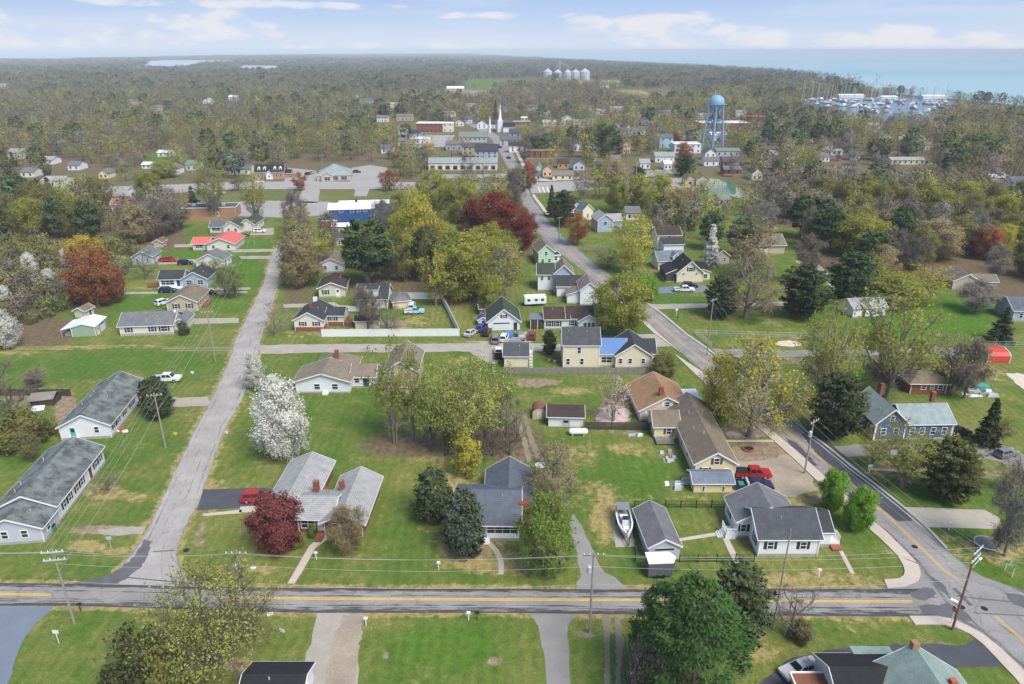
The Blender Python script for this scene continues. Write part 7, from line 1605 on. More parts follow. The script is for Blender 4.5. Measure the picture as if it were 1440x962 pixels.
# ------------------------------------------------------------------ landmarks
def build_landmarks():
    # water tower
    t = thing('water_tower', 'pale blue water tower with domed tank on splayed legs', 'water tower', G(1001, 211)); H_ = 36.0; Rt = 5.1
    prof = [(.9, H_ - 12.0), (1.6, H_ - 10.2), (3.2, H_ - 9.2), (Rt - .5, H_ - 7.8), (Rt, H_ - 6.2), (Rt, H_ - 4.4), (Rt - .4, H_ - 2.8), (Rt - 1.5, H_ - 1.3), (Rt - 3.2, H_ - .35), (.3, H_)]
    obj('tank', MB().lathe(prof, 32).mesh('tank'), 'tank_blue', t, smooth=True)
    m = MB(); m.lathe([(Rt + .1, H_ - 6.1), (Rt + .9, H_ - 6.1), (Rt + .9, H_ - 5.95), (Rt + .1, H_ - 5.95)], 32); m.tube([((Rt + .85) * cos(a), (Rt + .85) * sin(a), H_ - 5.0) for a in np.linspace(0, 2 * pi, 33)], .05, 5, False)
    for a in np.linspace(0, 2 * pi, 25): m.bar(((Rt + .85) * cos(a), (Rt + .85) * sin(a), H_ - 6), ((Rt + .85) * cos(a), (Rt + .85) * sin(a), H_ - 5), .05)
    m.build('walkway', 'tank_blue', t); MB().tube([(0, 0, 0), (0, 0, H_ - 11.5)], 1.0, 14).build('riser_pipe', 'tank_blue', t); legs = []
    for k in range(6):
        a = k * pi / 3 + .3; legs.append(((8.2 * cos(a), 8.2 * sin(a), 0), ((Rt - .1) * cos(a), (Rt - .1) * sin(a), H_ - 6.2))); MB().tube(legs[-1], .42, 10).build('leg', 'tank_blue', t)
    for f in (.35, .68):
        P = [tuple(np.array(a) * (1 - f) + np.array(b) * f) for a, b in legs]; m = MB()
        for i in range(6): m.bar(P[i], P[(i + 1) % 6], .32)
        m.build('ring_brace', 'tank_blue', t)
    m = MB()
    for f0, f1 in ((.0, .35), (.35, .68), (.68, 1.0)):
        for i in range(6):
            (a0, b0), (a1, b1) = legs[i], legs[(i + 1) % 6]; p = lambda a, b, f: tuple(np.array(a) * (1 - f) + np.array(b) * f)
            m.bar(p(a0, b0, f0), p(a1, b1, f1), .16); m.bar(p(a1, b1, f0), p(a0, b0, f1), .16)
    m.build('cross_brace', 'tank_blue', t)
    for x, y, h in ((0, 0, 2.2), (1.6, .4, 3.6), (-1.7, -.3, 3.4), (.7, -1.5, 3.0), (-.8, 1.2, 2.6)): MB().bar((x, y, H_ - .6), (x, y, H_ + h - .4), .12).build('antenna', 'galv', t)
    AVOID.append((*G(1001, 211), 11))
    # church
    t = thing('church', 'white church with tall slender steeple on the main street', 'church', G(700, 186)); sx = 1.2
    MB().box(0, 4, 0, 4, 0, 9.5).build('tower', 'siding_white', t); MB().add([(.6, .6, 9.5), (3.4, .6, 9.5), (3.4, 3.4, 9.5), (.6, 3.4, 9.5), (1.1, 1.1, 13), (2.9, 1.1, 13), (2.9, 2.9, 13), (1.1, 2.9, 13)], [(3, 2, 1, 0), (4, 5, 6, 7), (0, 1, 5, 4), (1, 2, 6, 5), (2, 3, 7, 6), (3, 0, 4, 7)]).build('belfry', 'trim', t)
    MB().lathe([(1.15, 13), (.6, 17), (.05, 23)], 8, (2, 2, 0)).build('spire', 'trim', t); b = B(-2, 4, 9, 16, 5.5, 'gy', 4.0, 'white', 'char'); wall_parts(t, b); roof_parts(t, b)
    b = B(4.5, -3, 10, 9, 4.5, 'gx', 3, 'white', 'black'); wall_parts(t, b); roof_parts(t, b); MB().lathe([(.8, 0), (.8, 8), (.05, 14)], 8, (-6.5, -4, 0)).build('side_spire', 'trim', t)
    AVOID.append((*G(704, 186), 14))
    # grain silos
    for i, (px, w, hh, l) in enumerate(((770, 20, 24, 'westernmost grain silo of the far farm, bright white'), (784, 19, 22, 'grain silo second from the west on the far farm'), (798, 18, 22, 'narrow middle grain silo of the far farm'), (809, 21, 22, 'grain silo with dark roof on the far farm'), (822, 23, 24, 'easternmost grain silo, greyest and widest of the far farm'))):
        t = thing('grain_silo', l, 'silo', G(px, 112), 0, 'grain silos on the far farm'); r_ = w / 2
        obj('bin', MB().lathe([(r_, 0), (r_, hh * .72)], 24).mesh('bin'), 'steel_silo', t); obj('roof', MB().lathe([(r_ + .3, hh * .72), (1.2, hh), (1.2, hh + 1.2)], 24).mesh('roof'), 'steel_silo' if i != 3 else 'galv', t)
        MB().bar((r_ + .2, 0, 0), (r_ + .2, 0, hh * .75), .5).build('ladder', 'galv', t)
    t = thing('grain_elevator', 'thin grain elevator leg tower rising among the silos', 'grain elevator', G(787, 111)); m = MB()
    for x in (-1.5, 1.5):
        for y in (-1.5, 1.5): m.bar((x, y, 0), (x, y, 40), .5)
    for z in range(4, 40, 6): m.bar((-1.5, -1.5, z), (1.5, -1.5, z + 6 if z < 34 else z), .3)
    m.build('tower_frame', 'galv', t); MB().bar((0, 0, 36), (28, 0, 24), .9).build('spout', 'galv', t); MB().bar((0, 0, 36), (-14, 0, 22), .9).build('spout', 'galv', t)
    AVOID.append((*G(796, 112), 75))
    # marina: sailing boats (one built, the rest copies) and motor cruisers
    hullp = [(-4.5, 1.1), (-3, 1.5), (0, 1.7), (2.5, 1.1), (4.8, .05)]; V = []; F = []
    for x, w in hullp: V += [(x, -w * .4, .0), (x, -w, 1.2), (x, w, 1.2), (x, w * .4, .0)]
    for i in range(4): F += [(i * 4 + k, i * 4 + (k + 1) % 4, (i + 1) * 4 + (k + 1) % 4, (i + 1) * 4 + k) for k in range(4)]
    F += [(3, 2, 1, 0), (16, 17, 18, 19)]; hull = mesh_from('hull', V, F); mast = MB().tube([(.4, 0, 1.2), (.4, 0, 14.5)], [.22, .14], 6).bar((.4, 0, 2.4), (-3.4, 0, 2.3), .3).mesh('mast'); cabn = bevelled(MB().box(-1.4, 2.2, -.8, .8, 1.2, 1.9).mesh('cabin'), .15)
    rg = random.Random(4); spots = []
    for i in range(44):
        px = rg.uniform(1120, 1250) if i < 34 else rg.uniform(1250, 1330); f = rg.random(); py = 139.5 + f * 10 if px < 1250 else 140 + f * 8; spots.append((px, py))
    spots.sort(key=lambda p: p[1])
    for px, py in spots:
        t = thing('sailing_boat', 'white sailing boat with bare mast moored in the distant marina', 'sailing boat', (*G(px, py), .3), rg.uniform(0, 6.28), 'sailing boats in the marina'); s_ = rg.uniform(1.1, 1.7); t.scale = (s_, s_, s_ * rg.uniform(.9, 1.15))
        obj('hull', hull, 'boat_grey' if int(px) % 2 else 'plastic_white', t); obj('mast', mast, 'galv', t); obj('cabin', cabn, 'plastic_white', t)
    up = bevelled(MB().box(-3, 2, -1.4, 1.4, 1.2, 2.6).box(-2, 1, -1.1, 1.1, 2.7, 3.6).mesh('deckhouse'), .2)
    for i in range(48):
        px = rg.uniform(1150, 1335); py = rg.uniform(142, 162) if px > 1220 else rg.uniform(141, 152); t = thing('motor_cruiser', 'white motor cruiser moored in the distant marina', 'motor boat', (*G(px, py), .3), rg.choice((.4, 1.9)) + rg.uniform(-.3, .3), 'motor cruisers in the marina'); s_ = rg.uniform(.8, 1.5); t.scale = (s_, s_, s_ * .8)
        obj('hull', hull, ('plastic_white', 'boat_grey', 'boat_grey')[i % 3], t); obj('deckhouse', up, 'plastic_white' if i % 2 else 'galv', t)
    for i in range(7):
        a = G(1172 + i * 24, 143.5 + i * .2); b = G(1168 + i * 24, 152 + i * .6); o = MB().bar((*a, .9), (*b, .9), 2.2, .25).build('dock', 'wood_grey'); tag(o, 'floating wooden dock between moored boats in the distant marina', 'dock', 'docks in the marina')
    for i, (a, b, yb, wl, rm, l) in enumerate(((1240, 1262, 140.5, 'white', 'metal_white', 'long white boat shed nearest the marina pines'), (1298, 1330, 139.5, 'white', 'metal_white', 'white marina hall by the shore'), (1180, 1215, 138, 'white', 'metal_white', 'low white boat shed along the inner marina'), (1195, 1232, 128, 'pale', 'terracotta', 'reddish roofed house on the headland'), (1150, 1168, 122, 'white', 'lightgrey', 'white house on the wooded headland'))):
        w = G(b, yb)[0] - G(a, yb)[0]; house(l, (a, yb), (b, yb), [B(0, 0, w, 14, 3.6, 'gx', 1.6, wl, rm)], 'boat shed' if 'shed' in l else 'house' if 'house' in l else 'building', 'boat_shed' if 'shed' in l else 'building', tiny=True)


build_vehicles()
build_small()
build_landmarks()
# ------------------------------------------------------------------ trees that one can point at: base x, base row, top row, crown width, form, leaf, bark
NAMED = """400 645 532 90 blossom1 white|large white blossoming pear tree on the lawn above the grey-roofed ranch
361 548 497 38 blossom2 white|smaller white blossoming tree by the side street behind the large one
393 773 699 78 dense1 plum|dark red plum tree before the grey-roofed brick ranch
490 778 713 78 bare3 tan|twiggy tan tree before the east wing of the brick ranch
611 731 659 64 spruce1 cedar|dark irregular spruce between the ranch and the slate-roofed cottage
654 778 690 68 spruce2 bluepine|grey-green pine with visible trunk before the slate-roofed cottage
766 808 698 90 full1 green|full fresh green tree by the gravel path beside the slate-roofed cottage
778 712 626 100 limb2 tan|airy tan budding tree behind the full fresh green tree
655 668 609 50 slim1 yellow|slender yellow-green tree on the straw lawn
556 624 470 86 airy2 bud|tall airy budding tree before the brown barn house
583 620 490 70 airy1 bud|budding tree standing close behind the tall airy one
628 640 510 84 airy3 spring|yellow-green tree at the west side of the lane grove
652 648 500 92 fan3 spring|full yellow-green tree in the middle of the lane grove
684 640 508 76 airy2 spring|yellow-green tree over the brown thicket in the lane grove
712 630 548 44 bareopen2 bare|bare brown tree at the east side of the lane grove
606 634 522 70 airy1 spring|thin pale green tree at the west of the lane grove front
668 602 497 72 airy3 spring|thin pale green tree at the back middle of the lane grove
702 602 506 62 airy2 bud|thin yellow-green tree at the back east of the lane grove
727 622 562 40 bareopen2 bare|bare twiggy tree at the trail edge of the lane grove
718 640 580 60 bareopen1 bare|brown bramble thicket beside the two-track trail
694 642 600 54 bareopen3 bare|brown bramble thicket under the lane grove
640 565 505 60 airy1 spring|budding tree at the back of the lane grove near the lane
305 938 806 218 junction1 spring|wide sparse budding tree with dark limbs over the main road junction
258 936 872 120 airy3 spring|low leafy budding tree beneath the wide sparse tree
205 968 900 110 shrub1 shrub|dark olive shrub clump at the south-west corner
240 985 915 90 shrub2 olive|olive shrub in front of the dark olive clump
968 1004 822 182 bigpine1 oakpine|huge bushy green pine at the south edge of the road
924 955 826 104 bigpine2 oakpine|lower western lobe pine beside the huge bushy pine
1030 905 800 106 cedar1 cedar|round dark cedar behind the huge bushy pine
905 985 905 60 shrub2 bare|dry brown thicket at the foot of the huge bushy pine
1108 897 826 96 bareopen1 bare|gnarled bare tree with ivy trunk on the southern verge
1125 902 876 34 shrub2 olive|ivy covered bush beside the gnarled bare tree
1168 716 664 42 dense1 bright|bright green round tree next to the gravel yard
1204 745 687 47 dense2 bright|bright green round tree nearest the street kerb
1055 614 475 150 limb1 yellow|big spreading golden budding tree on the street verge
1010 585 500 70 full2 yellow|golden tree merging behind the big spreading one
1098 590 540 46 slim1 yellow|small golden tree east of the street
1155 575 425 116 fan2 bud|tall budding tree in the meadow above the dark cedar
1243 556 402 165 fan1 bud|tallest budding tree with many upright limbs by the brick ranch
1170 614 527 84 cedar2 cedar|dark spreading cedar beside the street
1269 683 585 126 fan3 bud|knotty budding tree in front of the deep blue house
1330 702 622 88 cedar1 shrub|dark green leafy tree south of the deep blue house
1385 626 560 46 cone1 cedar|narrow dark evergreen with vines on the eastern lawn
1400 625 580 50 airy2 olive|vine covered tree beside the narrow dark evergreen
1412 782 650 90 bare1 greybare|grey bare tree by the round trampoline
1420 690 640 60 airy1 tan|tan budding tree at the east edge
1335 548 470 100 fan2 tan|tan budding tree rising through the brick ranch yard
1355 560 480 70 bare2 bare|brown bare tree east of the brick ranch
1225 655 600 60 airy1 yellow|yellow budding tree between street and deep blue house
1128 447 374 80 cedar1 cedar|large round dark cedar on the meadow
1012 447 390 54 cedar2 cedar|smaller round dark cedar on the meadow nearer the street
1048 447 352 100 limb1 tan|broad tan tree with spreading limbs between the two dark cedars
1050 390 305 86 sparse1 tan|tall tan budding tree before the tan barn
998 374 316 36 cone2 white|tall cone-shaped white flowering tree
890 386 301 80 sparse2 yellow|tall golden budding tree beside the cream gabled house
872 472 385 92 full1 bud|drooping yellow-green willow at the street bend
845 455 400 60 airy1 bud|budding tree left of the drooping willow
906 424 388 40 dense2 bright|small bright green tree by the cream gabled house drive
694 348 274 104 full2 red|great dark red maple in the centre of the town trees
735 350 300 50 full1 red|dark red tree leaning on the great maple
655 420 330 110 full2 bud|large yellow-green tree north of the white gabled garage
700 430 340 90 airy1 bud|budding tree behind the white gabled garage
640 410 350 60 airy3 tan|tan tree behind the vinyl fence corner
613 430 350 60 sparse2 yellow|golden budding tree inside the vinyl fence corner
690 440 395 40 full1 bud|low yellow-green tree beside the white gabled garage
585 385 270 76 full1 yellow|tall golden-green tree east of the deep blue building
570 395 320 70 sparse1 bud|budding tree with dark trunk behind the dormered cottage
600 395 318 50 bigpine1 cedar|dark cedar amid the golden-green trees
520 402 308 76 pine1 pine|dark blue-green pine behind the dormered cottage
518 400 325 50 bareopen2 greybare|pale bare tree with ivory trunk in front of the dark pine
425 402 328 76 full2 tan|round tan budding tree on the side street east verge
418 372 308 72 airy1 bud|green budding tree behind the round tan one
450 380 310 60 airy2 yellow|yellow budding tree by the red box trailer
388 470 425 52 bareopen1 greybare|small bare pruned tree at the lane corner
545 470 420 60 bareopen2 bare|bare spreading tree by the small cream shed
518 463 400 46 bare2 bare|tall bare tree before the dormered cottage
508 440 402 30 bareopen1 bare|bare tree against the dormered cottage wall
330 418 370 60 airy3 olive|olive budding tree beside the beige bungalow drive
318 420 380 44 bareopen2 olive|stout mossy tree at the front of the pale blue bungalow
205 393 352 50 bareopen1 bare|bare lone tree on the western lawn
300 392 358 50 airy2 bud|budding tree hiding the white cottage
138 430 345 80 full1 rust|large rust orange tree at the edge of the scrub
160 425 372 44 full2 rust|smaller rust orange tree beside the large one
118 425 395 46 dense1 rust|low rust orange tree before the large one
120 372 332 60 full2 yolk|bright golden tree behind the rust orange trees
8 490 438 54 blossom1 white|white blossoming tree at the western edge beside the litter bed
45 386 356 26 blossom2 white|white blossoming tree in the scrub, tallest there
70 396 378 20 blossom1 white|small white blossoming bush in the scrub
95 376 350 20 blossom2 white|white blossoming tree by the golden tree
8 423 402 24 blossom2 white|white blossoming bush at the west edge of the scrub
222 585 530 54 spruce1 cedar|dark evergreen by the gravel drive and the grey pole
152 690 668 50 bareopen2 bare|low spreading bare shrub on the lawn by the side street
20 592 505 70 bareopen1 bare|bare arching tree before the collapsing shack
50 545 520 40 bare1 bare|dark bare bush behind the collapsing shack
30 625 585 90 shrub1 olive|olive budding shrubs below the collapsing shack
45 650 600 50 airy1 olive|thin olive tree by the scrap heap
302 308 208 56 fan1 bud|tall budding tree with ivy trunk by the flat-roofed shop
362 315 235 50 fan2 yellow|tall lime yellow tree on the bright lawn
335 268 240 36 airy2 olive|olive budding tree by the parking strip
232 250 225 44 full1 bud|round budding tree at the parking strip
210 278 240 40 full2 bud|round yellow budding tree west of the parking strip
422 268 243 30 bare1 rust|small rusty tree on the parking verge
548 268 240 40 bare2 rust|pinkish bare tree by the white metal roof
540 325 282 46 bare3 bare|bare tree at the corner of the deep blue building
870 555 0 0 none none|x
862 592 528 56 airy1 pink|pink blossoming magnolia beside the pinkish bungalow
932 528 497 50 blossom2 olive|pale flowering crab tree at the end of the board fence
855 378 350 60 airy1 olive|olive tree by the low pale fence
775 305 260 22 cone1 cedar|slender dark spruce on the green corner by the junction
792 318 268 40 cedar1 cedar|dark cedar beside the slender spruce
812 345 300 50 bare1 rust|rusty bare tree before the narrow cream house
740 320 290 34 bare2 rust|reddish small tree on the street verge
772 500 465 24 cedar2 cedar|dark cedar shrub between the cream houses
259 471 453 17 shrub1 cedar|round dark clipped bush at the corner of the cream ranch
440 755 740 16 shrub2 green|clipped green bush at the ranch entrance
415 768 756 30 shrub1 olive|low olive bush beneath the dark red plum
650 312 250 60 full2 bud|yellow-green tree before the long storefront block
690 318 250 50 airy3 bud|budding tree before the end of the storefront block
610 300 238 54 full1 bud|yellow-green tree west of the storefront block
722 300 234 36 bare2 bare|pinkish grey bare tree at the junction corner
745 265 228 26 full1 rust|orange tree by the magenta cottage
820 255 160 0 none none|x
856 225 180 46 bigpine1 cedar|large dark evergreen in the middle of the town
855 262 222 62 full1 tan|round tan tree south of the large dark evergreen
850 205 170 40 full2 green|round light green tree behind the large dark evergreen
898 255 235 22 cedar1 pine|dark evergreen by the white street pole
928 268 236 34 airy2 bud|budding tree by the tan twin-gabled house
963 248 218 34 cedar2 pine|dark green evergreen clump before the tower gable
962 225 200 28 full1 rust|rusty flowering tree before the white flat-roofed block
945 205 188 26 full2 red|maroon tree beside the tall pale blue building
1192 425 355 70 cedar2 pine|dark pine at the edge of the meadow path
1205 362 300 90 full1 bud|large bright budding tree at the edge of the eastern woods
1310 362 310 90 full2 tan|broad domed tan tree in the eastern woods
1385 365 318 46 full1 rust|rust red tree beside the broad domed tree
1405 362 316 44 full2 yellow|golden tree behind the rust red tree
1372 440 395 70 bare2 greybare|grey bare tree at the end of the bright green lawn
1405 480 432 44 cone1 cedar|dark evergreen by the slate grey house
1255 425 388 110 full2 bud|leafy yellow-green tree group in the eastern garden
1300 415 372 90 airy3 yellow|lime tree in the eastern garden
1225 408 360 60 airy1 bud|pale budding tree by the eastern garden
1130 400 330 50 bare1 bare|bare brown tree before the eastern wood edge
697 168 141 10 cone2 cedar|tall dark spruce near the church
688 170 150 0 none none|x"""

SPECIES = {   # for woods: form, leaf, weight, height range, radius range
    'bare': (('bare1', 'bare2', 'bare3'), 'bare', (10, 14), (4, 6)), 'greybare': (('bare2', 'bare1'), 'greybare', (10, 14), (4, 6)), 'olive': (('full1', 'full2', 'full3'), 'olive', (10, 15), (4.6, 7)),
    'bud': (('full1', 'full2', 'full3'), 'bud', (10, 15.5), (4.6, 7)), 'tan': (('full3', 'full2'), 'tan', (10, 15), (4.6, 6.8)), 'pine': (('pine1', 'pine2'), 'pine', (12, 16), (4.4, 6.2)),
    'rust': (('full1', 'dense1'), 'rust', (8, 12), (3, 4.5)), 'green': (('full1', 'dense2'), 'green', (8, 13), (3.5, 5)), 'cedar': (('cedar1', 'cone1'), 'cedar', (7, 12), (2.4, 3.6)), 'shrub': (('shrub1', 'shrub2'), 'olive', (2.5, 5), (2, 3.5)),
    'brush': (('shrub1', 'shrub2'), 'bare', (2.5, 5), (2, 3.5)), 'evershrub': (('shrub2',), 'shrub', (2.5, 5), (2, 3.2)), 'yellow': (('full2', 'airy3'), 'yellow', (9, 14), (3.5, 5))}
MIX = {'scrub': dict(brush=4, shrub=4, evershrub=2, bare=1.5, olive=1), 'pines': dict(pine=3, cedar=1.5, olive=2, bud=1.5, bare=1), 'thicket': dict(bare=6, tan=1.5, greybare=2), 'north': dict(bare=3.5, greybare=1.8, olive=5, bud=2.2, pine=1, tan=2, rust=.3),
       'east': dict(bud=4, olive=3, bare=1.6, greybare=1.2, pine=.8, tan=1.5, yellow=.7, rust=.3), 'eastfar': dict(pine=3.2, olive=3.5, bare=1.6, greybare=1, bud=2.4, rust=.35, tan=1.2), 'silo': dict(olive=4, bare=3, tan=3, bud=2),
       'town': dict(olive=3, bud=3, bare=2, tan=2, pine=.8, cedar=.8, green=.8, rust=.6, yellow=.5), 'far': dict(bare=5.5, greybare=3.5, olive=3.5, bud=.9, pine=3, tan=1.5, rust=.3)}
WORDS = {'bare': 'bare brown tree', 'greybare': 'bare grey tree', 'olive': 'dull olive budding tree', 'bud': 'yellow-green budding tree', 'tan': 'tan budding tree', 'pine': 'tall dark pine', 'rust': 'rusty red tree', 'green': 'fresh green tree', 'cedar': 'dark cedar', 'shrub': 'olive bramble shrub', 'brush': 'brown bramble shrub', 'evershrub': 'dark green bramble shrub', 'yellow': 'golden budding tree'}
PLACE = {'scrub': 'in the scrub at the western edge', 'pines': 'in the western pine belt', 'thicket': 'in the bare thicket behind the garages', 'north': 'in the woods beyond the parking strip', 'east': 'in the woods beyond the eastern meadow', 'eastfar': 'in the woods below the marina', 'silo': 'in the grove before the grain silos', 'town': 'scattered between the town houses', 'far': 'in the far woods'}


def low_tree(sp, seed):
    """light version of a tree for the far woods: coarse leaf clumps and a few limbs, all triangles"""
    f, leaf, hr, rr = SPECIES[sp]; P = PROTO.get(f[0]) or proto(f[0]); V, F, tone = P[4], P[5], P[6]; rng = np.random.default_rng(seed)
    return P


def build_trees():
    for ln in NAMED.split('\n'):
        d, label = ln.split('|'); px, py, yt, w, kind, leaf = d.split()
        if kind == 'none': continue
        shr = kind.startswith('shrub'); bk = 'bark_pale' if 'ivory' in label else 'bark_grey' if leaf in ('white', 'tan', 'yellow', 'bud', 'greybare') else 'bark'
        tree(float(px), float(py), float(yt), float(w), kind, leaf, label, name='shrub' if shr else 'tree', cat='shrub' if shr else 'tree', bark=bk, top='foliage' if shr else 'crown')
    # candidates for the woods
    rng = np.random.default_rng(11); cand = []
    clear = [p for p in (TOP_A,)]

    def free(x, y, rad):
        for (ax, ay, ar) in near.get((int(x // 25), int(y // 25)), ()):
            if (x - ax) ** 2 + (y - ay) ** 2 < (ar + rad) ** 2: return False
        return True
    near = {}
    for (ax, ay, ar) in AVOID + [(x, y, r * .5) for x, y, r in TREES]:
        k = int(ar // 25) + 1
        for i in range(-k, k + 1):
            for j in range(-k, k + 1): near.setdefault((int(ax // 25) + i, int(ay // 25) + j), []).append((ax, ay, ar))
    LB = [G(*p) for p in LEFT_B]; RB = [G(*p) for p in RIGHT_B]; roadpoly = LB + RB[::-1]
    roadpx = [np.array(LEFT_B + RIGHT_B[::-1])]
    keepout = [LEFT_B[:16] + RIGHT_B[:16][::-1], [(-200, 258), (560, 252), (735, 252), (735, 272), (420, 306), (320, 306), (300, 285), (160, 278), (-200, 290)], [(742, 252), (1010, 246), (1085, 280), (1060, 290), (985, 270), (745, 274)], [(735, 285), (760, 276), (775, 330), (760, 330)],
               [(400, 232), (548, 230), (548, 262), (400, 262)], [(985, 255), (1040, 255), (1045, 285), (980, 285)], MARINA, [(860, 222), (1005, 215), (1005, 252), (870, 255)], [(700, 172), (735, 172), (735, 250), (690, 250), (640, 200), (640, 178)]] + [[(440, 298), (545, 298), (545, 352), (440, 352)], [(1180, 137), (1310, 137), (1312, 176), (1180, 172)], [(575, 180), (640, 180), (640, 215), (575, 215)]] + [p for p, _ in FIELDS] + INLETS
    sea = [(x, y + .4) for x, y in SEA] + [(3200, 60), (655, 60)]; seal = SEA_L + [(420, 60), (-1500, 60)]

    def add(poly, sp, mixn, exclude=(), rngd=None):
        W_ = np.array([G(*p) for p in poly]); x0, y0 = W_.min(0); x1, y1 = W_.max(0); xs = np.arange(x0, x1, sp); ys = np.arange(y0, y1, sp)
        if not len(xs) or not len(ys): return
        X, Y = np.meshgrid(xs, ys); X = X.ravel() + rng.uniform(-.45, .45, X.size) * sp; Y = Y.ravel() + rng.uniform(-.45, .45, Y.size) * sp
        d = Y * CP + HCAM * SP; px = 720 + FPX * X / d; py = 481 + FPX * (HCAM * CP - Y * SP) / d
        m = in_poly(px, py, poly)
        for k in list(keepout) + list(exclude) + [sea, seal]: m &= ~in_poly(px, py, k)
        m &= np.abs(px - 720) < 790
        names = list(MIX[mixn]); w = np.array([MIX[mixn][k] for k in names]); w = w / w.sum()
        # species come in patches
        ph = np.sin(X / 37 + 1.3 * np.sin(Y / 51)) * np.cos(Y / 43 + 1.1 * np.sin(X / 61)); cum = np.cumsum(w); u = np.clip((ph + 1) / 2 * .45 + rng.random(X.size) * .55, 0, .9999); sp_i = np.searchsorted(cum, u)
        for i in np.nonzero(m)[0]:
            n = names[min(sp_i[i], len(names) - 1)]; f, leaf, hr, rr = SPECIES[n]; h = rng.uniform(*hr); r = rng.uniform(*rr)
            if free(X[i], Y[i], dict(scrub=1, town=1.2).get(mixn, min(r, 3.0))): cand.append((X[i], Y[i], h, r, n, mixn))
    for k, (poly, sp) in WOODS.items(): add(poly, sp, k)
    wpolys = [p for p, _ in WOODS.values()]
    add([(430, 140), (1060, 132), (1130, 215), (1120, 262), (1000, 330), (905, 335), (850, 300), (780, 262), (690, 330), (560, 335), (470, 300), (560, 240), (520, 200)], 9.0, 'town', wpolys + [[(760, 270), (780, 330), (850, 330), (800, 262)]])
    add([(160, 236), (215, 212), (330, 224), (350, 221), (400, 224), (400, 240), (350, 254), (170, 260)], 12, 'town')
    add([(-200, 290), (160, 280), (300, 290), (255, 300), (172, 302), (110, 262), (70, 240), (20, 232), (-200, 228)], 9, 'town', [WOODS['pines'][0]])
    add([(400, 305), (470, 330), (560, 335), (690, 330), (745, 380), (700, 440), (640, 412), (560, 398), (495, 392), (490, 372), (410, 350)], 9.5, 'town', wpolys)
    add([(860, 345), (1000, 335), (1070, 335), (1100, 330), (1075, 370), (1000, 355), (930, 350)], 10, 'east', wpolys)
    add([(-200, 145), (470, 135), (1060, 122), (1300, 142), (1600, 165), (1600, 120), (1240, 118), (800, 89), (300, 92), (-200, 100)], 13.5, 'far', wpolys + [[(430, 140), (1060, 132), (1130, 215), (560, 240), (520, 200)]])
    # houses the photo shows stay in sight: no filler tree stands right before one
    H_ = np.array(SEEN); keep = []; rr_ = np.random.default_rng(5)
    for c in cand:
        x, y, h, r = c[:4]; px, py = PX(x, y); s_ = S(py); x0, x1, yt = px - r * s_, px + r * s_, py - h * s_ * .82
        ov = (H_[:, 4] < y + 400) & (H_[:, 4] > y) & (H_[:, 0] < x1 - 2) & (H_[:, 1] > x0 + 2) & (H_[:, 3] > yt + 2) & (H_[:, 2] < py)
        if not ov.any() or rr_.random() < (.30 if c[5] != 'eastfar' else .5): keep.append(c)
    cand = keep
    cand.sort(key=lambda c: -(c[2] * c[3]) / (c[1] * CP + HCAM * SP) ** 2)
    budget = 288 - NTREE[0]; pick = []; rest = []
    for c in cand:
        if len(pick) < budget and c[4] not in (): pick.append(c)
        else: rest.append(c)
    for i, (x, y, h, r, n, mx) in enumerate(pick):
        f, leaf, _, _ = SPECIES[n]; sh = n in ('shrub', 'brush', 'evershrub'); lab = WORDS[n] + ' ' + PLACE[mx]
        tree(0, 0, 0, 0, f[i % len(f)], leaf, lab, lab + 's' if False else WORDS[n] + 's ' + PLACE[mx], 'shrub' if sh else 'tree', 'bark', (x, y), (h, 2 * r), 'shrub' if sh else 'tree', 'foliage' if sh else 'crown')
    # the rest of the woods: one mass per belt
    rest_by = {}
    for c in rest:
        D = c[1]; rest_by.setdefault(0 if D < 620 else 1 if D < 1150 else 2, []).append(c)
    LOD = {0: (1000, 1.55), 1: (380, 2.4), 2: (140, 3.7)}; tmpl = {}

    def template(n, lod, k):
        key = (n, lod, k)
        if key in tmpl: return tmpl[key]
        f, leaf, hr, rr = SPECIES[n]; kd = f[k % len(f)]; _, _, h0, r0, V, F, tone, TV, TF = proto(kd); cnt, gain = LOD[lod]; rg = np.random.default_rng(zlib.crc32(str(key).encode()))
        nf = len(F); idx = rg.choice(nf, min(cnt, nf), replace=False); Q = V.reshape(-1, 4, 3)[idx]; c = Q.mean(1, keepdims=True)
        bare = kd.startswith('bare')
        if bare:   # fatten slivers instead of lengthening them
            e1 = Q[:, 2] - Q[:, 0]; e2 = Q[:, 3] - Q[:, 1]; T = np.stack([c[:, 0] - e1 * .75, c[:, 0] + e2 * gain * 1.3, c[:, 0] + e1 * .75], 1)
        else: Q = c + (Q - c) * gain * (1.15 if kd.startswith(('pine', 'cedar', 'cone')) else 1); T = np.stack([Q[:, 0], Q[:, 1], Q[:, 2]], 1); T[:, 1] += (Q[:, 1] - Q[:, 3]) * .4
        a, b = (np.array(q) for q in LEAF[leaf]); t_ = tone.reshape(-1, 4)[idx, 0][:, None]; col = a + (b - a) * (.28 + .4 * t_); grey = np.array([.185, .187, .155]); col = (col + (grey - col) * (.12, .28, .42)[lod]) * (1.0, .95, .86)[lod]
        # trunk and main limbs
        nt_ = len(TF); lim = TF[:min(nt_, 60 + 60 * (lod == 0))]
        if lod == 2: lim = lim[:28]
        LT = TV[lim]; bc = np.array([.13, .105, .085]) if not bare else np.array([.17, .15, .13]); T = np.concatenate([T, LT]); col = np.concatenate([col, np.repeat(bc[None], len(LT), 0)])
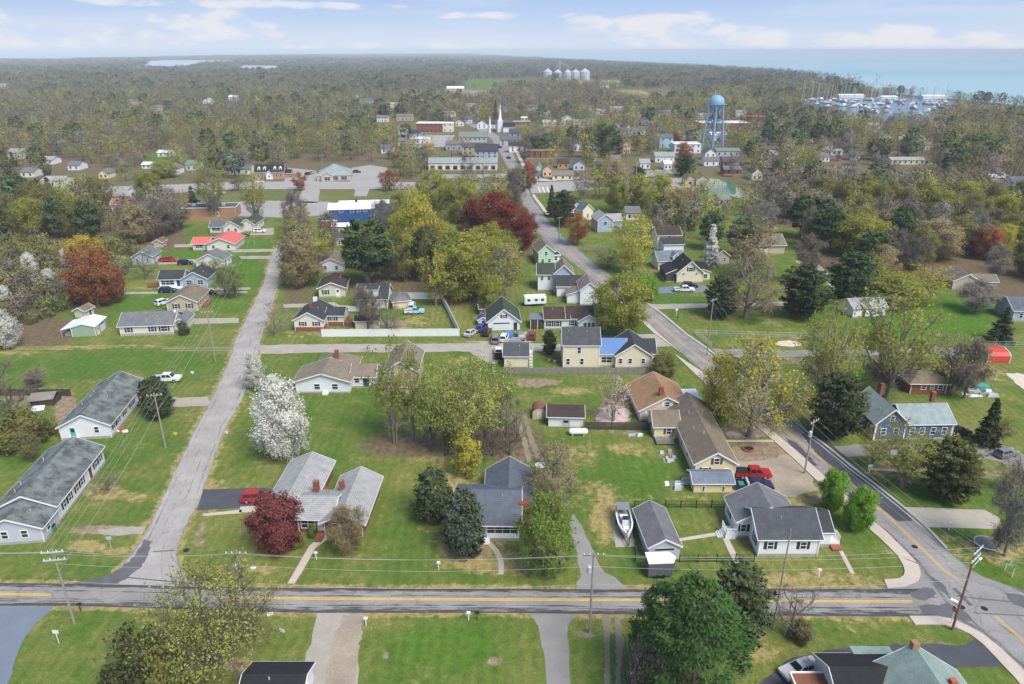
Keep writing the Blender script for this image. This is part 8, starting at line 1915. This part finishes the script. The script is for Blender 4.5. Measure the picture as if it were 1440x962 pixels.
        T = T / [r0, r0, h0]; c = T.mean(1); n = nrm(np.cross(T[:, 1] - T[:, 0], T[:, 2] - T[:, 0])); o_ = nrm((c - [0, 0, .5]) * [1, 1, 1.6] + [0, 0, .2]); fl = (n * o_).sum(1) < 0; T[fl] = T[fl][:, [0, 2, 1]]; n[fl] *= -1; kk = np.full((len(T), 1), .7); kk[-len(LT):] = 0
        tmpl[key] = (T, col, nrm(o_ * kk + n * (1 - kk))); return tmpl[key]
    m = bpy.data.materials.new('woodland_leaves'); m.use_nodes = True; t = m.node_tree; t.nodes.clear(); o = nd(t, 'ShaderNodeOutputMaterial'); d = nd(t, 'ShaderNodeBsdfDiffuse'); at_ = nd(t, 'ShaderNodeAttribute', attribute_name='tint')
    t.links.new(at_.outputs['Color'], d.inputs[0]); t.links.new(d.outputs[0], o.inputs[0])
    for lod, cs in rest_by.items():
        TT = []; CC = []; NN = []; groups = {}
        for i, c in enumerate(cs): groups.setdefault((c[4], i % 3), []).append(c)
        for (n, k), L_ in groups.items():
            T, col, nv = template(n, lod, k); N_ = len(L_); A = np.array([(c[0], c[1], c[2], c[3]) for c in L_]); an = rng.uniform(0, 6.28, N_); ca, sa = np.cos(an), np.sin(an)
            q = T[None] * np.stack([A[:, 3], A[:, 3], A[:, 2]], 1)[:, None, None, :]; X = q[..., 0] * ca[:, None, None] - q[..., 1] * sa[:, None, None] + A[:, 0][:, None, None]; Y = q[..., 0] * sa[:, None, None] + q[..., 1] * ca[:, None, None] + A[:, 1][:, None, None]
            TT.append(np.stack([X, Y, q[..., 2]], -1).reshape(-1, 3).astype(np.float32)); g = rng.uniform(.66, 1.22, (N_, 1, 1)) * (1 + rng.normal(size=(N_, 1, 3)) * .05)
            NX = nv[None, :, 0] * ca[:, None] - nv[None, :, 1] * sa[:, None]; NY = nv[None, :, 0] * sa[:, None] + nv[None, :, 1] * ca[:, None]; NN.append(np.repeat(np.stack([NX, NY, np.broadcast_to(nv[None, :, 2], NX.shape)], -1).reshape(-1, 3), 3, 0).astype(np.float32))
            CC.append(np.repeat(np.clip(col[None] * g, 0, 1).reshape(-1, 3), 3, 0).astype(np.float32))
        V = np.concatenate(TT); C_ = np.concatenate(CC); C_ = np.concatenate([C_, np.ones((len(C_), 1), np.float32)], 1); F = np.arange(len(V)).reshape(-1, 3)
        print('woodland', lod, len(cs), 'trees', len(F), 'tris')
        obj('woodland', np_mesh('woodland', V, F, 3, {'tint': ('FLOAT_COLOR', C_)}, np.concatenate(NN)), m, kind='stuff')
    # the wooded horizon: clumpy canopy sheet beyond two kilometres, one crown per bump
    poly = [(-300, 101), (300, 93), (800, 90), (1240, 119), (1190, 116), (1100, 104.5), (960, 95.0), (830, 87), (720, 80.8), (660, 77.0), (440, 77.3), (330, 79.5), (260, 81.5), (120, 84.5), (-300, 88)]
    W_ = np.array([G(*p) for p in poly]); xs0, ys0 = W_.min(0); xs1, ys1 = W_.max(0); P = []
    y = ys0
    while y < ys1:
        s_ = max(13, y * .0048); xs = np.arange(max(xs0, -.85 * y), min(xs1, .85 * y), s_); P.append(np.stack([xs + rng.uniform(-.45, .45, len(xs)) * s_, y + rng.uniform(-.5, .5, len(xs)) * s_, np.full(len(xs), s_)], 1)); y += s_
    P = np.concatenate(P); d_ = P[:, 1] * CP + HCAM * SP; px = 720 + FPX * P[:, 0] / d_; py = 481 + FPX * (HCAM * CP - P[:, 1] * SP) / d_
    mk = in_poly(px, py, poly) & (np.abs(px - 720) < 800)
    for k in [p for p, _ in FIELDS] + INLETS: mk &= ~in_poly(px, py, k)
    P = P[mk]; N_ = len(P); names = list(MIX['far']); w = np.array([MIX['far'][k] for k in names]); ph = np.sin(P[:, 0] / 180 + np.sin(P[:, 1] / 260)) * np.cos(P[:, 1] / 330 + np.sin(P[:, 0] / 240)); u = np.clip((ph + 1) / 2 * .5 + rng.random(N_) * .5, 0, .9999); si = np.searchsorted(np.cumsum(w / w.sum()), u)
    TT = []; CC = []
    hills = 10 * np.clip(np.sin(P[:, 0] / 900 + P[:, 1] / 1500), 0, 1)
    for s in range(len(names)):
        I = np.nonzero(si == s)[0]
        if not len(I): continue
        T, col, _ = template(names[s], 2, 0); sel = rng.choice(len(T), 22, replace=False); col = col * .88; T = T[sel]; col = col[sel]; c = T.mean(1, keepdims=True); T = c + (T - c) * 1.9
        r = P[I, 2] * rng.uniform(.55, .8, len(I)); h = rng.uniform(11, 18, len(I)) + hills[I] * .4; an = rng.uniform(0, 6.28, len(I)); ca, sa = np.cos(an), np.sin(an); q = T[None] * np.stack([r, r, h], 1)[:, None, None, :]
        X = q[..., 0] * ca[:, None, None] - q[..., 1] * sa[:, None, None] + P[I, 0][:, None, None]; Y = q[..., 0] * sa[:, None, None] + q[..., 1] * ca[:, None, None] + P[I, 1][:, None, None]
        TT.append(np.stack([X, Y, q[..., 2]], -1).reshape(-1, 3).astype(np.float32)); g = rng.uniform(.78, 1.25, (len(I), 1, 1)); CC.append(np.repeat(np.clip(col[None] * g, 0, 1).reshape(-1, 3), 3, 0).astype(np.float32))
    V = np.concatenate(TT); C_ = np.concatenate(CC); C_ = np.concatenate([C_, np.ones((len(C_), 1), np.float32)], 1); F = np.arange(len(V)).reshape(-1, 3); print('horizon woods', N_, len(F))
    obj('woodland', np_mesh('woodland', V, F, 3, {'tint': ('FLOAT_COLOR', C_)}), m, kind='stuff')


build_trees()
